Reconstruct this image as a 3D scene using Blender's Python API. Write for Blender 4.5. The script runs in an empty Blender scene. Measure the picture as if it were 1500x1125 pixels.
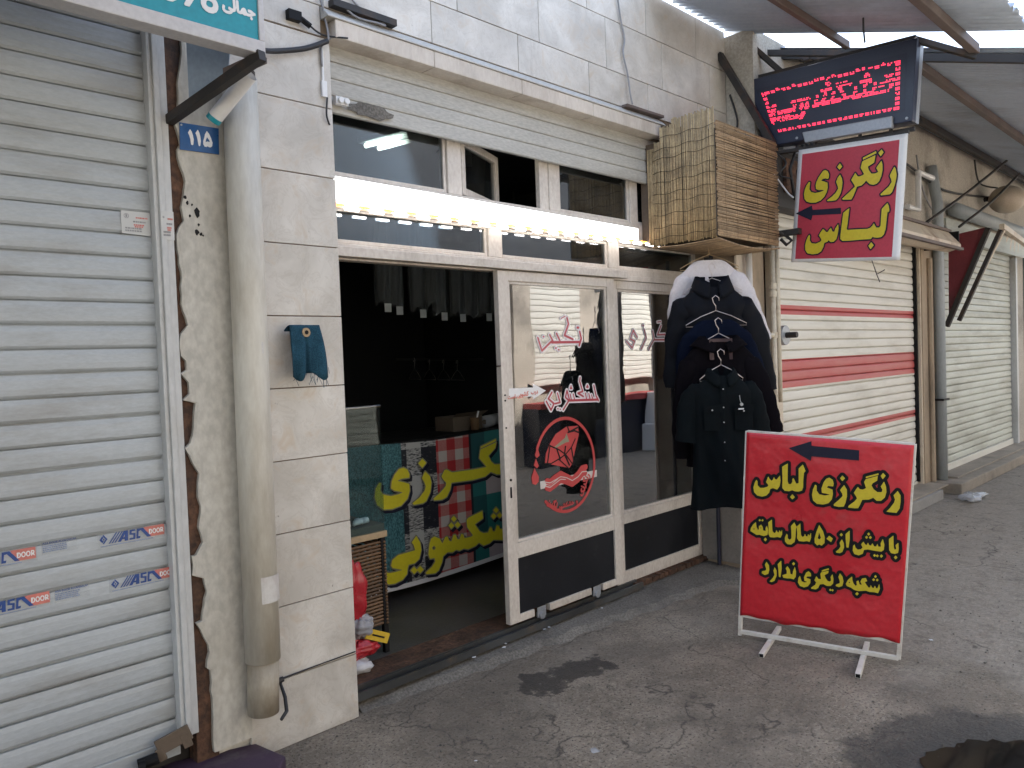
import bpy, bmesh, math, random
from mathutils import Vector, Matrix
random.seed(7)
R = math.radians
scene = bpy.context.scene
col = scene.collection
# ---------------------------------------------------------------- camera
PITCH, ROLL, F = R(1.9), R(2.1), 1130.0
AX = math.atan2(1138.0, F)
fw = Vector((math.cos(AX)*math.cos(PITCH), math.sin(AX)*math.cos(PITCH), -math.sin(PITCH)))
rt = fw.cross(Vector((0, 0, 1))).normalized()
up = rt.cross(fw)
c_, s_ = math.cos(ROLL), math.sin(ROLL)
rt, up = c_*rt - s_*up, s_*rt + c_*up
cam = bpy.data.cameras.new('camera')
cam.sensor_fit = 'HORIZONTAL'; cam.sensor_width = 36.0; cam.lens = F/1500*36
cam.clip_start = 0.05; cam.clip_end = 500
cam_o = bpy.data.objects.new('camera', cam); col.objects.link(cam_o)
cam_o.matrix_world = Matrix(((rt.x, up.x, -fw.x, 0), (rt.y, up.y, -fw.y, -2.975), (rt.z, up.z, -fw.z, 1.6), (0, 0, 0, 1)))
scene.camera = cam_o
# ---------------------------------------------------------------- light
SUN_EL, SUN_AZ = R(44), R(8)          # the sun stands behind the shop row; this side of the street is in shade
world = bpy.data.worlds.new('World'); scene.world = world; world.use_nodes = True
nt = world.node_tree; bg = nt.nodes['Background']
sky = nt.nodes.new('ShaderNodeTexSky'); sky.sky_type = 'NISHITA'; sky.sun_disc = False
sky.sun_elevation = SUN_EL; sky.sun_rotation = SUN_AZ; sky.dust_density = 1.5
hs_ = nt.nodes.new('ShaderNodeHueSaturation'); hs_.inputs['Saturation'].default_value = 0.7      # a milky, hazy sky
nt.links.new(sky.outputs[0], hs_.inputs['Color']); nt.links.new(hs_.outputs[0], bg.inputs[0]); bg.inputs[1].default_value = 0.15
sun = bpy.data.lights.new('sun', 'SUN'); sun.energy = 3.2; sun.angle = R(0.6); sun.color = (1.0, 0.95, 0.88)
sun_o = bpy.data.objects.new('sun', sun); col.objects.link(sun_o)
sd = Vector((math.sin(SUN_AZ)*math.cos(SUN_EL), math.cos(SUN_AZ)*math.cos(SUN_EL), math.sin(SUN_EL)))
sun_o.rotation_euler = (-sd).to_track_quat('-Z', 'Y').to_euler(); sun_o.location = (0, 8, 14)
vs = scene.view_settings; vs.view_transform = 'Standard'; vs.look = 'None'; vs.gamma = 1.0; vs.exposure = 2.2
scene.cycles.use_denoising = True
scene.cycles.max_bounces = 8; scene.cycles.transparent_max_bounces = 16
scene.cycles.caustics_reflective = False; scene.cycles.caustics_refractive = False
scene.cycles.sample_clamp_indirect = 6.0

# ---------------------------------------------------------------- materials
def new_mat(name):
    m = bpy.data.materials.new(name); m.use_nodes = True
    t = m.node_tree; return m, t, t.nodes['Principled BSDF']
def N(t, typ, **kw):
    n = t.nodes.new(typ)
    for k, v in kw.items(): setattr(n, k, v)
    return n
def ramp(t, src, stops):
    r = N(t, 'ShaderNodeValToRGB'); el = r.color_ramp.elements
    while len(el) < len(stops): el.new(0.5)
    for e, (p, c) in zip(el, stops):
        e.position = p; e.color = (c, c, c, 1) if not hasattr(c, '__len__') else (*c[:3], 1)
    t.links.new(src, r.inputs[0]); return r.outputs[0]
def mix(t, fac, a, b, mode='MIX'):
    n = N(t, 'ShaderNodeMix', data_type='RGBA', blend_type=mode)
    def put(sock, v):
        if hasattr(v, 'links') or isinstance(v, bpy.types.NodeSocket): t.links.new(v, sock)
        elif hasattr(v, '__len__'): sock.default_value = (*v[:3], 1)
        else: sock.default_value = v
    put(n.inputs[0], fac); put(n.inputs[6], a); put(n.inputs[7], b)
    return n.outputs[2]
def math_n(t, op, a, b=None, c=None):
    n = N(t, 'ShaderNodeMath', operation=op)
    for i, v in enumerate((a, b, c)):
        if v is None: continue
        if isinstance(v, bpy.types.NodeSocket): t.links.new(v, n.inputs[i])
        else: n.inputs[i].default_value = v
    return n.outputs[0]
def pos(t): return N(t, 'ShaderNodeNewGeometry').outputs['Position']
def mapped(t, vec, scale=(1, 1, 1), loc=(0, 0, 0), rot=(0, 0, 0)):
    m = N(t, 'ShaderNodeMapping'); t.links.new(vec, m.inputs[0])
    m.inputs[1].default_value = loc; m.inputs[2].default_value = rot; m.inputs[3].default_value = scale
    return m.outputs[0]
def noise(t, vec, scale, detail=4, rough=0.55, dist=0.0):
    n = N(t, 'ShaderNodeTexNoise'); t.links.new(vec, n.inputs['Vector'])
    n.inputs['Scale'].default_value = scale; n.inputs['Detail'].default_value = detail
    n.inputs['Roughness'].default_value = rough; n.inputs['Distortion'].default_value = dist
    return n.outputs[0]
def bump(t, b, h, dist=0.01, strength=1.0):
    n = N(t, 'ShaderNodeBump'); n.inputs['Distance'].default_value = dist; n.inputs['Strength'].default_value = strength
    t.links.new(h, n.inputs['Height']); t.links.new(n.outputs[0], b.inputs['Normal'])
def mul(c, k): return tuple(max(0, min(1, v*k)) for v in c[:3])

def pm(name, c, rough=0.6, metal=0.0, var=0.12, vs=3.0, grain=0.06, gs=60.0, bmp=0.0, bs=80.0,
       dirt=None, dirt_amt=0.5, dirt_scale=1.7, dirt_pos=(0.52, 0.72), stretch=(1, 1, 1), spec=0.5, island=0.0):
    """a general worn surface: large tone variation, fine grain, dirt patches of their own shape, a fine bump"""
    m, t, b = new_mat(name)
    p = mapped(t, pos(t), stretch)
    n1 = noise(t, p, vs, 5)
    col_ = mix(t, ramp(t, n1, [(0.3, 0.0), (0.7, 1.0)]), mul(c, 1-var), mul(c, 1+var))
    n2 = noise(t, p, gs, 3)
    col_ = mix(t, grain, col_, ramp(t, n2, [(0.35, 0.0), (0.65, 1.0)]), 'OVERLAY')
    if island:
        ri = N(t, 'ShaderNodeNewGeometry').outputs['Random Per Island']
        col_ = mix(t, 1.0, col_, ramp(t, ri, [(0, 1-island), (1, 1.0)]), 'MULTIPLY')
    if dirt is not None:
        n3 = noise(t, mapped(t, pos(t), stretch, (3.1, 1.7, 5.3)), dirt_scale, 8, 0.65)
        f = math_n(t, 'MULTIPLY', ramp(t, n3, [(dirt_pos[0], 0.0), (dirt_pos[1], 1.0)]), dirt_amt)
        col_ = mix(t, f, col_, dirt)
    t.links.new(col_, b.inputs['Base Color'])
    rr = ramp(t, n1, [(0.3, max(0.02, rough-0.08)), (0.7, min(1, rough+0.08))])
    t.links.new(rr, b.inputs['Roughness'])
    b.inputs['Metallic'].default_value = metal
    b.inputs['Specular IOR Level'].default_value = spec
    if bmp: bump(t, b, noise(t, p, bs, 4), bmp)
    return m
def emit(name, c, s):
    m, t, b = new_mat(name)
    b.inputs['Base Color'].default_value = (*c, 1); b.inputs['Emission Color'].default_value = (*c, 1)
    b.inputs['Emission Strength'].default_value = s; b.inputs['Roughness'].default_value = 0.4
    return m
def glass(name, tint=(0.82, 0.88, 0.87), refl=1.0, dirt=0.05):
    m = bpy.data.materials.new(name); m.use_nodes = True; t = m.node_tree
    t.nodes.remove(t.nodes['Principled BSDF']); out = t.nodes['Material Output']
    tr = N(t, 'ShaderNodeBsdfTransparent'); tr.inputs[0].default_value = (*tint, 1)
    gl = N(t, 'ShaderNodeBsdfGlossy'); gl.inputs['Roughness'].default_value = 0.015; gl.inputs[0].default_value = (1, 1, 1, 1)
    fr = N(t, 'ShaderNodeFresnel'); fr.inputs[0].default_value = 1.52
    f2 = math_n(t, 'MULTIPLY', fr.outputs[0], 1.75*refl)
    bp = N(t, 'ShaderNodeBump'); bp.inputs['Distance'].default_value = 0.0012
    t.links.new(noise(t, pos(t), 2.6, 1), bp.inputs['Height']); t.links.new(bp.outputs[0], gl.inputs['Normal'])
    mx = N(t, 'ShaderNodeMixShader'); t.links.new(f2, mx.inputs[0]); t.links.new(tr.outputs[0], mx.inputs[1]); t.links.new(gl.outputs[0], mx.inputs[2])
    df = N(t, 'ShaderNodeBsdfDiffuse'); df.inputs[0].default_value = (0.5, 0.49, 0.46, 1)
    m2 = N(t, 'ShaderNodeMixShader')
    dn = math_n(t, 'MULTIPLY', ramp(t, noise(t, mapped(t, pos(t), (1, 1, 2.5)), 3.0, 7, 0.7), [(0.45, 0.15), (0.75, 1.0)]), dirt)
    t.links.new(dn, m2.inputs[0]); t.links.new(mx.outputs[0], m2.inputs[1]); t.links.new(df.outputs[0], m2.inputs[2])
    t.links.new(m2.outputs[0], out.inputs[0])
    return m
def film(name, c, alpha, rough=0.25):
    m, t, b = new_mat(name)
    b.inputs['Base Color'].default_value = (*c, 1); b.inputs['Alpha'].default_value = alpha; b.inputs['Roughness'].default_value = rough
    return m

# ---------------------------------------------------------------- mesh helpers
class MB:
    """collects geometry in world coordinates and links it as ONE mesh object"""
    def __init__(s): s.v = []; s.f = []
    def add(s, vs, fs):
        o = len(s.v); s.v += [tuple(v) for v in vs]; s.f += [tuple(i+o for i in f) for f in fs]; return s
    def box(s, x0, x1, y0, y1, z0, z1):
        return s.add([(x, y, z) for z in (z0, z1) for y in (y0, y1) for x in (x0, x1)],
                     [(0, 2, 3, 1), (4, 5, 7, 6), (0, 1, 5, 4), (2, 6, 7, 3), (0, 4, 6, 2), (1, 3, 7, 5)])
    def obox(s, a, b, w, h, upv=(0, 0, 1)):
        """a bar of section w x h from a to b"""
        a, b = Vector(a), Vector(b); d = (b-a).normalized(); u = Vector(upv)
        if abs(d.dot(u)) > 0.99: u = Vector((0, 1, 0))
        r = d.cross(u).normalized(); u = r.cross(d)
        vs = [p + r*sx*w/2 + u*sy*h/2 for p in (a, b) for sx, sy in ((-1, -1), (1, -1), (1, 1), (-1, 1))]
        return s.add(vs, [(3, 2, 1, 0), (4, 5, 6, 7), (0, 1, 5, 4), (1, 2, 6, 5), (2, 3, 7, 6), (3, 0, 4, 7)])
    def tube(s, pts, r, n=8, caps=True):
        pts = [Vector(p) for p in pts]; rs = r if hasattr(r, '__len__') else [r]*len(pts)
        rings = []; u = None
        for i, p in enumerate(pts):
            d = (pts[min(i+1, len(pts)-1)] - pts[max(i-1, 0)]).normalized()
            if u is None:
                u = Vector((0, 0, 1)) if abs(d.z) < 0.9 else Vector((1, 0, 0))
            r_ = d.cross(u).normalized(); u = r_.cross(d).normalized()
            rings.append([p + (r_*math.cos(2*math.pi*k/n) + u*math.sin(2*math.pi*k/n))*rs[i] for k in range(n)])
        vs = [v for q in rings for v in q]; fs = []
        for i in range(len(rings)-1):
            for k in range(n):
                a = i*n+k; b = i*n+(k+1) % n; fs.append((a, b, b+n, a+n))
        if caps: fs += [tuple(range(n-1, -1, -1)), tuple(range((len(rings)-1)*n, len(rings)*n))]
        return s.add(vs, fs)
    def extr(s, prof, a, b):
        """profile (list of (u, w) = y,z offsets) swept along X from a to b; open profile"""
        n = len(prof)
        vs = [(a, y, z) for y, z in prof] + [(b, y, z) for y, z in prof]
        return s.add(vs, [(i, i+1, n+i+1, n+i) for i in range(n-1)])
    def prism(s, poly, fn, t0, t1):
        """2D polygon through fn(u, v, t) with thickness t0..t1"""
        n = len(poly)
        vs = [fn(u, v, t0) for u, v in poly] + [fn(u, v, t1) for u, v in poly]
        fs = [tuple(range(n)), tuple(range(2*n-1, n-1, -1))] + [(i, n+i, n+(i+1) % n, (i+1) % n) for i in range(n)]
        return s.add(vs, fs)
    def grid(s, fn, nu, nv):
        vs = [fn(i/nu, j/nv) for j in range(nv+1) for i in range(nu+1)]
        return s.add(vs, [(j*(nu+1)+i, j*(nu+1)+i+1, (j+1)*(nu+1)+i+1, (j+1)*(nu+1)+i) for j in range(nv) for i in range(nu)])
    def build(s, name, m, parent=None, smooth=False, bevel=0.0, at=None):
        me = bpy.data.meshes.new(name)
        off = Vector(at) if at is not None else (root_loc(parent) if parent else Vector((0, 0, 0)))
        me.from_pydata([tuple(Vector(v)-off) for v in s.v], [], s.f); me.validate(); me.update()
        bm = bmesh.new(); bm.from_mesh(me); bmesh.ops.recalc_face_normals(bm, faces=bm.faces); bm.to_mesh(me); bm.free()
        me.materials.append(m)
        if smooth:
            me.polygons.foreach_set('use_smooth', [True]*len(me.polygons))
        o = bpy.data.objects.new(name, me); col.objects.link(o)
        if parent: o.parent = parent
        elif at is not None: o.location = off
        if bevel:
            b = o.modifiers.new('bevel', 'BEVEL'); b.width = bevel; b.segments = 2; b.limit_method = 'ANGLE'
        return o
def root_loc(o):
    v = Vector((0, 0, 0))
    while o: v += o.location; o = o.parent
    return v
def tag(o, label=None, cat=None, group=None, kind=None):
    if label: o['label'] = label
    if cat: o['category'] = cat
    if group: o['group'] = group
    if kind: o['kind'] = kind
    return o
def thing(name, loc, label, cat, group=None):
    o = bpy.data.objects.new(name, None); o.empty_display_size = 0.1; col.objects.link(o); o.location = loc
    return tag(o, label, cat, group)
def copy_tree(o, parent=None):
    c = o.copy(); col.objects.link(c); c.parent = parent
    for ch in [x for x in col.objects if x.parent == o]: copy_tree(ch, c)
    return c
def flat(loops, k, name, m, parent, fn, thick=0.0):
    """outline loops (flat integer lists, scaled by k) filled with their holes and laid through fn(u, v)"""
    c = bpy.data.curves.new('tmp', 'CURVE'); c.dimensions = '2D'; c.fill_mode = 'BOTH'
    for l in loops:
        n = len(l)//2; sp = c.splines.new('POLY'); sp.points.add(n-1)
        for i in range(n): sp.points[i].co = (l[2*i]*k, l[2*i+1]*k, 0, 1)
        sp.use_cyclic_u = True
    o = bpy.data.objects.new('tmp', c); col.objects.link(o); bpy.context.view_layer.update()
    me = bpy.data.meshes.new_from_object(o.evaluated_get(bpy.context.evaluated_depsgraph_get()))
    b = MB(); b.add([fn(v.co.x, v.co.y) for v in me.vertices], [tuple(p.vertices) for p in me.polygons])
    bpy.data.objects.remove(o); bpy.data.curves.remove(c); bpy.data.meshes.remove(me)
    return b.build(name, m, parent)
def join_flat(items, name, m, parent):
    """several outline sets as one lettering mesh"""
    b = MB()
    for loops, k, fn in items:
        o = flat(loops, k, 'tmp', m, None, fn)
        b.add([tuple(v.co) for v in o.data.vertices], [tuple(p.vertices) for p in o.data.polygons]); bpy.data.objects.remove(o)
    return b.build(name, m, parent)
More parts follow.
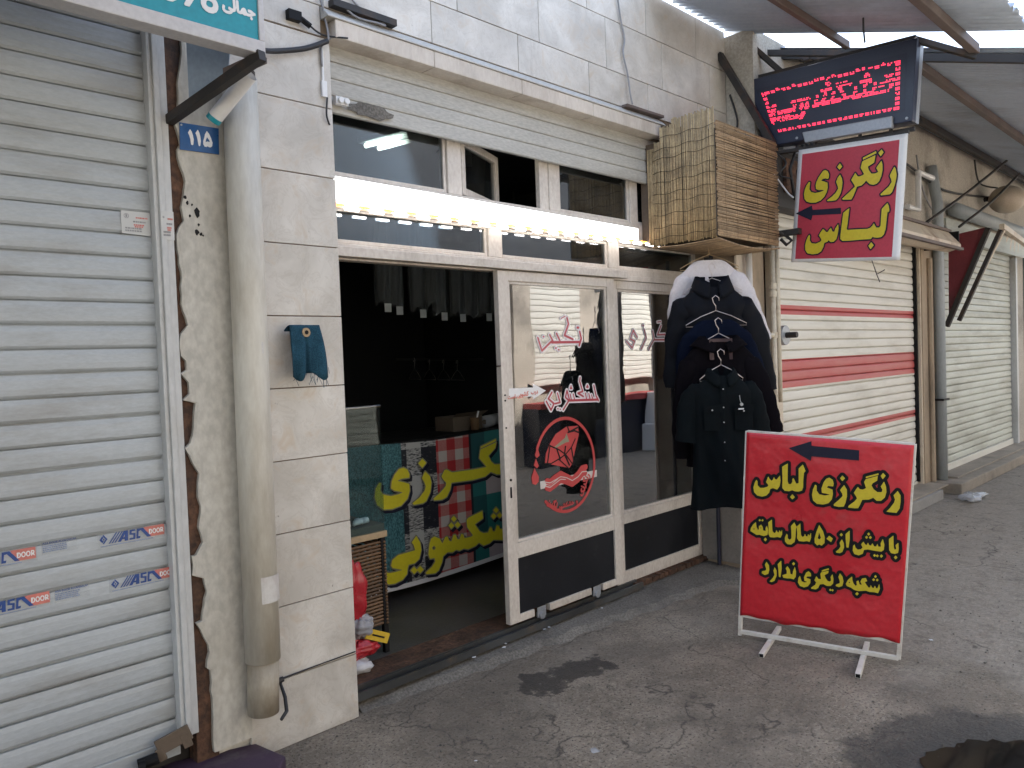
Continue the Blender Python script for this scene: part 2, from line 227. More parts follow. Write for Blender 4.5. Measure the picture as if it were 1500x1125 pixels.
# ---------------------------------------------------------------- outlines of the painted and printed lettering
D = {
 'hang_yellow': [[1458,533,1549,514,1929,549,2169,703,2298,973,2353,1273,2569,1347,2629,1452,2789,1310,2989,1323,3168,1493,3241,1853,3273,2213,3224,2473,3209,2481,3051,2233,3002,2033,2989,2012,2889,2017,2869,2033,2800,2153,2749,2276,2729,2289,2632,2173,2549,2023,2529,2013,2429,2018,2309,2146,2189,2238,2033,2013,1930,1793,2064,1633,2144,1473,2049,1360,1749,1245,1449,1292,1429,1311,1303,1493,1306,1773,1249,1887,1156,1773,1050,1493,989,1173,1020,853,1029,825,1189,596],[5481,753,5489,743,5509,763,5688,993,5509,1194,5489,1180,5342,973,5343,953],[3579,1373,3609,1353,4109,1359,5009,1397,5449,1399,5469,1402,5569,1546,5669,1499,5869,1469,6129,1503,6289,1673,6366,1993,6415,3053,6429,3066,6509,3085,6529,3193,6470,3473,6369,3649,6172,3453,6036,3293,6029,2693,6037,2253,5969,2133,5949,2119,5763,2133,5669,2270,5609,2395,5589,2411,5516,2273,5379,2133,5189,2076,4509,2088,3889,2078,3869,2092,3828,2153,3862,2473,3917,3493,3909,3515,3709,3391,3524,3233,3493,2853,3429,1773,3433,1493],[1329,4093,1549,4086,1889,4204,2134,4433,2277,4733,2329,5053,2286,5353,2269,5373,2049,5479,1840,5553,1847,5573,1909,5643,2109,5685,2289,5625,2309,5625,2357,5713,2357,5913,2265,6113,2249,6139,2089,6242,2069,6248,1929,6215,1801,6053,1622,5793,1499,5513,1457,5293,1499,5033,1509,5023,1689,4929,1969,4910,2060,4873,2054,4853,1789,4788,1449,4751,1169,4847,1023,5053,1050,5513,1030,5533,969,5566,949,5554,797,5353,695,5093,649,4753,716,4413,889,4209,1189,4101],[3717,4093,4009,4085,4020,4093,4136,4333,4250,4633,4323,4893,4609,4937,4801,5093,4909,5234,5006,5113,5159,4973,5389,4900,5609,4951,5755,5093,5872,5393,5923,5773,5900,6133,5813,6393,5576,6073,5518,5973,5517,5953,5653,5713,5642,5693,5589,5665,5429,5622,5209,5648,5036,5893,4959,6113,4981,6133,5354,6333,5409,6798,4649,6542,4569,6493,4553,6473,4492,6093,4618,5893,4735,5673,4734,5653,4589,5585,4409,5542,4325,5573,4147,5813,3907,5373,4109,5079,4193,4933,4103,4833,3889,4630,3402,4213,3389,4193,3410,4133,3429,4119],[2466,4113,2709,4109,2969,4125,3122,4293,3263,4593,3319,4953,3335,5273,3270,5553,3129,5809,3109,5810,2982,5633,2883,5373,3024,5033,3056,4893,2909,4632,2649,4389,2352,4193,2348,4173,2369,4123,2389,4115],[5930,4173,6489,4193,6609,4310,6622,4333,6756,4733,6823,5113,6836,5393,6755,5753,6669,5899,6649,5895,6535,5673,6404,5373,6520,5113,6553,4973,6388,4693,5909,4269,5897,4253],[3046,6173,3069,6157,3236,6333,3069,6573,3049,6576,2889,6353],[4607,6613,5449,6909,5457,6913,5456,6933,5424,7033,5409,7048,4589,6740,4583,6733],[5736,6693,5749,6682,5920,6913,5769,7109,5593,6933,5582,6913]],
 'hang_black': [[1493,433,1549,423,1969,464,2229,635,2258,673,2387,953,2429,1193,2447,1213,2609,1262,2649,1305,2729,1238,2769,1221,3009,1234,3049,1250,3251,1453,3329,1831,3350,1453,3382,1413,3549,1283,3589,1265,4109,1269,5009,1307,5489,1308,5530,1333,5589,1419,5609,1424,5869,1379,6169,1420,6349,1601,6376,1653,6459,1993,6501,2973,6588,3033,6620,3193,6559,3493,6447,3693,6389,3739,6349,3739,6309,3719,6105,3513,5946,3313,5946,2273,5909,2211,5809,2225,5748,2313,5669,2475,5629,2507,5589,2513,5529,2484,5447,2333,5332,2213,5169,2164,4509,2178,3929,2169,3990,3073,4008,3513,3989,3576,3949,3605,3909,3610,3669,3475,3442,3273,3403,2853,3369,2263,3307,2533,3277,2573,3229,2592,3189,2586,3149,2554,2981,2293,2929,2113,2881,2193,2812,2353,2769,2386,2709,2386,2669,2358,2550,2213,2489,2107,2459,2113,2369,2213,2239,2313,2189,2330,2149,2320,2117,2293,1952,2053,1837,1793,1855,1733,1989,1582,2034,1493,2029,1473,1989,1433,1729,1337,1489,1382,1395,1513,1398,1773,1387,1813,1309,1957,1269,1978,1209,1971,1075,1813,962,1513,898,1173,935,813,1109,553,1149,514],[5464,653,5509,651,5551,673,5756,933,5780,993,5759,1053,5576,1253,5549,1277,5509,1290,5469,1283,5431,1253,5260,1013,5246,973,5269,903,5413,693],[1166,4013,1549,3994,1929,4120,2202,4373,2366,4713,2420,5053,2370,5393,2329,5444,2057,5573,2109,5593,2309,5529,2367,5553,2446,5693,2445,5933,2323,6193,2109,6334,2069,6339,1909,6307,1860,6273,1719,6093,1541,5833,1416,5553,1367,5293,1411,5013,1449,4954,1596,4873,1589,4864,1449,4845,1229,4921,1118,5073,1140,5533,1124,5573,1089,5604,989,5656,949,5659,909,5643,716,5393,606,5113,560,4773,627,4393,829,4138],[3600,4013,4009,3995,4071,4013,4102,4053,4225,4313,4338,4613,4397,4813,4649,4854,4869,5033,4909,5088,5115,4893,5389,4810,5649,4867,5839,5053,5960,5373,6013,5773,5988,6153,5889,6455,5829,6494,5789,6492,5749,6467,5495,6113,5438,6013,5423,5973,5427,5933,5527,5753,5509,5737,5409,5714,5263,5733,5118,5933,5068,6073,5398,6253,5438,6293,5504,6833,5529,6832,5681,6613,5749,6587,5809,6613,5989,6854,6009,6893,6002,6953,5809,7191,5749,7199,5709,7178,5529,7001,5483,7113,5449,7136,5409,7141,4549,6822,4511,6793,4492,6733,4522,6573,4469,6509,4403,6073,4548,5833,4612,5713,4609,5693,4549,5668,4409,5638,4378,5653,4197,5893,4129,5905,4069,5857,3940,5633,3826,5413,3816,5373,3829,5327,4080,4953,4072,4933,3825,4693,3329,4269,3297,4213,3329,4093,3369,4043],[2335,4033,2709,4019,3009,4043,3203,4253,3343,4553,3410,4953,3424,5293,3352,5593,3196,5873,3149,5910,3109,5915,3061,5893,2913,5693,2795,5393,2800,5333,2935,5013,2960,4913,2953,4893,2829,4681,2589,4456,2269,4238,2253,4193,2259,4153,2292,4073],[5881,4093,5929,4078,6509,4105,6560,4133,6679,4253,6704,4293,6844,4713,6911,5093,6926,5413,6837,5793,6729,5971,6689,5999,6629,5999,6578,5953,6445,5693,6314,5393,6323,5333,6439,5073,6457,4993,6450,4973,6309,4741,5825,4313,5807,4273,5809,4233,5849,4132],[3022,6073,3069,6062,3129,6090,3309,6280,3329,6333,3309,6393,3136,6633,3109,6662,3069,6678,3029,6673,2989,6646,2814,6413,2796,6373,2809,6310]],
 'hang_arrow': [[1263,2898,1305,2884,1365,3228,3365,3176,3375,3198,3336,3578,3305,3590,1365,3605,1350,3618,1285,3896,1265,3911,145,3458,149,3438]],
 'a_yellow': [[3694,2133,3924,2133,4041,2233,4102,2413,4117,2433,4277,2482,4457,2405,4637,2434,4738,2573,4749,2593,4756,2833,4697,3068,4677,3045,4613,2913,4646,2733,4577,2654,4463,2693,4365,2833,4320,2953,4320,2973,4477,3093,4490,3113,4497,3219,4477,3223,4197,3114,4184,3133,4497,3280,4511,3293,4496,3353,4477,3357,4180,3213,4164,3193,4172,3133,4196,3113,4152,3093,4110,3013,4108,2993,4157,2726,4037,2714,4017,2723,3937,2825,3917,2840,3912,2833,3825,2613,3923,2513,3917,2493,3878,2373,3690,2193],[5913,2133,5987,2233,5979,2253,5917,2316,5897,2314,5830,2213],[3275,2153,3317,2142,3337,2148,3517,2227,3636,2433,3631,2633,3437,2680,3426,2693,3457,2759,3637,2790,3653,2813,3637,2958,3517,3053,3395,2953,3301,2693,3337,2500,3455,2473,3462,2453,3357,2416,3197,2457,3097,2738,3077,2717,3027,2613,3010,2373,3017,2357,3117,2192],[1622,2173,1657,2171,1797,2255,1900,2553,1891,2833,1797,2988,1777,3004,1722,2813,1786,2593,1711,2413,1545,2193],[4609,2173,4637,2155,4677,2212,4737,2158,4757,2169,4800,2233,4737,2293,4697,2236,4677,2244,4637,2284,4617,2280,4572,2213],[5865,2393,5957,2379,6317,2463,6477,2423,6697,2444,6857,2423,6877,2428,6947,2673,6904,2893,6897,2905,6893,2893,6831,2673,6817,2668,6777,2679,6717,2774,6697,2772,6674,2673,6657,2663,6597,2664,6517,2797,6496,2673,6477,2653,6437,2638,6317,2779,6239,2893,6347,2973,6277,3120,6257,3125,6117,3080,6097,3060,6041,2913,6041,2893,6103,2753,6097,2739,6017,2740,6001,2753,5939,2933,5917,2932,5849,2873,5878,2693,5817,2636,5717,2753,5655,2913,5637,3091,5617,3096,5445,2893,5359,2673,5358,2653,5417,2556,5597,2509,5777,2412],[4956,2453,5037,2435,5197,2526,5240,2773,5182,3013,5057,3177,5041,3153,4984,2973,5062,2773,5066,2653,4916,2573,4898,2553,4882,2493,4887,2473],[1241,2513,1277,2498,1459,2593,1506,2813,1475,3073,1337,3245,1262,3073,1342,2833,1297,2747,1133,2693,1114,2673,1108,2573],[2029,2513,2097,2500,2107,2513,2144,2973,2108,3393,2097,3412,1925,3193,1971,2953,2017,2533],[2247,2513,2257,2504,2457,2498,2617,2520,2777,2495,2797,2509,2886,2653,2891,2933,2817,3191,2741,2953,2717,2745,2617,2772,2603,2793,2571,2993,2448,3153,2437,3161,2428,3153,2347,3033,2412,2913,2419,2753,2198,2633],[5517,2730,5495,2753,5495,2773,5517,2804,5559,2773,5537,2740],[6617,3033,6637,3017,6691,3093,6693,3113,6637,3170,6617,3161,6571,3093,6578,3073],[6789,3033,6805,3033,6860,3113,6797,3182,6777,3166,6733,3093],[6690,3213,6717,3194,6771,3273,6766,3293,6717,3343,6697,3340,6651,3273,6652,3253],[2720,3273,2737,3255,2757,3255,2824,3353,2757,3423,2737,3431,2667,3333],[4809,4253,4817,4246,4997,4249,5106,4333,5174,4573,5151,4793,5057,4984,5037,4972,4949,4793,5004,4613,5000,4593,4933,4453,4794,4313],[5815,4273,5877,4261,6059,4373,6104,4573,6117,4584,6277,4632,6637,4609,6897,4605,7002,4713,7016,4993,6937,5247,6917,5261,6843,5033,6863,4873,6857,4861,6757,4853,6697,4984,6653,4853,6637,4838,6557,4837,6477,4976,6457,4958,6417,4853,6337,4864,6277,4969,6257,4970,6217,4852,6157,4875,6138,4893,6057,5013,5958,4853,6039,4693,5957,4595,5817,4553,5705,4653,5655,4813,5591,4713,5588,4473,5663,4313,5677,4299],[6728,4293,6743,4293,6797,4373,6781,4393,6737,4438,6717,4431,6677,4373,6617,4436,6597,4446,6546,4373,6545,4353,6597,4298,6617,4299,6657,4357],[6910,4293,6923,4293,6987,4393,6917,4467,6897,4457,6839,4373],[7549,4313,7562,4313,7630,4413,7557,4493,7537,4490,7472,4393],[1209,4373,1237,4356,1315,4473,1237,4551,1217,4550,1145,4453,1150,4433],[2366,4373,2397,4354,2577,4367,2734,4513,2746,4533,2780,4833,2779,5233,2797,5332,2817,5300,2857,5013,2854,4753,2957,4609,3197,4612,3357,4663,3497,4638,3558,4873,3540,5133,3517,5094,3477,4970,3457,4980,3417,5029,3397,5033,3377,4919,3316,4913,3297,4924,3257,5012,3237,5035,3208,4913,3137,4853,3058,4933,3026,5153,2985,5553,2977,5561,2817,5373,2797,5369,2697,5562,2677,5581,2520,5353,2554,5093,2576,4713,2497,4613,2477,4615,2397,4676,2384,4693,2379,4853,2317,4917,2236,4693,2252,4493],[3859,4513,3877,4501,3977,4569,4077,4523,4097,4525,4223,4673,4226,4973,4124,5293,3937,5578,3917,5593,3795,5193,3727,4833,3749,4613],[5296,4593,5377,4593,5383,4613,5417,5073,5388,5473,5377,5494,5207,5293,5227,5013,5281,4613],[7379,4593,7517,4581,7638,4653,7647,4673,7662,4853,7627,5153,7617,5169,7512,5033,7552,4853,7497,4797,7477,4815,7446,4893,7418,5113,7389,5493,7377,5514,7203,5313,7201,5293,7242,4753,7337,4601],[1113,4633,1137,4632,1317,4712,1330,4733,1364,4993,1286,5213,1277,5222,1214,5093,1226,4933,1217,4924,1097,4939,1062,5113,977,5244,957,5235,858,5133,862,4973,817,4932,728,5093,697,5313,677,5334,547,5193,446,5013,436,4993,412,4813,757,4642,897,4676],[1453,4633,1477,4615,1677,4626,1857,4684,1997,4660,2019,4673,2092,4853,2077,5093,2017,4970,1997,4984,1957,5047,1937,5052,1916,4953,1897,4926,1855,4933,1777,5054,1760,4933,1697,4877,1677,4871,1597,4953,1584,4973,1557,5193,1531,5553,1517,5582,1341,5413,1384,4993,1373,4793],[4529,4773,4538,4773,4617,4973,4437,5097,4417,5081,4313,4913],[3937,4851,3882,4893,3937,5194,4039,4933,3977,4838],[597,4915,565,4953,597,4996,628,4973,634,4953],[957,5034,939,5053,944,5073,957,5090,977,5089,994,5073,988,5053,977,5038],[4990,5153,5017,5144,5080,5233,5072,5253,5017,5310,4997,5317,4936,5233,4933,5213],[6173,5193,6197,5179,6259,5273,6197,5338,6177,5339,6118,5253],[6338,5213,6357,5193,6377,5200,6427,5273,6425,5293,6357,5358,6296,5273,6300,5253],[6276,5353,6336,5433,6341,5453,6277,5520,6257,5508,6205,5433],[877,5413,897,5408,946,5473,938,5493,897,5534,877,5533,832,5473,837,5453],[1016,5433,1037,5415,1095,5493,1037,5553,1017,5538,976,5473],[4692,6693,4817,6679,5037,6722,5049,6733,5118,6933,5169,7293,5148,7613,5143,7633,5017,7839,4997,7848,4832,7573,4833,7553,4937,7397,4966,7273,4797,7051,4569,6793,4567,6733,4577,6707],[7196,6693,7457,6702,7579,6953,7599,7293,7577,7613,7437,7825,7277,7593,7274,7573,7351,7373,7309,7193,7145,6893,7007,6713,7017,6704],[3854,6713,4057,6713,4297,6805,4317,6820,4462,7033,4504,7333,4468,7553,4197,7636,4196,7653,4257,7723,4477,7721,4492,7733,4496,7753,4513,7873,4457,8057,4447,8073,4297,8164,4277,8163,4157,8106,4032,7913,3935,7553,3967,7333,3977,7320,4157,7311,4347,7273,4317,7253,4117,7202,3845,7233,3710,7413,3699,7673,3617,7721,3524,7453,3494,7153,3556,6873,3757,6715],[5248,6713,5277,6701,5537,6696,5717,6721,5811,6953,5877,7165,5897,7183,6177,7226,6377,7348,6537,7211,6737,7234,6888,7413,6898,7433,6951,7713,6914,7993,6817,8228,6797,8212,6684,7973,6687,7953,6767,7813,6737,7684,6557,7663,6537,7669,6370,7793,6263,7973,6312,8093,6503,8253,6517,8496,5988,8273,5918,8113,6026,7813,6017,7803,5877,7713,5737,7724,5657,7822,5637,7811,5568,7693,5477,7493,5585,7333,5637,7233,5631,7213,5517,7043,5277,6805],[807,6793,957,6774,1177,6855,1326,7033,1373,7233,1497,7303,1577,7291,1717,7248,1737,7252,1853,7453,1886,7733,1847,8013,1837,8020,1697,7799,1677,7782,1597,7802,1537,7909,1485,7753,1417,7696,1307,7793,1257,7885,1237,7904,1136,7593,1273,7433,1217,7343,1037,7268,857,7247,833,7253,703,7373,695,7573,637,7663,617,7646,548,7513,485,7233,530,6973,698,6813],[2511,6813,2517,6808,2537,6820,2642,6933,2639,6953,2517,7087,2407,6933,2415,6913],[2111,7233,2337,7224,2497,7299,2637,7256,2817,7260,2989,7333,3037,7513,3027,7853,3041,8293,3117,8393,2977,8714,2957,8715,2771,8493,2804,7733,2789,7713,2717,7673,2697,7678,2633,7773,2537,7952,2517,7941,2477,7893,2488,7753,2432,7633,2417,7623,2317,7612,2297,7618,2243,7773,2215,8693,2197,8701,1946,8513,1939,8493,1986,7753,1986,7373],[4889,8073,4917,8059,5032,8213,4897,8343,4798,8193],[5988,8333,5997,8327,6537,8545,6549,8553,6550,8573,6540,8633,6517,8630,5997,8406,5983,8393],[6728,8373,6737,8357,6757,8360,6863,8533,6862,8553,6757,8664,6737,8668,6646,8513]],
 'a_black': [[3670,1973,3917,1968,3997,1989,4167,2133,4231,2293,4257,2310,4397,2251,4413,2233,4417,2173,4437,2125,4552,2013,4617,1992,4777,1997,4857,2039,4937,2148,4959,2213,4957,2277,5037,2272,5097,2286,5317,2416,5537,2360,5660,2293,5680,2273,5671,2193,5704,2113,5817,1999,5897,1968,5977,1980,6037,2024,6137,2173,6157,2259,6317,2298,6477,2261,6697,2283,6857,2262,6933,2273,6977,2298,7021,2353,7106,2653,7059,2953,7007,3033,7021,3113,7010,3173,6935,3273,6927,3333,6891,3393,6797,3484,6697,3511,6632,3493,6577,3447,6501,3333,6485,3253,6437,3181,6341,3273,6237,3285,6021,3213,5976,3173,5937,3104,5877,3094,5817,3057,5800,3073,5789,3153,5755,3213,5697,3255,5617,3269,5557,3252,5517,3223,5357,3037,5177,3284,5137,3317,5077,3339,4997,3330,4937,3292,4899,3233,4857,3108,4821,3173,4777,3209,4671,3233,4671,3313,4652,3393,4609,3473,4547,3513,4477,3522,4417,3506,4057,3323,4012,3253,4003,3153,3937,3003,3804,2973,3777,3040,3730,3093,3597,3193,3497,3212,3417,3179,3277,3062,3245,3013,3197,2879,3057,2905,2967,3253,2985,3353,2974,3413,2853,3553,2777,3592,2697,3589,2632,3553,2528,3413,2498,3313,2437,3323,2380,3313,2297,3245,2279,3273,2261,3453,2230,3513,2184,3553,2137,3571,2037,3562,1977,3518,1797,3291,1769,3233,1763,3173,1697,3147,1637,3087,1600,3173,1439,3373,1357,3406,1277,3396,1197,3328,1102,3093,1103,3033,1158,2873,1037,2826,981,2773,957,2713,948,2553,967,2493,1017,2436,1237,2343,1337,2348,1497,2429,1507,2413,1400,2273,1382,2213,1397,2123,1457,2055,1637,2007,1717,2021,1924,2153,1950,2193,1997,2333,2017,2351,2097,2337,2177,2356,2457,2338,2617,2358,2852,2333,2992,2093,3057,2044,3337,1982,3537,2061,3597,2002],[4769,4093,4997,4089,5077,4110,5235,4233,5297,4417,5317,4432,5417,4438,5536,4213,5577,4170,5637,4143,5857,4102,5917,4104,6177,4264,6209,4313,6245,4453,6297,4471,6407,4453,6379,4373,6394,4293,6477,4192,6537,4145,6597,4130,6657,4137,6737,4125,6837,4148,6897,4128,6957,4132,7037,4179,7139,4333,7143,4433,7072,4553,7137,4613,7218,4493,7316,4433,7313,4373,7332,4313,7439,4193,7517,4150,7617,4158,7688,4213,7769,4333,7789,4393,7780,4473,7745,4533,7781,4573,7803,4633,7822,4873,7771,5233,7697,5312,7565,5333,7546,5533,7526,5593,7457,5659,7357,5675,7270,5633,7057,5380,6997,5418,6937,5434,6837,5409,6777,5342,6710,5153,6577,5104,6532,5133,6585,5233,6590,5313,6566,5373,6512,5433,6481,5533,6357,5660,6297,5682,6237,5681,6157,5638,6066,5513,6037,5419,5963,5293,5959,5233,5979,5153,5918,5093,5797,4893,5757,4939,5697,4969,5637,4974,5577,4958,5536,5553,5497,5610,5437,5648,5377,5657,5317,5644,5269,5613,5117,5439,5017,5482,4957,5476,4908,5453,4776,5273,4768,5213,4782,5153,4883,5033,4788,4813,4833,4613,4797,4543,4657,4397,4631,4313,4677,4158,4717,4117],[1223,4193,1297,4206,1357,4250,1457,4387,1478,4453,1717,4469,1877,4518,1997,4499,2077,4512,2111,4413,2140,4373,2281,4233,2377,4193,2597,4208,2657,4227,2897,4459,2957,4449,3217,4453,3377,4497,3517,4477,3617,4515,3777,4373,3837,4345,3917,4345,3997,4385,4057,4361,4117,4360,4212,4413,4351,4573,4397,4663,4457,4624,4517,4606,4579,4613,4647,4653,4677,4693,4771,4913,4774,5013,4723,5093,4497,5246,4397,5256,4317,5214,4264,5373,4066,5673,4017,5727,3957,5753,3857,5744,3778,5673,3649,5273,3637,5262,3577,5292,3497,5293,3437,5266,3377,5202,3317,5181,3257,5199,3197,5194,3181,5213,3143,5593,3118,5653,3079,5693,3017,5721,2957,5723,2897,5701,2837,5644,2797,5698,2737,5736,2677,5745,2617,5732,2545,5673,2370,5413,2361,5333,2393,5093,2392,5073,2377,5066,2245,5073,2234,5133,2203,5193,2117,5248,2037,5248,1977,5221,1917,5222,1857,5199,1797,5213,1717,5210,1686,5613,1657,5680,1591,5733,1517,5747,1457,5733,1257,5555,1143,5673,1097,5702,1037,5715,937,5695,857,5700,777,5661,673,5513,577,5461,408,5273,281,5033,257,4773,284,4713,327,4673,697,4494,757,4480,897,4510,977,4498,983,4413,1017,4340,1137,4222],[4682,6533,4837,6520,5137,6588,5197,6551,5257,6542,5537,6536,5777,6569,5837,6611,5865,6653,6017,7039,6237,7076,6357,7146,6457,7072,6517,7052,6757,7075,6837,7107,7040,7353,7097,7623,7185,7353,7165,7273,7019,6993,6858,6773,6845,6713,6855,6653,6897,6588,6977,6547,7257,6529,7517,6552,7597,6616,7736,6913,7760,7293,7726,7673,7563,7933,7509,7973,7437,7988,7377,7976,7317,7933,7117,7626,7108,7633,7110,7733,7069,8033,6940,8333,7021,8493,7021,8593,6987,8653,6855,8793,6797,8826,6717,8833,6657,8811,6617,8776,6557,8796,6477,8787,5917,8546,5870,8513,5832,8453,5821,8293,5758,8133,5760,8073,5811,7913,5797,7903,5737,7964,5677,7986,5597,7980,5537,7943,5429,7773,5325,7553,5317,7478,5293,7693,5147,7933,5087,7993,5083,8013,5182,8153,5192,8233,5172,8293,4977,8486,4877,8504,4797,8470,4659,8273,4637,8213,4639,8153,4657,8107,4838,7893,4670,7593,4683,7493,4793,7313,4657,7133,4642,7153,4665,7333,4620,7613,4649,7693,4673,7873,4608,8113,4554,8193,4377,8302,4317,8326,4237,8320,4077,8247,4035,8213,3883,7973,3837,7809,3817,7781,3697,7861,3617,7883,3537,7863,3468,7793,3364,7473,3335,7173,3401,6833,3457,6744,3657,6585,3717,6559,4077,6552,4397,6676,4457,6595,4497,6566],[798,6633,997,6618,1257,6715,1306,6753,1457,6936,1517,7130,1537,7136,1697,7088,1757,7087,1837,7124,1897,7207,1917,7204,2003,7113,2057,7079,2277,7065,2294,7053,2250,6973,2253,6873,2289,6813,2430,6673,2477,6651,2537,6645,2597,6663,2637,6692,2777,6846,2805,6913,2791,7013,2729,7093,2877,7109,3097,7210,3138,7273,3193,7473,3187,7853,3199,8233,3260,8313,3278,8393,3265,8453,3090,8833,3037,8871,2957,8885,2897,8869,2837,8821,2656,8613,2620,8553,2611,8493,2632,8113,2617,8092,2557,8114,2497,8112,2437,8086,2397,8048,2369,8753,2336,8813,2257,8864,2177,8867,2117,8841,1840,8633,1804,8593,1778,8513,1798,8193,1721,8133,1657,8035,1577,8065,1517,8070,1457,8051,1397,7996,1377,7998,1314,8053,1237,8070,1177,8057,1116,8013,1083,7953,976,7633,986,7533,1046,7453,997,7425,897,7413,858,7453,846,7633,734,7793,677,7822,617,7828,557,7811,517,7782,397,7566,326,7253,375,6933,417,6854,617,6673,677,6648],[5317,7069,5303,7093,5328,7273,5323,7393,5337,7414,5452,7233,5397,7150],[6517,7882,6483,7913,6443,7993,6537,8069,6545,8053,6521,7973,6537,7893]],
 'a_arrow': [[3310,8971,3332,8960,3350,8971,3372,9200,5612,9194,5625,9211,5604,9731,3372,9759,3347,9771,3332,10002,2218,9531]],
 'ban_yellow': [[31296,2113,31524,2084,31824,2206,32125,2683,32244,3060,32634,3238,33084,3146,33384,3264,33684,3137,34074,3206,34464,3077,35184,3178,35484,3337,35904,3036,36504,3102,36864,3270,37824,3052,38694,3158,39436,3343,40074,3664,40496,4033,39534,4524,39024,4502,39001,4483,39440,4003,39414,3975,38904,3957,38574,3847,38304,3830,38277,3853,38193,4153,37974,4238,37794,3882,37524,3895,37434,4124,37404,4150,37224,4216,37044,3854,37014,3840,36834,3863,36722,4153,36594,4196,36564,4181,36354,3878,35934,3912,35586,4093,35157,4663,35934,4957,35904,5472,34584,5221,34443,5113,34424,5083,34449,4603,34958,3943,34734,3881,34164,3908,34075,4183,33894,4253,33714,3900,33556,3943,33519,3973,33388,4273,33234,4303,33204,4302,32994,3908,32814,3977,32690,4273,32664,4297,32484,4286,32214,3920,32004,4285,31584,4500,31554,4503,31284,4406,31138,4123,31012,3433,31134,3117,31494,3108,31571,2893,31567,2863,31284,2574,30731,2293,30804,2183,30825,2173],[28116,2173,28284,2153,28884,2262,29236,2533,29296,2863,29394,3104,29874,3093,30234,3283,30264,3313,30443,3823,30443,3853,30383,4333,30114,4793,30084,4811,29711,4483,29719,4453,29849,4303,29956,3943,29934,3925,28614,3881,28154,3673,28028,3343,28152,3163,28875,2893,28824,2879,28314,2873,27864,2905,27594,3028,27564,3020,27399,2743,27534,2374,27551,2353,27834,2209],[30283,2353,30571,2533,30324,2817,30294,2830,30024,2660,29814,2888,29541,2713,29784,2414,29814,2411,30054,2563,30084,2568],[31464,3620,31310,3793,31494,3918,31662,3733,31494,3616],[37523,4693,37554,4682,37818,4843,37554,5096,37287,4933],[33574,4723,33594,4703,33624,4718,33867,4873,33624,5132,33351,4963],[36945,4723,36967,4723,37216,4873,37208,4903,36984,5130,36954,5125,36710,4963],[33007,4783,33054,4759,33278,4903,33295,4933,33054,5180,32809,5023,32812,4993],[39497,4813,39534,4819,39881,5023,39873,5053,39534,5379,39186,5173,39162,5143],[37198,5113,37224,5108,37476,5263,37224,5521,36958,5353],[33259,5173,33294,5159,33545,5323,33294,5581,33038,5413],[38428,6793,38484,6780,39324,6847,39744,6840,40119,7363,40126,7393,40210,7933,40044,8434,39654,8713,39457,8203,39725,7843,39710,7813,39474,7531,39114,7175],[32350,6823,32765,6943,33083,7393,33200,7813,33234,7828,35154,7755,36324,7832,36834,8087,37434,7823,38334,7731,38820,7933,38860,7963,38943,8503,38811,8983,38784,9024,38502,8893,38364,8467,37254,8560,36925,8803,36680,9223,36700,9253,37344,9710,37363,9733,37475,10063,37482,10093,37464,10107,35964,9761,35937,9733,35809,9193,35817,9163,36448,8503,36414,8479,35184,8459,33294,8510,32874,8746,32844,8757,32664,8745,32377,8383,32371,8353,32529,8113,32748,7903,32755,7873,32694,7668,32184,7285,31605,7003,31674,6891,31704,6872],[29990,6853,30744,6838,31014,6936,31382,7483,31504,8083,31387,8533,31044,8865,31014,8858,30730,8473,30897,8233,31018,7933,31024,7903,30920,7633,30474,7245,29902,6973],[28131,6883,28314,6865,29004,6964,29528,7333,29728,7813,29706,8233,29664,8262,29274,8413,28864,8533,28803,8563,29094,8656,29724,8649,29754,8863,29604,9179,29304,9333,28944,9284,28589,8983,28354,8593,28283,8173,28305,8143,28524,7986,29157,7783,29124,7766,28854,7710,28254,7676,27684,7852,27652,7873,27465,8143,27526,8563,27518,8593,27414,8637,27135,8323,27025,7783,27204,7268,27624,6940],[30777,9163,30804,9135,30834,9152,31128,9403,31141,9433,30834,9717,30487,9463],[38451,9163,38484,9171,38883,9433,38484,9796,38071,9523],[35982,9853,35994,9843,37434,10198,37460,10213,37451,10303,37434,10333,36024,9968,35984,9943]],
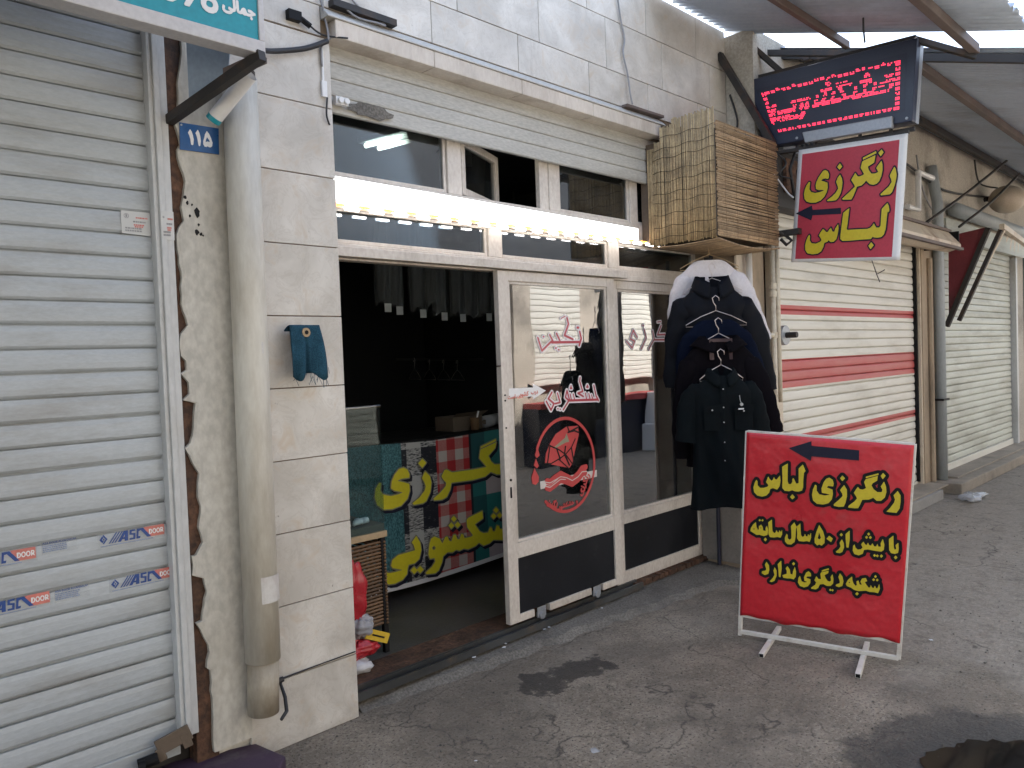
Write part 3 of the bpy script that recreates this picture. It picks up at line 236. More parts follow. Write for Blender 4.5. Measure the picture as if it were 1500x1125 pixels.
 'ban_grey': [[31371,2023,31554,2005,31874,2143,32199,2653,32304,2994,32634,3155,33084,3065,33384,3177,33684,3057,34074,3123,34464,2995,35184,3096,35484,3247,35874,2957,36534,3025,36864,3187,37824,2971,38694,3077,39474,3271,40134,3609,40554,3977,40573,4003,40577,4063,40524,4115,39594,4591,39534,4604,38994,4581,38934,4563,38905,4513,38921,4453,39277,4063,38874,4032,38544,3922,38364,3913,38334,3943,38244,4221,37974,4321,37901,4273,37734,3961,37584,3967,37494,4186,37464,4213,37224,4299,37158,4273,36984,3927,36884,3943,36783,4213,36594,4280,36543,4273,36509,4243,36324,3974,36294,3957,35964,3988,35634,4158,35301,4603,35300,4633,35964,4872,36003,4903,36017,4963,35993,5473,35967,5533,35904,5553,34554,5296,34374,5160,34344,5113,34367,4603,34393,4543,34814,4003,34794,3981,34704,3956,34224,3988,34134,4239,33894,4335,33821,4303,33684,4010,33654,3999,33581,4033,33444,4338,33234,4385,33174,4381,33130,4333,32964,4018,32934,4014,32874,4041,32752,4333,32694,4376,32454,4367,32214,4074,32064,4343,31614,4575,31554,4586,31254,4488,31224,4462,31064,4153,30934,3403,31074,3057,31134,3032,31434,3026,31484,2893,31224,2632,30684,2367,30647,2293,30774,2102],[28189,2083,28284,2072,28914,2186,29304,2486,29372,2833,29454,3026,29904,3018,30325,3253,30518,3793,30523,3853,30459,4363,30144,4886,30114,4901,30054,4890,29631,4513,29634,4432,29784,4244,29844,4001,28614,3964,28096,3733,27944,3373,27952,3313,28104,3094,28388,2983,28374,2956,27894,2983,27594,3115,27534,3106,27504,3075,27315,2743,27474,2314,27804,2132],[30263,2263,30324,2274,30624,2463,30652,2503,30647,2563,30625,2593,30354,2901,30324,2916,30264,2906,30054,2773,30024,2781,29874,2954,29814,2973,29460,2743,29456,2683,29474,2653,29754,2332,29817,2323,30054,2468],[31494,3711,31443,3763,31441,3793,31464,3807,31527,3763,31528,3733],[37509,4603,37584,4607,37854,4769,37895,4813,37895,4873,37614,5163,37531,5203,37565,5263,37543,5323,37284,5583,37254,5601,37194,5596,36894,5406,36882,5323,36964,5233,36654,5034,36624,4958,36654,4906,36924,4640,36984,4640,37284,4821],[33554,4633,33624,4625,33921,4813,33942,4843,33942,4903,33664,5203,33594,5214,33534,5182,33510,5203,33601,5263,33624,5293,33624,5353,33354,5647,33294,5666,32982,5473,32959,5443,32960,5383,33048,5263,32754,5082,32724,5053,32716,4993,32994,4683,33024,4671,33084,4684,33354,4841],[39443,4753,39474,4730,39534,4727,39935,4963,39974,5023,39954,5085,39594,5437,39534,5461,39114,5222,39075,5173,39084,5111],[38357,6703,39324,6767,39744,6751,39804,6787,40203,7363,40289,7963,40136,8443,40104,8489,39684,8798,39624,8795,39595,8773,39374,8203,39401,8143,39625,7843,39414,7584,39054,7231,38334,6826,38314,6763],[30018,6763,30744,6756,31044,6862,31102,6913,31457,7453,31587,8053,31472,8533,31442,8593,31074,8945,31014,8957,30963,8923,30673,8533,30648,8473,30834,8179,30932,7933,30939,7903,30858,7693,30444,7323,29844,7031,29815,6973,29838,6913,29936,6793],[32083,6763,32364,6741,32814,6876,33144,7336,33258,7723,33294,7745,35154,7674,36324,7752,36834,7998,37404,7747,38364,7657,38883,7873,38936,7933,39023,8533,38877,9043,38844,9095,38784,9109,38454,8962,38304,8552,37284,8637,36984,8861,36790,9193,36796,9223,37422,9673,37569,10093,37540,10183,37523,10363,37504,10393,37434,10415,35964,10035,35906,9973,35898,9823,35862,9763,35726,9163,35754,9113,36275,8563,35184,8539,33324,8589,32874,8835,32634,8821,32602,8803,32304,8419,32284,8353,32454,8079,32664,7873,32630,7723,32154,7361,31554,7068,31524,7033,31524,6969,31644,6806],[28215,6793,28314,6784,29034,6888,29550,7243,29602,7303,29806,7783,29784,8263,29724,8324,29065,8563,29124,8577,29754,8570,29803,8623,29835,8863,29678,9223,29334,9411,28944,9372,28889,9343,28524,9030,28267,8593,28202,8173,28217,8113,28494,7910,28795,7813,28764,7789,28254,7760,27714,7927,27550,8173,27607,8563,27601,8623,27564,8660,27444,8711,27384,8718,27354,8701,27061,8353,26944,7783,27140,7213,27594,6864],[30754,9073,30804,9051,30864,9073,31194,9354,31229,9403,31224,9455,31194,9493,30894,9778,30834,9801,30444,9538,30402,9463,30433,9403],[38398,9103,38454,9075,38514,9095,38934,9368,38968,9433,38934,9500,38514,9879,38454,9871,38034,9596,37988,9523,38016,9463]],
 'num': [[12597,24621,12607,24620,12647,24649,12672,24838,12645,24999,12610,25132,12551,25214,12543,25209,12459,25069,12508,24964,12542,24824,12555,24642,12558,24635],[12864,24628,12873,24622,12916,24649,12947,24831,12934,25013,12900,25153,12852,25243,12845,25247,12838,25242,12747,25104,12791,24999,12819,24866,12838,24691],[13115,24642,13153,24641,13202,24675,13251,24650,13314,24648,13385,24705,13406,24845,13357,25013,13286,25169,13202,25262,13195,25258,13117,25118,13089,24999,13038,24845,13033,24733,13079,24649,13083,24644],[13132,24828,13129,24831,13150,24915,13195,25025,13286,24915,13293,24850,13286,24848,13209,24863]],
 'G1_red': [[34388,12802,34413,12788,34433,12787,34464,12802,34953,13272,34973,13282,37693,13162,37713,13154,37742,13122,37773,13112,37813,13127,37832,13162,37831,13182,37597,13502,37415,14142,37393,14178,37373,14188,37333,14185,37313,14169,37300,14142,37301,14122,37488,13462,37495,13442,37586,13322,37573,13308,37253,13320,37153,13574,37133,13593,37113,13598,37079,13582,37068,13562,37068,13542,37143,13342,37133,13328,37113,13327,36993,13334,36890,13662,36873,13688,36853,13697,36833,13697,36810,13682,36800,13642,36886,13342,36673,13346,36655,13362,36555,13722,36533,13741,36513,13745,36493,13740,36475,13722,36469,13702,36560,13362,36553,13354,35533,13396,35516,13422,35428,13722,35413,13744,35393,13754,35373,13753,35353,13742,35341,13722,35340,13702,35422,13422,35414,13402,35233,13410,35220,13422,35134,13742,35113,13766,35093,13771,35065,13762,35050,13742,35047,13722,35124,13422,35113,13415,35073,13417,35053,13442,34865,13982,34851,14002,34813,14017,34776,14002,34762,13982,34597,13562,34614,13522,34833,13366,34843,13322,34388,12882,34370,12842],[33313,12842,33353,12836,33391,12862,33653,13203,33673,13213,33693,13195,33733,13190,34173,13240,34207,13262,34217,13282,34212,13322,34003,13862,33973,13897,33933,13899,33913,13887,33897,13862,33896,13842,34079,13362,34080,13342,34073,13339,33713,13297,33693,13291,33673,13273,33643,13302,33235,13582,33527,13902,33532,13942,33513,13973,33493,13985,33453,13984,33433,13971,33093,13611,33081,13582,33082,13562,33091,13542,33112,13522,33521,13242,33518,13222,33353,13007,33333,13007,33007,13462,32980,13482,32953,13486,32912,13462,32900,13422,32913,13390,33291,12862],[34132,12842,34193,12842,34214,12862,34219,12882,34213,12903,34193,12922,34173,12926,34133,12927,34113,12916,34099,12882,34105,12862],[33895,12902,33913,12891,33973,12886,34000,12902,34010,12922,34009,12942,33993,12964,33973,12973,33913,12974,33895,12962,33884,12942,33884,12922],[34893,13460,34722,13582,34793,13763,34813,13794,34929,13462,34913,13446],[36295,13462,36333,13462,36360,13482,36370,13522,36353,13556,36035,13702,36025,13722,36293,13773,36313,13789,36326,13822,36316,13862,36083,14442,36079,14462,36128,14682,36120,14702,36096,14722,36053,14724,36033,14711,36017,14682,35962,14442,36185,13882,36173,13866,36157,13862,35793,13794,35773,13783,35758,13762,35756,13722,35768,13702,35793,13685],[35113,14022,35273,14014,35313,14042,35321,14082,35313,14105,35293,14126,35246,14142,35254,14162,35256,14222,35249,14242,35230,14262,35193,14270,35172,14262,35152,14242,35146,14222,35144,14162,35133,14142,35093,14132,35070,14102,35066,14082,35073,14054,35093,14031],[36628,14022,36653,14011,36813,14003,36853,14025,36868,14062,36865,14082,36853,14105,36802,14142,36800,14182,36790,14202,36762,14222,36733,14226,36690,14202,36673,14138,36633,14126,36610,14102,36603,14062],[32709,16322,32733,16314,32773,16324,33553,16823,33593,16787,33633,16779,36053,16773,36068,16762,36019,16662,36019,16622,36033,16595,36053,16578,36073,16570,36113,16572,36153,16606,36365,17022,36373,17062,36243,17502,36213,17535,36173,17546,36152,17542,36122,17522,36109,17502,36103,17462,36221,17062,36153,16928,36133,16919,34413,16925,34103,17402,34080,17422,34053,17429,34026,17422,34003,17402,33994,17382,33999,17342,34259,16942,34253,16928,33793,16927,33502,17322,33473,17346,33433,17348,33413,17336,33393,17304,33399,17262,33602,16982,33553,16964,32773,16465,32759,16482,32487,17162,32453,17194,32413,17194,32379,17162,32376,17122,32680,16362],[34154,16362,34233,16354,34256,16362,34276,16382,34283,16402,34272,16442,34233,16463,34173,16464,34153,16457,34133,16436,34126,16402,34133,16382],[33906,16462,33973,16456,34013,16471,34029,16502,34019,16542,33993,16562,33973,16565,33913,16563,33893,16552,33874,16522,33874,16502,33882,16482],[35470,16962,35513,16951,35533,16953,35571,16982,35582,17022,35573,17050,35553,17072,34893,17286,34866,17302,35226,17922,35224,17962,35098,18322,35083,18342,35053,18357,35013,18354,34979,18322,34973,18282,35086,17942,34710,17302,34695,17262,34697,17242,34713,17213,34733,17198],[32871,17142,32933,17134,32973,17143,32991,17162,32997,17182,32985,17222,32953,17240,32873,17235,32853,17216,32845,17182,32851,17162],[35917,17662,35953,17649,36093,17651,36118,17662,36138,17682,36147,17702,36147,17742,36133,17768,36093,17793,35933,17790,35897,17762,35885,17722,35897,17682],[34483,18242,34493,18234,34513,18233,34873,18367,34900,18382,34907,18402,34893,18423,34873,18426,34493,18285,34476,18262]],
 'G1_white': [[34387,12702,34453,12699,34513,12726,34993,13186,35013,13190,37653,13073,37713,13035,37773,13022,37833,13034,37876,13062,37914,13122,37922,13182,37893,13257,37679,13542,37497,14182,37457,14242,37393,14276,37313,14274,37258,14242,37218,14182,37210,14122,37406,13422,37393,13405,37313,13413,37240,13602,37193,13662,37153,13682,37093,13686,36993,13633,36947,13742,36913,13770,36853,13788,36773,13768,36718,13702,36712,13622,36765,13442,36733,13435,36644,13742,36622,13782,36573,13822,36533,13834,36473,13829,36433,13808,36418,13822,36405,13882,36172,14462,36216,14642,36210,14722,36153,14793,36113,14812,36053,14816,35993,14794,35944,14742,35871,14442,36063,13942,35753,13875,35688,13822,35663,13742,35675,13682,35723,13622,36028,13482,35993,13467,35593,13487,35509,13762,35459,13822,35393,13844,35333,13834,35286,13802,35233,13721,35204,13802,35153,13847,35073,13860,35013,13837,34946,14022,34895,14082,34833,14106,34753,14094,34708,14062,34681,14022,34520,13622,34507,13562,34520,13502,34546,13462,34711,13342,34715,13322,34313,12934,34253,12990,34213,13010,34073,13010,34013,13055,33933,13066,33850,13042,33813,13003,33796,12962,33796,12902,33813,12862,33873,12810,33973,12796,34033,12807,34093,12760,34173,12748,34233,12761,34273,12791,34293,12782,34333,12730],[33272,12762,33353,12745,33433,12777,33693,13100,34193,13153,34253,13181,34289,13222,34308,13282,34300,13342,34084,13902,34033,13966,33973,13990,33893,13980,33833,13932,33806,13862,33813,13802,33960,13422,33953,13416,33673,13391,33371,13602,33579,13822,33616,13882,33623,13942,33604,14002,33553,14055,33493,14077,33433,14072,33377,14042,33033,13679,33006,13642,32987,13582,32893,13561,32830,13502,32810,13422,32833,13348,33224,12802],[33353,13155,33333,13162,33221,13322,33233,13330,33391,13222,33389,13202],[36353,13659,36304,13682,36373,13720,36384,13662,36373,13650],[36640,13922,36853,13920,36913,13957,36944,14002,36957,14082,36937,14142,36893,14193,36857,14262,36793,14307,36713,14314,36653,14290,36541,14162,36521,14122,36513,14062,36533,13996,36573,13950],[35069,13942,35113,13931,35293,13927,35353,13955,35393,14002,35411,14062,35404,14122,35346,14202,35330,14282,35272,14342,35193,14360,35113,14331,35072,14282,35053,14218,34993,14150,34976,14082,34988,14022,35013,13982],[32667,16242,32733,16223,32813,16243,33553,16707,33633,16689,35913,16683,35927,16662,35937,16582,35978,16522,36053,16482,36133,16484,36193,16515,36232,16562,36446,16982,36461,17082,36323,17542,36293,17586,36219,17642,36239,17702,36229,17782,36187,17842,36113,17881,35953,17885,35893,17871,35848,17842,35816,17802,35795,17722,35813,17647,35853,17597,35913,17565,36013,17558,36028,17542,36015,17442,36122,17082,36093,17013,35693,17010,35673,17019,35658,17082,35633,17121,35576,17162,35013,17343,35005,17362,35298,17862,35314,17902,35316,17962,35187,18342,35153,18399,35073,18445,34993,18442,34953,18490,34913,18512,34853,18514,34446,18362,34394,18302,34387,18242,34401,18202,34433,18165,34513,18142,34873,18271,34883,18262,34987,17962,34619,17322,34606,17242,34633,17169,34684,17122,34985,17022,34953,17012,34473,17013,34170,17462,34113,17506,34053,17519,33993,17507,33953,17481,33912,17422,33903,17362,33918,17302,34099,17022,33853,17015,33833,17024,33553,17400,33493,17434,33413,17436,33332,17382,33310,17342,33302,17282,33318,17222,33463,17022,32813,16597,32557,17222,32493,17275,32453,17286,32393,17282,32349,17262,32309,17222,32286,17162,32288,17102,32599,16322,32621,16282],[34112,16282,34153,16268,34233,16264,34273,16271,34326,16302,34357,16342,34373,16402,34363,16462,34339,16502,34293,16538,34253,16551,34113,16554,34073,16617,34013,16650,33913,16655,33835,16622,33802,16582,33784,16522,33792,16462,33814,16422,33893,16371,33973,16366,34033,16376,34065,16322],[32830,17062,32893,17045,32973,17047,33053,17095,33080,17142,33087,17202,33067,17262,33033,17300,32973,17328,32893,17331,32833,17316,32790,17282,32759,17222,32757,17162,32783,17102]],
 'G2_red': [[46547,16167,46583,16150,46603,16152,46629,16167,46642,16187,46749,16647,46743,16685,46724,16707,46567,16847,46923,17000,46957,17027,46961,17067,46923,17610,46903,17636,46883,17644,46843,17632,46827,17607,46857,17087,46843,17076,46483,16923,46423,16965,46303,16967,46315,17007,46300,17047,46051,17327,46023,17344,45217,17327,45618,17887,45628,17907,45623,17947,45603,17968,45583,17976,45543,17968,45523,17947,45063,17307,45044,17267,45058,17227,45083,17210,45103,17207,45983,17232,46203,16987,46183,16969,44763,16981,44744,17007,44576,17547,44563,17570,44523,17584,44493,17567,44481,17527,44643,16987,43983,16338,43964,16307,43964,16287,43983,16259,44023,16250,44043,16261,44663,16871,46383,16851,46618,16647,46626,16627,46534,16227,46534,16187],[43115,16267,43143,16269,43166,16287,43783,17032,43802,17067,43583,17635,43563,17663,43543,17671,43523,17670,43503,17657,43489,17627,43492,17607,43697,17087,43688,17067,43091,16347,43077,16307,43085,16287],[42078,16367,42103,16356,42143,16369,42466,16847,42463,16870,42443,16894,42023,17027,42283,17485,42303,17484,42664,17087,42683,17073,42723,17070,42743,17081,42760,17107,42757,17147,42743,17165,42323,17627,42283,17650,42261,17647,42233,17627,42224,17607,42223,17567,41906,17007,41907,16987,41919,16967,41943,16954,42344,16827,42103,16475,42083,16483,41543,16905,41503,16905,41483,16887,41477,16867,41479,16847,41503,16819],[43386,17867,43423,17859,43491,17867,43510,17887,43517,17907,43504,17947,43463,17966,43403,17965,43383,17956,43363,17928,43361,17907,43367,17887],[45130,18127,45163,18123,45563,18154,45588,18167,45596,18187,45590,18207,45563,18223,45143,18190,45115,18167,45114,18147]],
 'G2_white': [[46542,16067,46603,16061,46663,16080,46703,16115,46730,16167,46840,16647,46823,16727,46747,16807,46742,16827,46983,16929,47023,16964,47046,17007,47051,17067,47006,17647,46963,17704,46903,17732,46823,17724,46771,17687,46746,17647,46736,17587,46764,17147,46503,17033,46403,17057,46118,17387,46063,17425,46003,17435,45403,17422,45699,17847,45715,17887,45717,17947,45691,18007,45643,18049,45589,18067,45623,18079,45670,18127,45684,18167,45680,18227,45636,18287,45563,18313,45123,18278,45063,18247,45034,18207,45023,18167,45033,18107,45060,18067,45103,18040,45163,18032,45483,18057,45500,18047,45456,18007,44981,17347,44956,17287,44965,17207,45012,17147,45083,17118,45943,17140,46012,17067,44823,17072,44648,17607,44583,17663,44543,17674,44483,17667,44443,17645,44410,17607,44391,17527,44541,17027,44535,17007,43906,16387,43874,16307,43892,16227,43943,16177,44023,16160,44083,16179,44703,16777,46343,16762,46527,16607,46441,16207,46464,16127,46502,16087],[43069,16187,43143,16177,43223,16217,43863,16987,43885,17027,43892,17067,43883,17120,43668,17667,43627,17727,43583,17753,43483,17758,43423,17702,43399,17627,43411,17567,43592,17107,43588,17087,43009,16387,42988,16327,42995,16267,43023,16220],[42086,16267,42143,16269,42209,16307,42527,16767,42554,16827,42545,16907,42495,16967,42160,17087,42303,17338,42603,17021,42643,16992,42723,16978,42783,16999,42832,17047,42852,17107,42846,17167,42808,17227,42383,17695,42303,17738,42223,17730,42163,17685,42142,17647,42130,17587,41818,17027,41826,16947,41875,16887,42173,16787,42195,16767,42083,16605,41579,16987,41523,17000,41463,16986,41416,16947,41389,16887,41391,16827,41425,16767,42023,16296],[43344,17787,43403,17769,43483,17770,43523,17779,43563,17810,43591,17847,43607,17907,43596,17967,43563,18015,43503,18050,43403,18056,43343,18037,43307,18007,43275,17947,43273,17887,43299,17827]],
 'em_gem': [[34712,9328,34794,9309,35074,9516,35386,10308,35789,11248,35723,11768,34654,11805,33694,11465,33154,10948,32785,10408,32676,9868,32694,9854,33834,9546]],
 'em_shine': [[33646,10672,33737,10654,34517,10857,34857,10879,34869,10892,34637,11426,34488,11152,33536,10712,33564,10692]],
 'em_drops': [[31776,8722,31835,8703,32083,8862,32100,9142,31775,9672,31755,9674,31496,9162,31556,8802],[31935,9662,31955,9644,31975,9646,32130,9762,31915,10226,31734,9842],[31978,10242,31995,10223,32243,10362,32075,10868,32055,10858,31848,10422,31846,10402]],
 'em_tape': [[32225,8412,32228,8393,32248,8393,37368,8432,37380,8452,37400,8832,37388,8856,32228,8846,32209,8832]],
 'em_facet': [[34664,9299,34692,9281,34732,9291,34745,9319,34732,9347,34019,9879,34045,9919,34040,9959,34372,10082,34772,9429,34812,9422,34844,9439,34858,9459,34860,9499,34594,9959,34612,9965,35132,9407,35172,9401,35212,9445,35252,9431,35277,9439,35297,9459,35303,9499,35090,10519,35451,10979,35452,11021,35432,11038,35392,11031,35032,10574,34971,10519,34492,10215,34471,10219,34568,10619,34559,10659,34532,10682,34492,10685,34452,10649,34370,10319,34352,10288,33912,10553,33792,10601,33752,10642,33692,10641,33212,10832,33152,10882,33072,10861,33061,10839,33078,10799,33073,10779,32825,9859,32652,9865,32634,9839,32650,9799,33172,9725,33852,9901],[35172,9481,34552,10159,34992,10437,35185,9519,35189,9499],[33072,9817,32931,9839,33174,10739,33192,10754,33672,10564,33898,10019,33897,9999,33172,9805],[34012,10039,33830,10479,33832,10500,34340,10199,34332,10153],[35749,11299,35792,11314,35807,11339,35802,11379,35784,11399,35429,11539,35752,11634,35780,11679,35752,11730,35712,11735,34952,11532,34929,11539,34782,11839,34732,11852,34694,11819,34693,11779,34817,11519,34727,11479,34716,11439,34752,11394,35352,11450]],
 'em_wave': [[32940,8146,33005,8131,33065,8139,33592,8326,33985,8501,34425,8365,34945,8146,35005,8135,35065,8144,35645,8346,36085,8645,36285,8648,36365,8677,36424,8746,36439,8846,36405,8928,36325,8986,36425,9026,36469,9066,36503,9146,36497,9226,36445,9306,36365,9345,35905,9326,35845,9292,35485,9002,35025,8770,34065,9220,34005,9236,33945,9231,33405,9065,33025,8892,32825,8965,32745,8965,32665,8921,32618,8846,32612,8766,32647,8686,32705,8639,32965,8541,33108,8526,33005,8496,32805,8570,32705,8563,32645,8526,32613,8486,32592,8426,32593,8366,32616,8306,32665,8256],[33125,8536,33110,8546,33525,8735,33725,8797,33745,8801,33763,8786,33465,8652]],
 'em_foam': [[32995,8371,33035,8371,33963,8714,34403,8644,34423,8650,34431,8671,34403,8695,33963,8768,33023,8421,32523,8573,32498,8551,32503,8531,32523,8521],[35013,8491,35583,8655,35963,8897,36403,8868,36423,8872,36434,8891,36426,8911,36403,8919,35943,8948,35563,8702,35023,8542,34503,8786,33983,8914,33043,8676,32583,8791,32551,8771,32556,8751,32583,8739,33023,8622,33983,8863,34483,8739]],
 'em_ring': [[34304,6668,34621,6652,34821,6663,35201,6725,35401,6782,35741,6921,35921,7018,36101,7134,36401,7381,36543,7528,36781,7833,36901,8028,36993,8208,37133,8568,37193,8788,37234,9008,37266,9388,37263,9608,37243,9828,37165,10228,37097,10448,36945,10808,36835,11008,36718,11188,36478,11488,36321,11648,36161,11788,35851,12008,35661,12116,35305,12268,35109,12328,34901,12375,34541,12417,34141,12405,33761,12337,33581,12284,33252,12148,32921,11953,32617,11708,32373,11448,32251,11288,32061,10975,31971,10788,31969,10728,31992,10688,32061,10658,32130,10688,32301,11011,32402,11168,32523,11328,32748,11568,33021,11789,33341,11978,33501,12050,33801,12149,34161,12215,34541,12224,34881,12184,35061,12143,35241,12087,35561,11951,35901,11746,36201,11498,36341,11354,36561,11079,36770,10728,36922,10368,36982,10168,37052,9808,37075,9408,37040,9008,36957,8648,36819,8288,36628,7948,36401,7656,36121,7390,35832,7188,35501,7023,35161,6913,34801,6853,34441,6848,34081,6895,33741,6990,33401,7140,33241,7231,32964,7428,32661,7704,32601,7712,32553,7688,32523,7628,32528,7588,32553,7548,32832,7288,33161,7055,33481,6888,33681,6808,34041,6708]],
 'arrow_sticker': [[29795,14348,31703,14309,31688,14528,32773,14068,31694,13636,31677,13801,29770,13855]],
 'w_jamali': [[212,7,384,7,465,28,546,67,598,115,627,169,735,204,788,249,843,443,861,276,897,224,924,206,978,188,1059,182,1113,188,1193,223,1247,189,1328,170,1425,196,1544,182,1679,202,1690,196,1652,142,1658,88,1706,43,1760,40,1814,84,1821,142,1787,194,1735,223,1895,301,1976,318,2000,357,1995,411,1976,453,1895,473,1760,541,1679,560,1598,557,1544,544,1519,519,1538,411,1571,393,1652,401,1720,384,1625,353,1517,342,1490,361,1425,492,1382,541,1328,566,1274,567,1184,519,1138,465,1079,357,1059,341,1032,343,1011,357,1006,384,990,789,978,833,951,850,870,850,832,816,829,492,816,452,800,816,762,850,681,850,654,832,643,789,658,357,600,343,438,393,387,384,357,276,384,241,442,223,456,196,330,160,249,163,196,181,161,223,185,357,171,384,88,420,61,416,34,384,1,249,18,142,88,57]],
 'w_darb': [[489,36,580,27,616,50,649,109,649,145,616,205,580,229,507,232,488,254,507,300,543,312,978,311,1041,362,1078,435,1087,543,1053,688,1014,773,978,788,942,778,869,751,846,724,895,507,878,471,688,428,398,423,254,443,210,471,198,507,219,652,194,688,72,718,36,690,0,507,7,435,36,362,109,292,181,258,326,230,471,230,486,217,451,181,437,109],[1041,36,1087,0,1123,7,1268,76,1382,181,1449,309,1485,309,1594,256,1739,241,1847,260,1948,326,1997,435,1990,543,1931,688,1838,833,1811,855,1775,856,1684,797,1664,761,1799,507,1803,471,1775,445,1666,442,1557,478,1521,457,1485,398,1435,580,1376,698,1340,719,1304,710,1210,652,1203,616,1269,471,1267,362,1195,262,1014,158,1013,109]],
 'w_keshoyi': [[120,24,213,1,308,3,402,25,497,74,515,47,545,30,568,27,616,43,663,27,710,47,734,91,749,24,781,1,923,41,971,73,1042,149,1184,185,1255,160,1326,164,1421,196,1563,194,1657,160,1847,173,1918,213,1944,260,1950,308,1917,402,1807,521,1987,616,2000,639,1994,663,1972,710,1941,730,1752,638,1667,568,1653,521,1657,489,1815,331,1826,308,1799,292,1657,289,1634,306,1611,450,1586,474,1515,471,1492,450,1498,308,1468,288,1440,308,1447,402,1421,422,1345,426,1327,402,1309,308,1278,288,1251,308,1265,379,1255,400,1184,426,1160,422,1143,402,1113,299,1065,288,1049,308,1031,379,994,434,923,469,852,459,787,402,758,338,734,331,748,260,772,213,805,184,850,166,828,142,758,128,734,97,710,146,670,166,671,189,699,213,725,260,734,331,703,474,687,506,663,517,592,493,573,474,608,331,610,308,592,290,521,289,355,336,331,317,314,237,331,212,399,189,405,166,355,141,260,128,166,146,130,189,151,308,142,324,71,357,47,352,31,331,8,260,2,166,16,118,47,73],[1300,474,1350,472,1373,487,1397,473,1444,472,1468,486,1490,521,1485,568,1444,616,1425,663,1397,682,1350,681,1326,666,1302,613,1263,568,1258,521]],
 'w_ast': [[153,32,382,0,414,9,445,68,477,77,795,76,827,90,923,32,1018,16,1113,19,1209,43,1272,19,1336,15,1400,23,1495,67,1718,62,1751,95,1791,191,1792,286,1729,477,1686,495,1578,445,1569,414,1622,223,1591,188,1555,191,1545,223,1561,318,1548,350,1432,380,1396,350,1371,223,1336,188,1300,191,1291,223,1304,324,1272,353,1177,372,1149,350,1114,223,1082,189,1012,191,986,208,990,254,976,286,891,336,859,329,763,253,636,200,477,175,318,176,191,211,173,254,191,382,159,415,64,433,35,414,15,350,5,191,52,95],[1844,32,1877,20,1972,24,2000,64,1981,732,1975,763,1941,788,1845,787,1816,763,1810,732,1828,64],[366,414,414,398,477,421,541,398,573,402,604,419,636,471,625,541,573,582,541,586,477,563,445,582,382,580,350,558,323,509,334,445]],
 'w_negin': [[171,35,355,0,532,28,654,106,745,258,831,213,805,142,816,99,852,58,923,41,994,60,1065,41,1128,71,1152,106,1154,177,1134,213,1171,239,1384,246,1526,300,1633,250,1704,239,1881,269,1972,355,1999,461,1991,568,1952,712,1917,767,1872,781,1917,798,1951,852,1947,923,1917,964,1846,988,1778,958,1754,923,1750,852,1775,810,1830,781,1758,710,1813,461,1775,433,1704,434,1642,461,1526,631,1385,781,1633,907,1679,958,1591,1171,1562,1208,1526,1213,1095,958,1090,923,1164,816,1171,722,1391,497,1412,461,1384,439,1171,432,1100,444,1088,461,1104,603,1065,632,958,646,922,603,887,457,852,435,781,433,733,461,674,636,603,641,532,620,502,568,549,355,526,248,461,207,319,195,248,213,207,248,193,319,226,461,213,485,106,535,71,528,11,390,4,248,24,177,70,106],[324,674,390,665,458,710,475,781,426,857,355,872,308,852,277,816,268,745]],
 'w_khoshk': [[79,16,140,1,202,2,265,16,327,48,339,31,358,19,374,18,405,28,436,18,467,31,483,60,498,8,529,3,615,31,685,98,778,121,809,107,841,105,887,112,918,128,1027,127,1074,107,1136,105,1199,110,1245,130,1323,105,1370,108,1401,121,1463,105,1510,111,1557,129,1650,126,1712,105,1774,108,1837,123,1936,171,1992,186,2000,202,1997,233,1993,249,1977,259,1946,264,1837,314,1828,327,1846,358,1838,389,1821,404,1790,408,1774,401,1755,374,1759,342,1772,327,1760,311,1731,296,1735,249,1743,232,1759,226,1821,230,1852,218,1774,193,1712,191,1695,218,1685,296,1669,311,1650,312,1619,308,1608,296,1611,202,1603,192,1588,189,1573,202,1580,249,1572,271,1525,284,1510,280,1499,265,1487,202,1479,191,1463,189,1449,202,1458,249,1450,265,1401,281,1378,265,1354,192,1323,191,1299,202,1245,280,1186,342,1307,406,1315,420,1311,436,1297,467,1276,480,1136,410,1105,385,1090,358,1087,327,1095,311,1198,202,1183,192,1090,190,1074,201,1059,296,1043,312,1027,312,996,310,981,296,985,202,965,189,947,202,952,265,934,277,903,283,887,282,873,265,856,195,841,189,825,195,831,249,825,263,778,280,763,278,751,265,732,197,700,190,689,202,678,249,654,285,623,304,576,307,530,280,498,222,483,218,492,171,508,140,529,121,559,109,544,93,498,84,483,64,467,96,440,109,441,125,459,140,477,171,483,218,462,311,451,332,436,340,389,324,377,311,400,218,401,202,389,191,342,190,233,221,218,208,206,156,218,139,262,125,266,109,233,93,171,84,109,96,85,125,99,202,93,213,47,235,31,232,20,218,5,171,1,109,11,78,31,48],[854,311,887,310,903,320,918,311,949,310,965,320,979,342,976,374,949,405,937,436,918,448,887,448,872,438,856,403,830,374,827,342],[1482,311,1510,309,1525,317,1572,309,1598,327,1606,342,1603,374,1557,442,1541,449,1510,446,1494,433,1484,405,1457,374,1454,342,1463,325]],
 'w_va': [[94,149,298,0,1042,176,1492,447,1839,893,1992,1489,1951,2084,1775,2531,1340,2901,1042,2947,744,2878,467,2680,257,2382,118,1935,148,1489,298,1238,613,1042,624,893,77,744,0,595]],
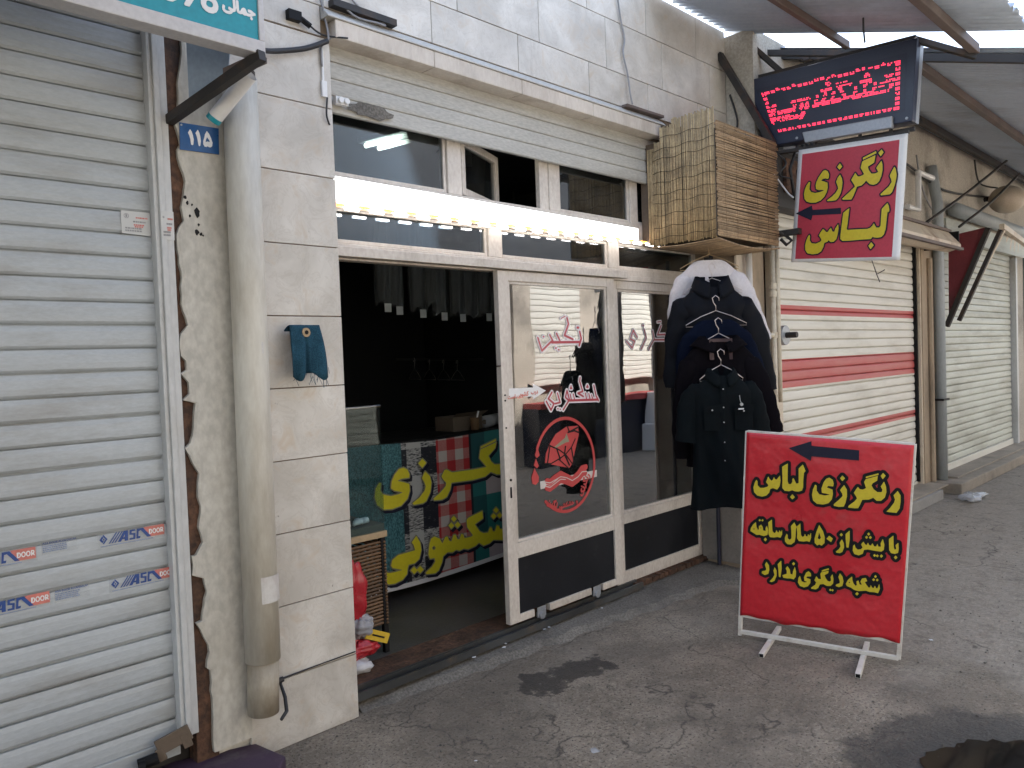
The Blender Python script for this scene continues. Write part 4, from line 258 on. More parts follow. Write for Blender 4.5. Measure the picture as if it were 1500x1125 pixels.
 'w_rangrazi': [[124,25,227,1,328,5,429,34,530,88,556,20,581,2,606,5,707,53,783,120,801,101,826,25,859,0,934,25,1010,73,1111,193,1162,170,1288,173,1414,207,1515,171,1641,186,1701,227,1734,303,1735,379,1704,505,1692,533,1648,556,1692,585,1706,631,1700,657,1682,682,1641,702,1591,691,1562,657,1566,593,1613,556,1566,506,1564,480,1604,328,1591,312,1540,307,1483,328,1396,455,1300,556,1490,653,1509,682,1439,845,1414,863,1389,859,1136,715,1094,682,1090,657,1144,581,1140,530,1320,328,1263,308,1162,307,1136,317,1066,480,1035,503,1010,497,960,471,943,455,940,429,989,303,972,227,923,177,808,112,792,126,833,209,847,303,827,404,783,491,758,503,732,495,669,455,665,429,711,328,709,253,657,182,581,142,566,152,582,227,562,278,530,305,425,354,405,379,429,404,480,425,556,410,581,429,604,480,606,514,581,540,530,559,455,560,404,545,354,514,303,462,272,404,263,354,275,303,303,269,435,202,379,159,278,138,177,155,138,202,161,328,152,345,76,380,51,376,33,354,3,253,8,152,50,76],[1705,25,1742,2,1843,43,1919,101,1973,177,1997,253,1998,328,1970,429,1944,480,1919,501,1894,500,1821,455,1817,429,1863,328,1861,253,1843,217,1802,177,1692,123,1681,101],[670,530,707,514,758,514,791,581,783,620,758,650,707,662,655,631,642,581]],
 'w_num': [[137,23,203,2,248,1,339,25,411,90,458,203,470,361,446,497,384,598,339,632,293,650,203,655,113,619,46,542,13,451,0,316,19,181,60,90],[633,23,722,1,835,13,925,67,968,135,977,203,970,248,948,296,910,339,951,429,949,519,903,597,813,648,722,656,638,632,580,587,543,519,542,429,583,339,543,293,524,248,520,158,535,113,564,71],[1122,23,1151,8,1241,11,1256,23,1409,248,1464,361,1474,451,1450,542,1399,607,1332,645,1264,657,1174,642,1106,598,1054,519,1042,406,1075,316,1129,261,1226,226,1127,68,1116,45],[1656,23,1738,1,1851,11,1941,61,1990,135,2000,203,1992,248,1972,293,1932,339,1973,429,1972,519,1952,564,1919,604,1828,650,1738,655,1670,637,1603,587,1566,519,1564,429,1605,339,1566,293,1546,248,1542,158,1580,79],[226,132,181,157,155,203,140,271,138,361,154,451,177,497,203,519,248,525,293,498,317,451,331,384,333,293,323,226,293,160,271,140],[722,133,677,151,658,181,661,226,677,248,745,273,813,251,837,203,822,158,790,137],[1738,134,1693,157,1680,181,1693,241,1715,260,1761,273,1828,256,1851,232,1859,203,1845,158,1806,135],[1219,360,1182,406,1184,474,1219,517,1287,522,1332,474,1334,406,1309,368,1287,355],[722,405,686,429,677,449,683,497,722,524,790,516,817,474,806,429,767,404],[1761,403,1709,429,1699,451,1706,497,1738,522,1806,520,1833,497,1839,451,1806,410]],
 'w_door': [[6,20,40,7,260,14,361,58,418,120,446,180,466,280,456,361,420,461,390,501,341,540,280,565,220,575,40,577,20,575,4,561],[639,20,741,0,841,20,925,80,981,180,996,301,974,421,942,481,907,521,821,571,721,582,621,554,554,501,499,401,484,280,501,176,556,80],[1174,20,1282,0,1382,23,1463,84,1515,180,1528,240,1530,321,1500,441,1441,521,1402,549,1342,575,1242,581,1142,547,1073,481,1033,401,1013,280,1041,160,1090,80],[1577,20,1603,7,1683,12,1763,148,1783,167,1883,10,1963,7,1994,20,2000,40,1993,60,1914,240,1950,280,1970,321,1979,421,1949,501,1903,544,1863,564,1803,575,1603,577,1576,561],[741,120,681,135,641,169,616,220,607,301,615,361,647,421,681,449,741,463,801,448,834,421,865,361,873,301,865,220,841,172,801,136],[160,125,147,140,212,441,220,455,240,454,298,421,324,381,338,321,335,240,312,180,280,149,220,127],[1222,131,1182,161,1150,220,1141,280,1150,361,1167,401,1202,441,1242,459,1302,460,1362,427,1392,381,1408,301,1399,220,1366,160,1322,129,1262,121],[1703,325,1696,341,1703,458,1803,457,1843,436,1857,381,1840,341,1803,325]],
 'w_asa': [[2,4,22,3,35,35,41,38,78,38,85,32,95,4,117,4,117,10,71,134,66,136,47,134,1,10],[152,4,172,0,197,3,215,16,222,29,224,47,213,66,197,75,159,88,151,97,156,109,172,116,190,113,203,96,220,97,221,107,215,120,203,131,190,136,172,138,153,134,137,122,130,109,129,91,141,73,153,66,190,54,199,47,201,41,197,30,190,25,172,22,154,29,147,43,128,44,125,41,125,35,130,22,140,10],[232,4,252,3,265,34,271,38,308,38,315,33,327,2,348,4,348,10,302,134,296,136,277,134,232,10],[408,4,451,2,470,5,489,13,504,29,513,53,513,85,505,109,489,126,464,135,408,134],[568,4,595,1,619,10,633,22,645,47,647,78,641,103,626,124,601,136,576,137,557,130,542,116,530,91,527,66,534,35,547,16],[701,4,719,1,744,5,762,19,776,41,780,72,775,99,760,122,738,135,713,137,688,128,674,116,663,92,660,60,667,35,682,15],[799,4,820,4,843,44,849,40,872,4,895,4,895,10,876,53,876,60,890,78,891,103,887,116,874,129,849,136,798,134],[947,4,968,3,980,35,986,38,1024,38,1030,32,1041,4,1062,4,1062,10,1016,134,1011,136,992,134,946,10],[1077,4,1154,2,1158,10,1154,24,1104,24,1099,29,1099,128,1098,134,1092,136,1080,136,1075,128],[1205,4,1229,0,1247,4,1260,10,1272,24,1279,47,1279,135,1257,134,1255,41,1246,29,1229,23,1210,26,1201,35,1197,47,1195,134,1192,136,1174,134,1175,35,1186,16],[1303,4,1323,4,1324,66,1328,80,1359,4,1378,3,1415,95,1428,7,1434,3,1434,135,1406,134,1372,46,1366,46,1331,134,1303,135],[1452,4,1516,4,1516,22,1502,24,1496,29,1496,109,1502,115,1516,116,1517,128,1515,136,1451,134,1452,116,1465,115,1472,109,1473,29,1465,24,1452,22],[1533,4,1552,2,1556,10,1556,85,1558,93,1614,4,1640,4,1639,135,1618,134,1617,53,1614,46,1559,134,1552,136,1533,134],[1657,4,1721,4,1721,22,1708,24,1701,29,1701,109,1708,115,1721,116,1722,128,1720,136,1656,134,1657,116,1670,115,1677,109,1678,29,1670,24,1657,22],[1769,4,1789,0,1812,4,1826,11,1838,26,1844,47,1842,134,1838,136,1822,134,1820,47,1816,35,1807,26,1789,23,1771,29,1762,41,1760,134,1751,136,1738,134,1740,35,1750,16],[1868,4,1888,4,1889,66,1894,76,1924,4,1942,4,1975,85,1981,86,1992,10,1993,4,1996,4,2000,10,1999,134,1994,136,1971,134,1938,50,1932,42,1896,134,1888,136,1867,134],[439,24,436,29,453,109,458,114,464,113,481,103,488,91,492,72,490,53,483,37,470,28,458,24],[570,27,557,41,552,53,551,72,554,91,561,103,570,111,582,115,601,113,613,104,621,91,624,66,621,47,613,34,601,25,582,23],[706,26,694,35,686,47,683,66,686,91,694,104,706,113,719,116,731,114,744,106,754,91,757,72,755,53,751,41,738,27,725,23],[47,59,46,66,60,104,73,60],[277,59,276,66,290,105,303,60],[993,59,991,66,1005,103,1018,60],[825,73,821,78,821,109,825,114,849,114,862,109,867,103,868,91,862,78,849,73]],
 'led': ["000000000000000000000000000000000000000000000000000000000000000000000000000000000000000000000000","000000000000000000000000000000000000000000000000000000000000000000000000000000000000000000000000","000000000000000000000000000000000000000000000000000000000000000000000000000000000000000000000000","000000000000000000000000000000000000000000000000000000000000000000000000000000000000000000000000","000000000000000000000000000000000000000000000000000000000000000000000000000000000000000000000000","000000000000000000000000000000000000000000000000000000000000000000000000000000000000000000000000","000000000000000000000011100000000000000000000000000000000000000000000000000000000000000000000000","000000111111111111111111110000000000000000000000000000000000000000000000000000000000000000000000","111111111111111111111111111000000000000000000000000000000000000000000000000000000000000000000000","111111111111111111111111111100000000000000000000000000000000000000000000000000000000000000000000","111111111111111100000000011110000000000000000000000000000000000000000000000000000000000000000000","111100000000000000000000001111000000000000000000000000000000000000000000000000000000000000000000","111110011111111111011000110111100011111111111111111111100000000111111111111111111111111111000000","011110111111111111111000111011110011111111111111111111111111111111111111111111111111111111000000","001111011111111111111100111101110000111111111111111111111111111111111111111111100000000011000000","001111000000000000001100011101110000111001110000110000001110000011000001100001100000000011100000","000111100000000000001110001100111000111000111000111000001110000011100001100001110111100011100000","000111100000000000001111111111111000011000011000011000011100000011100001100001110111111111100000","000011110000000000011111111111111100011100011100011100011100000001100001110000110011111111110000","000011110000000000001111111111111000001100001100001100011100000001100001110000110000001111110000","000000000000000000000000000000000000000000001100000000111000000000000000011110000000000000000000","000000000000000000000000000000000000000000111111110000111000001000000111111110000000001111000000","000000000000000000000000000000000000000000111111110001111111111100000111111110000000011111100000","000000000000000000000000000000000000000000000000000001111111111100000000000000000000001111000000","000000000000000000000000000000000000000000000011100001111111100000000000111100000000000000000000","000000000000000000000000000000000000000000000011110000000000000000000000111100000000000000000000","000000000000000000000000000000000000000000000011100000000000000000000000011100000000000000000000","000000000000000000000000000000000000000000000000000000000000000000000000000000000000000000000000","000000000000000000000000000000000000000000000000000000000000000000000000000000000000000000000000","000000000000000000000000000000000000000000000000000000000000000000000000000000000000000000000000","000000000000000000000000000000000000000000000000000000000000000000000000000000000000000000000000"],
}
# ---------------------------------------------------------------- the palette
M = {}
def ground_mat():
    m, t, b = new_mat('asphalt')
    p = pos(t)
    big = noise(t, p, 0.55, 5, 0.6); mid = noise(t, p, 3.2, 6, 0.65); fine = noise(t, p, 42, 5, 0.75); grit = noise(t, p, 75, 3, 0.6)
    c = mix(t, ramp(t, mid, [(0.3, 0), (0.72, 1)]), (0.175, 0.146, 0.112), (0.31, 0.265, 0.21))
    c = mix(t, ramp(t, fine, [(0.5, 0.0), (0.64, 0.75)]), c, (0.38, 0.33, 0.265))
    c = mix(t, ramp(t, grit, [(0.36, 0.85), (0.44, 0.0)]), c, (0.04, 0.034, 0.03))
    c = mix(t, ramp(t, noise(t, p, 23, 4, 0.7), [(0.30, 0.8), (0.37, 0.0)]), c, (0.045, 0.038, 0.034))
    c = mix(t, ramp(t, noise(t, p, 1.3, 4, 0.6), [(0.42, 0.0), (0.62, 0.55)]), c, (0.11, 0.094, 0.076))
    # smoother, paler concrete repairs further along the lane
    sep = N(t, 'ShaderNodeSeparateXYZ'); t.links.new(p, sep.inputs[0])
    far = math_n(t, 'ADD', math_n(t, 'MULTIPLY', sep.outputs[0], 0.16), math_n(t, 'MULTIPLY', big, 1.1))
    c = mix(t, ramp(t, math_n(t, 'SUBTRACT', far, 0.75), [(0.42, 0.0), (0.52, 0.75)]), c, mix(t, ramp(t, noise(t, p, 30, 5, 0.7), [(0.35, 0), (0.65, 1)]), (0.23, 0.205, 0.17), (0.36, 0.325, 0.275)))
    c = mix(t, ramp(t, noise(t, mapped(t, p, (1, 1, 1), (7, 3, 1)), 16, 5, 0.75), [(0.28, 0.75), (0.37, 0.0)]), c, (0.06, 0.052, 0.045))
    c = mix(t, ramp(t, noise(t, mapped(t, p, (1, 1, 1), (2, 9, 4)), 6.5, 7, 0.72), [(0.5, 0.0), (0.68, 0.55)]), c, (0.088, 0.075, 0.061))
    # fine wandering cracks
    wob = N(t, 'ShaderNodeVectorMath', operation='ADD'); nz = N(t, 'ShaderNodeTexNoise'); t.links.new(p, nz.inputs['Vector']); nz.inputs['Scale'].default_value = 3.0; nz.inputs['Detail'].default_value = 6
    sc_ = N(t, 'ShaderNodeVectorMath', operation='SCALE'); t.links.new(nz.outputs['Color'], sc_.inputs[0]); sc_.inputs['Scale'].default_value = 0.5
    t.links.new(p, wob.inputs[0]); t.links.new(sc_.outputs[0], wob.inputs[1])
    vo = N(t, 'ShaderNodeTexVoronoi', feature='DISTANCE_TO_EDGE'); t.links.new(wob.outputs[0], vo.inputs['Vector']); vo.inputs['Scale'].default_value = 0.75
    ck = math_n(t, 'MULTIPLY', ramp(t, vo.outputs['Distance'], [(0.0, 1.0), (0.006, 0.0)]), ramp(t, mid, [(0.42, 0.0), (0.55, 0.8)]))
    c = mix(t, ck, c, (0.03, 0.026, 0.023))
    # old wet marks and spilled water, each with its own outline
    def blot(x, y, r, edge, sx=1.0, sy=1.0, k=9.0):
        q = mapped(t, p, (sx, sy, 0), (-x*sx, -y*sy, 0)); ln = N(t, 'ShaderNodeVectorMath', operation='LENGTH'); t.links.new(q, ln.inputs[0])
        d = math_n(t, 'ADD', ln.outputs['Value'], math_n(t, 'MULTIPLY', math_n(t, 'SUBTRACT', noise(t, p, k, 5, 0.65), 0.5), edge))
        return ramp(t, d, [(r*0.72, 1.0), (r*0.95, 0.75), (r*1.04, 0.0)])
    wet = blot(2.945, -0.415, 0.14, 0.34, 0.8, 1.25, 9.0)
    for a in ((2.70, -0.38, 0.125, 0.36), (3.08, -0.49, 0.06, 0.3)):
        wet = math_n(t, 'MAXIMUM', wet, blot(*a))
    pool = blot(3.12, -2.46, 0.74, 0.34, 1.0, 1.0, 6.0)
    c = mix(t, math_n(t, 'MULTIPLY', wet, 0.82), c, (0.022, 0.019, 0.017))
    c = mix(t, math_n(t, 'MULTIPLY', pool, 0.9), c, (0.016, 0.015, 0.014))
    t.links.new(c, b.inputs['Base Color'])
    rg = mix(t, pool, (0.86, 0.86, 0.86), (0.62, 0.62, 0.62))
    t.links.new(rg, b.inputs['Roughness'])
    h = math_n(t, 'ADD', math_n(t, 'MULTIPLY', fine, 0.5), math_n(t, 'ADD', math_n(t, 'MULTIPLY', grit, 0.35), math_n(t, 'MULTIPLY', mid, 1.6)))
    bump(t, b, h, 0.022)
    return m
M['asphalt'] = ground_mat()
M['concrete'] = pm('concrete', (0.155, 0.143, 0.125), 0.85, var=0.28, vs=1.7, grain=0.35, gs=90, bmp=0.006, bs=45, dirt=(0.055, 0.05, 0.045), dirt_amt=0.75, dirt_scale=2.6, dirt_pos=(0.5, 0.68))
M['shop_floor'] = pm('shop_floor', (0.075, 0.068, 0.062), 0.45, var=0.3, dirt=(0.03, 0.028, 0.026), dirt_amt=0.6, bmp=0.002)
def tile_mat():
    m, t, b = new_mat('marble_tile')
    p = pos(t); ri = N(t, 'ShaderNodeNewGeometry').outputs['Random Per Island']
    off = N(t, 'ShaderNodeCombineXYZ'); t.links.new(math_n(t, 'MULTIPLY', ri, 37.0), off.inputs[0]); t.links.new(math_n(t, 'MULTIPLY', ri, 11.0), off.inputs[2])
    q = N(t, 'ShaderNodeVectorMath', operation='ADD'); t.links.new(p, q.inputs[0]); t.links.new(off.outputs[0], q.inputs[1]); q = q.outputs[0]
    n1 = noise(t, q, 3.6, 6, 0.6, 0.6); n2 = noise(t, q, 9, 6, 0.65, 1.2); n3 = noise(t, q, 1.8, 3)
    c = mix(t, ramp(t, n1, [(0.35, 0), (0.68, 1)]), (0.48, 0.45, 0.405), (0.68, 0.65, 0.60))
    c = mix(t, ramp(t, n2, [(0.47, 0.0), (0.5, 0.2), (0.53, 0.0)]), c, (0.3, 0.24, 0.18))
    c = mix(t, ramp(t, n2, [(0.54, 0.0), (0.72, 0.55)]), c, (0.5, 0.39, 0.275))
    c = mix(t, ramp(t, n3, [(0.55, 0.0), (0.8, 0.3)]), c, (0.5, 0.42, 0.33))
    c = mix(t, 1.0, c, ramp(t, ri, [(0, 0.9), (1, 1.0)]), 'MULTIPLY')
    # grime: splashed low down, streaks and specks
    sep = N(t, 'ShaderNodeSeparateXYZ'); t.links.new(p, sep.inputs[0])
    g = math_n(t, 'ADD', math_n(t, 'MULTIPLY', sep.outputs[2], -0.9), noise(t, p, 4, 7, 0.7))
    c = mix(t, ramp(t, g, [(0.38, 0.0), (0.72, 0.55)]), c, (0.16, 0.125, 0.085))
    st = noise(t, mapped(t, p, (6, 6, 0.7)), 2.0, 6, 0.7)
    c = mix(t, ramp(t, st, [(0.6, 0.0), (0.78, 0.28)]), c, (0.2, 0.18, 0.16))
    c = mix(t, ramp(t, noise(t, p, 26, 3, 0.6), [(0.71, 0.0), (0.75, 0.6)]), c, (0.14, 0.12, 0.1))
    t.links.new(c, b.inputs['Base Color'])
    t.links.new(ramp(t, n1, [(0.2, 0.3), (0.8, 0.5)]), b.inputs['Roughness'])
    return m
M['tile'] = tile_mat()
M['grout'] = pm('grout', (0.16, 0.115, 0.075), 0.9, var=0.2)
M['ledge'] = pm('ledge_stone', (0.56, 0.505, 0.44), 0.7, var=0.12, stretch=(1, 1, 0.35), vs=5, dirt=(0.2, 0.14, 0.095), dirt_amt=0.55, dirt_scale=3.2, dirt_pos=(0.5, 0.7), bmp=0.002, bs=70)
M['plaster'] = pm('old_plaster', (0.50, 0.48, 0.43), 0.9, var=0.1, vs=2.5, grain=0.12, gs=40, dirt=(0.3, 0.265, 0.21), dirt_amt=0.55, dirt_scale=1.6, dirt_pos=(0.5, 0.7), stretch=(1, 1, 0.6), bmp=0.006, bs=9)
M['far_plaster'] = pm('far_plaster', (0.42, 0.385, 0.33), 0.9, var=0.16, vs=1.6, grain=0.15, dirt=(0.13, 0.11, 0.09), dirt_amt=0.7, dirt_scale=1.3, bmp=0.006, bs=14)
M['rust_steel'] = pm('rusted_post', (0.085, 0.042, 0.024), 0.8, var=0.45, vs=9, grain=0.4, gs=40, bmp=0.003, dirt=(0.02, 0.014, 0.012), dirt_amt=0.8, dirt_scale=5)
M['shutter_grey'] = pm('grey_shutter_paint', (0.40, 0.432, 0.452), 0.42, var=0.05, vs=1.4, grain=0.05, dirt=(0.22, 0.205, 0.18), dirt_amt=0.6, dirt_scale=2.3, dirt_pos=(0.5, 0.74), stretch=(0.9, 1, 3.0), bmp=0.0006, bs=30)
M['rail_grey'] = pm('grey_rail_paint', (0.5, 0.51, 0.51), 0.45, var=0.07, dirt=(0.24, 0.2, 0.15), dirt_amt=0.5, dirt_scale=4, stretch=(1, 1, 0.4))
M['shutter_old'] = pm('old_cream_shutter', (0.43, 0.42, 0.385), 0.55, var=0.1, vs=3, grain=0.12, dirt=(0.23, 0.2, 0.165), dirt_amt=0.65, dirt_scale=2.4, dirt_pos=(0.47, 0.7), stretch=(0.5, 1, 2.2))
M['shutter_white'] = pm('white_shutter_paint', (0.68, 0.665, 0.60), 0.5, var=0.05, dirt=(0.36, 0.33, 0.27), dirt_amt=0.55, dirt_scale=1.7, dirt_pos=(0.48, 0.72), stretch=(0.6, 1, 3.5))
M['shutter_red'] = pm('red_band_paint', (0.40, 0.045, 0.045), 0.5, var=0.12, dirt=(0.5, 0.3, 0.27), dirt_amt=0.4, dirt_scale=2.2, stretch=(0.6, 1, 3))
M['shutter_green'] = pm('greenish_shutter_paint', (0.50, 0.52, 0.46), 0.55, var=0.07, dirt=(0.26, 0.25, 0.2), dirt_amt=0.7, dirt_scale=1.6, dirt_pos=(0.45, 0.68), stretch=(0.6, 1, 3))
M['shutter_teal'] = pm('teal_shutter_paint', (0.14, 0.2, 0.22), 0.55, var=0.1)
M['frame_paint'] = pm('cream_frame_paint', (0.56, 0.51, 0.455), 0.45, var=0.06, vs=6, grain=0.1, dirt=(0.2, 0.155, 0.11), dirt_amt=0.6, dirt_scale=5, dirt_pos=(0.54, 0.74), stretch=(1, 1, 0.6))
M['kick'] = pm('black_panel_paint', (0.007, 0.008, 0.011), 0.45, var=0.3, grain=0.1, dirt=(0.06, 0.06, 0.06), dirt_amt=0.25, dirt_scale=8, dirt_pos=(0.62, 0.75), spec=0.25)
M['track'] = pm('dark_steel_track', (0.05, 0.053, 0.055), 0.5, 0.3, var=0.3, dirt=(0.12, 0.08, 0.05), dirt_amt=0.6, dirt_scale=6)
M['pvc'] = pm('cream_pvc', (0.55, 0.525, 0.46), 0.42, var=0.06, vs=2, dirt=(0.25, 0.2, 0.135), dirt_amt=0.65, dirt_scale=4, dirt_pos=(0.48, 0.7), stretch=(1, 1, 0.25))
M['tape'] = pm('pale_tape', (0.55, 0.53, 0.5), 0.4, var=0.1, dirt=(0.4, 0.3, 0.28), dirt_amt=0.5, dirt_scale=9)
M['black'] = pm('black_paint', (0.008, 0.008, 0.009), 0.6, var=0.2, spec=0.2)
M['cable'] = pm('black_cable', (0.02, 0.02, 0.022), 0.55, var=0.2)
M['cable_grey'] = pm('grey_cable', (0.25, 0.25, 0.26), 0.55, var=0.2)
M['iron'] = pm('dark_iron', (0.03, 0.027, 0.026), 0.6, 0.2, var=0.3, dirt=(0.1, 0.055, 0.03), dirt_amt=0.6, dirt_scale=7)
M['galv'] = pm('galvanised_steel', (0.32, 0.34, 0.37), 0.45, 0.5, var=0.12, vs=2, dirt=(0.2, 0.17, 0.15), dirt_amt=0.4, dirt_scale=1.5)
M['rust_tube'] = pm('rusty_tube', (0.14, 0.11, 0.1), 0.7, 0.1, var=0.3, vs=5, dirt=(0.14, 0.095, 0.075), dirt_amt=0.6, dirt_scale=3.4, dirt_pos=(0.5, 0.62))
M['teal_sign'] = pm('teal_sign_face', (0.012, 0.26, 0.33), 0.3, var=0.05)
M['sign_trim'] = pm('pale_sign_trim', (0.5, 0.49, 0.5), 0.4, var=0.06)
M['white'] = pm('white_print', (0.72, 0.72, 0.72), 0.4, var=0.03)
M['blue_plate'] = pm('blue_enamel', (0.012, 0.075, 0.22), 0.3, var=0.1)
M['denim'] = pm('denim_cloth', (0.02, 0.062, 0.095), 0.95, var=0.25, vs=14, grain=0.4, gs=300, bmp=0.002, bs=260, spec=0.1)
M['wood'] = pm('raw_wood', (0.36, 0.26, 0.15), 0.7, var=0.2)
M['red_vinyl'] = pm('red_vinyl', (0.52, 0.018, 0.03), 0.34, var=0.06, vs=1.5, bmp=0.03, bs=2.2, dirt=(0.3, 0.1, 0.09), dirt_amt=0.35, dirt_scale=5, dirt_pos=(0.58, 0.72))
M['red_banner'] = pm('red_sign_cloth', (0.44, 0.035, 0.06), 0.5, var=0.05, vs=2, bmp=0.008, bs=4)
M['yellow'] = pm('yellow_print', (0.56, 0.45, 0.02), 0.45, var=0.04)
M['banner_yellow'] = pm('banner_yellow_print', (0.72, 0.63, 0.03), 0.4, var=0.04)
M['navy_print'] = pm('navy_print', (0.012, 0.013, 0.03), 0.55, var=0.1, spec=0.25)
M['grey_print'] = pm('grey_print', (0.25, 0.24, 0.16), 0.4, var=0.1)
M['blue_print'] = pm('blue_print', (0.015, 0.06, 0.24), 0.4, var=0.1)
M['pale_blue_print'] = pm('faded_blue_print', (0.18, 0.24, 0.38), 0.4, var=0.25, vs=60)
M['red_print'] = pm('red_print', (0.55, 0.17, 0.14), 0.4, var=0.1)
M['film_white'] = film('clear_sticker', (0.7, 0.72, 0.71), 0.12)
M['film_paper'] = film('paper_sticker', (0.66, 0.67, 0.66), 0.8)
M['red_glass_print'] = pm('red_window_vinyl', (0.46, 0.05, 0.05), 0.4, var=0.08)
M['dark_red_print'] = pm('dark_red_window_vinyl', (0.4, 0.045, 0.065), 0.4, var=0.08)
M['white_glass_print'] = pm('white_window_vinyl', (0.72, 0.68, 0.7), 0.4, var=0.05)
M['glass'] = glass('shop_glass', (0.7, 0.76, 0.77), 2.3, 0.04)
M['glass_up'] = glass('transom_glass', (0.55, 0.64, 0.7), 1.2, 0.05)
M['tank_glass'] = glass('tank_glass', (0.8, 0.88, 0.88), 0.15, 0.012)
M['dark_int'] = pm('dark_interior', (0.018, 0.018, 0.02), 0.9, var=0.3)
M['led_white'] = emit('white_led', (1.0, 0.97, 0.95), 4.0)
M['led_amber'] = emit('amber_led', (1.0, 0.42, 0.05), 1.3)
M['batten'] = emit('lit_batten', (0.96, 0.98, 1.0), 0.75)
M['tube_lit'] = emit('lit_tube', (1.0, 0.97, 0.72), 3.0)
M['led_red'] = emit('red_led', (1.0, 0.035, 0.09), 0.55)
M['led_face'] = pm('led_panel_face', (0.014, 0.017, 0.04), 0.4, var=0.1)
M['led_case'] = pm('led_case', (0.018, 0.024, 0.05), 0.4, var=0.1)  # blue of the lens flare put into the case colour
M['reed'] = pm('dry_reed', (0.52, 0.385, 0.21), 0.7, var=0.2, vs=8, grain=0.15, gs=80, island=0.45, dirt=(0.13, 0.085, 0.045), dirt_amt=0.5, dirt_scale=6)
M['reed_front'] = pm('brown_reed', (0.46, 0.325, 0.195), 0.7, var=0.2, vs=8, grain=0.15, gs=80, island=0.5, dirt=(0.12, 0.07, 0.04), dirt_amt=0.5, dirt_scale=5)
M['thread'] = pm('binding_thread', (0.06, 0.045, 0.03), 0.8)
M['wicker'] = pm('brown_wicker', (0.17, 0.095, 0.045), 0.7, island=0.5)
M['white_knit'] = pm('white_knit', (0.56, 0.53, 0.54), 0.9, var=0.06, spec=0.1, bmp=0.002, bs=160)
M['black_nylon'] = pm('black_nylon', (0.0045, 0.0055, 0.0085), 0.6, var=0.2, spec=0.08)
M['navy_wool'] = pm('navy_wool', (0.0035, 0.006, 0.0155), 0.9, var=0.2, spec=0.05)
M['black_wool'] = pm('black_wool', (0.004, 0.0034, 0.0048), 0.9, var=0.2, spec=0.05)
M['green_cotton'] = pm('dark_green_cotton', (0.0036, 0.0058, 0.0072), 0.85, var=0.2, vs=8, spec=0.08, bmp=0.001, bs=250)
M['lining'] = pm('dark_red_lining', (0.035, 0.012, 0.016), 0.6, var=0.3)
M['chrome'] = pm('wire_metal', (0.5, 0.45, 0.44), 0.35, 0.8, var=0.1)
M['plastic_bag'] = film('clear_plastic_bag', (0.4, 0.42, 0.45), 0.2, 0.1)
M['dark_cloth'] = pm('bagged_cloth', (0.018, 0.018, 0.022), 0.8, var=0.4, vs=10)
M['awning'] = pm('awning_sheet', (0.54, 0.61, 0.72), 0.55, 0.15, var=0.1, vs=1.2, stretch=(1, 0.5, 1), dirt=(0.13, 0.12, 0.12), dirt_amt=0.4, dirt_scale=1.5)
M['red_awning'] = pm('dark_red_awning', (0.2, 0.035, 0.045), 0.7, var=0.15, vs=4, dirt=(0.07, 0.04, 0.04), dirt_amt=0.6, dirt_scale=3)
M['hood'] = pm('cream_hood', (0.58, 0.5, 0.39), 0.55, var=0.08, dirt=(0.22, 0.11, 0.055), dirt_amt=0.8, dirt_scale=2.2, dirt_pos=(0.52, 0.68))
M['column'] = pm('brown_column', (0.33, 0.26, 0.185), 0.85, var=0.2, vs=3, dirt=(0.1, 0.08, 0.06), dirt_amt=0.6, dirt_scale=3, stretch=(1, 1, 0.4))
M['step'] = pm('grey_step_stone', (0.26, 0.25, 0.235), 0.8, var=0.15, vs=4, dirt=(0.1, 0.09, 0.08), dirt_amt=0.6, dirt_scale=3, bmp=0.003, bs=60)
M['step_tan'] = pm('tan_step_stone', (0.27, 0.235, 0.19), 0.85, var=0.2, vs=4, dirt=(0.12, 0.1, 0.08), dirt_amt=0.6, dirt_scale=3, bmp=0.004, bs=40)
M['purple'] = pm('purple_step_paint', (0.05, 0.028, 0.055), 0.6, var=0.2, vs=5, dirt=(0.16, 0.14, 0.13), dirt_amt=0.5, dirt_scale=7)
M['cream_pipe'] = pm('cream_gas_pipe', (0.55, 0.5, 0.4), 0.45, var=0.1, dirt=(0.25, 0.16, 0.09), dirt_amt=0.6, dirt_scale=8)
M['grey_pipe'] = pm('grey_downpipe', (0.33, 0.36, 0.37), 0.5, var=0.08, stretch=(1, 1, 0.3))
M['side_stone'] = pm('grey_side_stone', (0.23, 0.21, 0.185), 0.75, var=0.15, vs=5, dirt=(0.1, 0.09, 0.08), dirt_amt=0.5, dirt_scale=4)
M['navy_pole'] = pm('navy_pole', (0.008, 0.011, 0.028), 0.4)
M['white_frame'] = pm('white_frame_paint', (0.6, 0.58, 0.54), 0.45, var=0.08, vs=8, dirt=(0.28, 0.2, 0.13), dirt_amt=0.6, dirt_scale=12)
M['paper_yellow'] = pm('yellow_paper', (0.6, 0.4, 0.03), 0.5, var=0.05)
M['bag_red'] = pm('red_plastic_bag', (0.4, 0.02, 0.03), 0.3, var=0.1)
M['bag_grey'] = pm('grey_plastic_bag', (0.3, 0.3, 0.32), 0.35, var=0.2)
M['card'] = pm('brown_cardboard', (0.12, 0.09, 0.065), 0.85)
M['litter'] = pm('white_litter', (0.62, 0.63, 0.66), 0.5, var=0.1)
M['clear_litter'] = film('clear_litter', (0.55, 0.58, 0.62), 0.5, 0.2)
M['grit'] = pm('grit', (0.14, 0.13, 0.115), 0.9, island=0.6)
M['sheet'] = pm('blue_grey_sheet', (0.26, 0.33, 0.42), 0.4, var=0.1)
M['water'] = pm('puddle_water', (0.012, 0.011, 0.01), 0.03, var=0.1, spec=0.6)
M['globe'] = pm('dusty_lamp_globe', (0.42, 0.35, 0.27), 0.5, var=0.1)
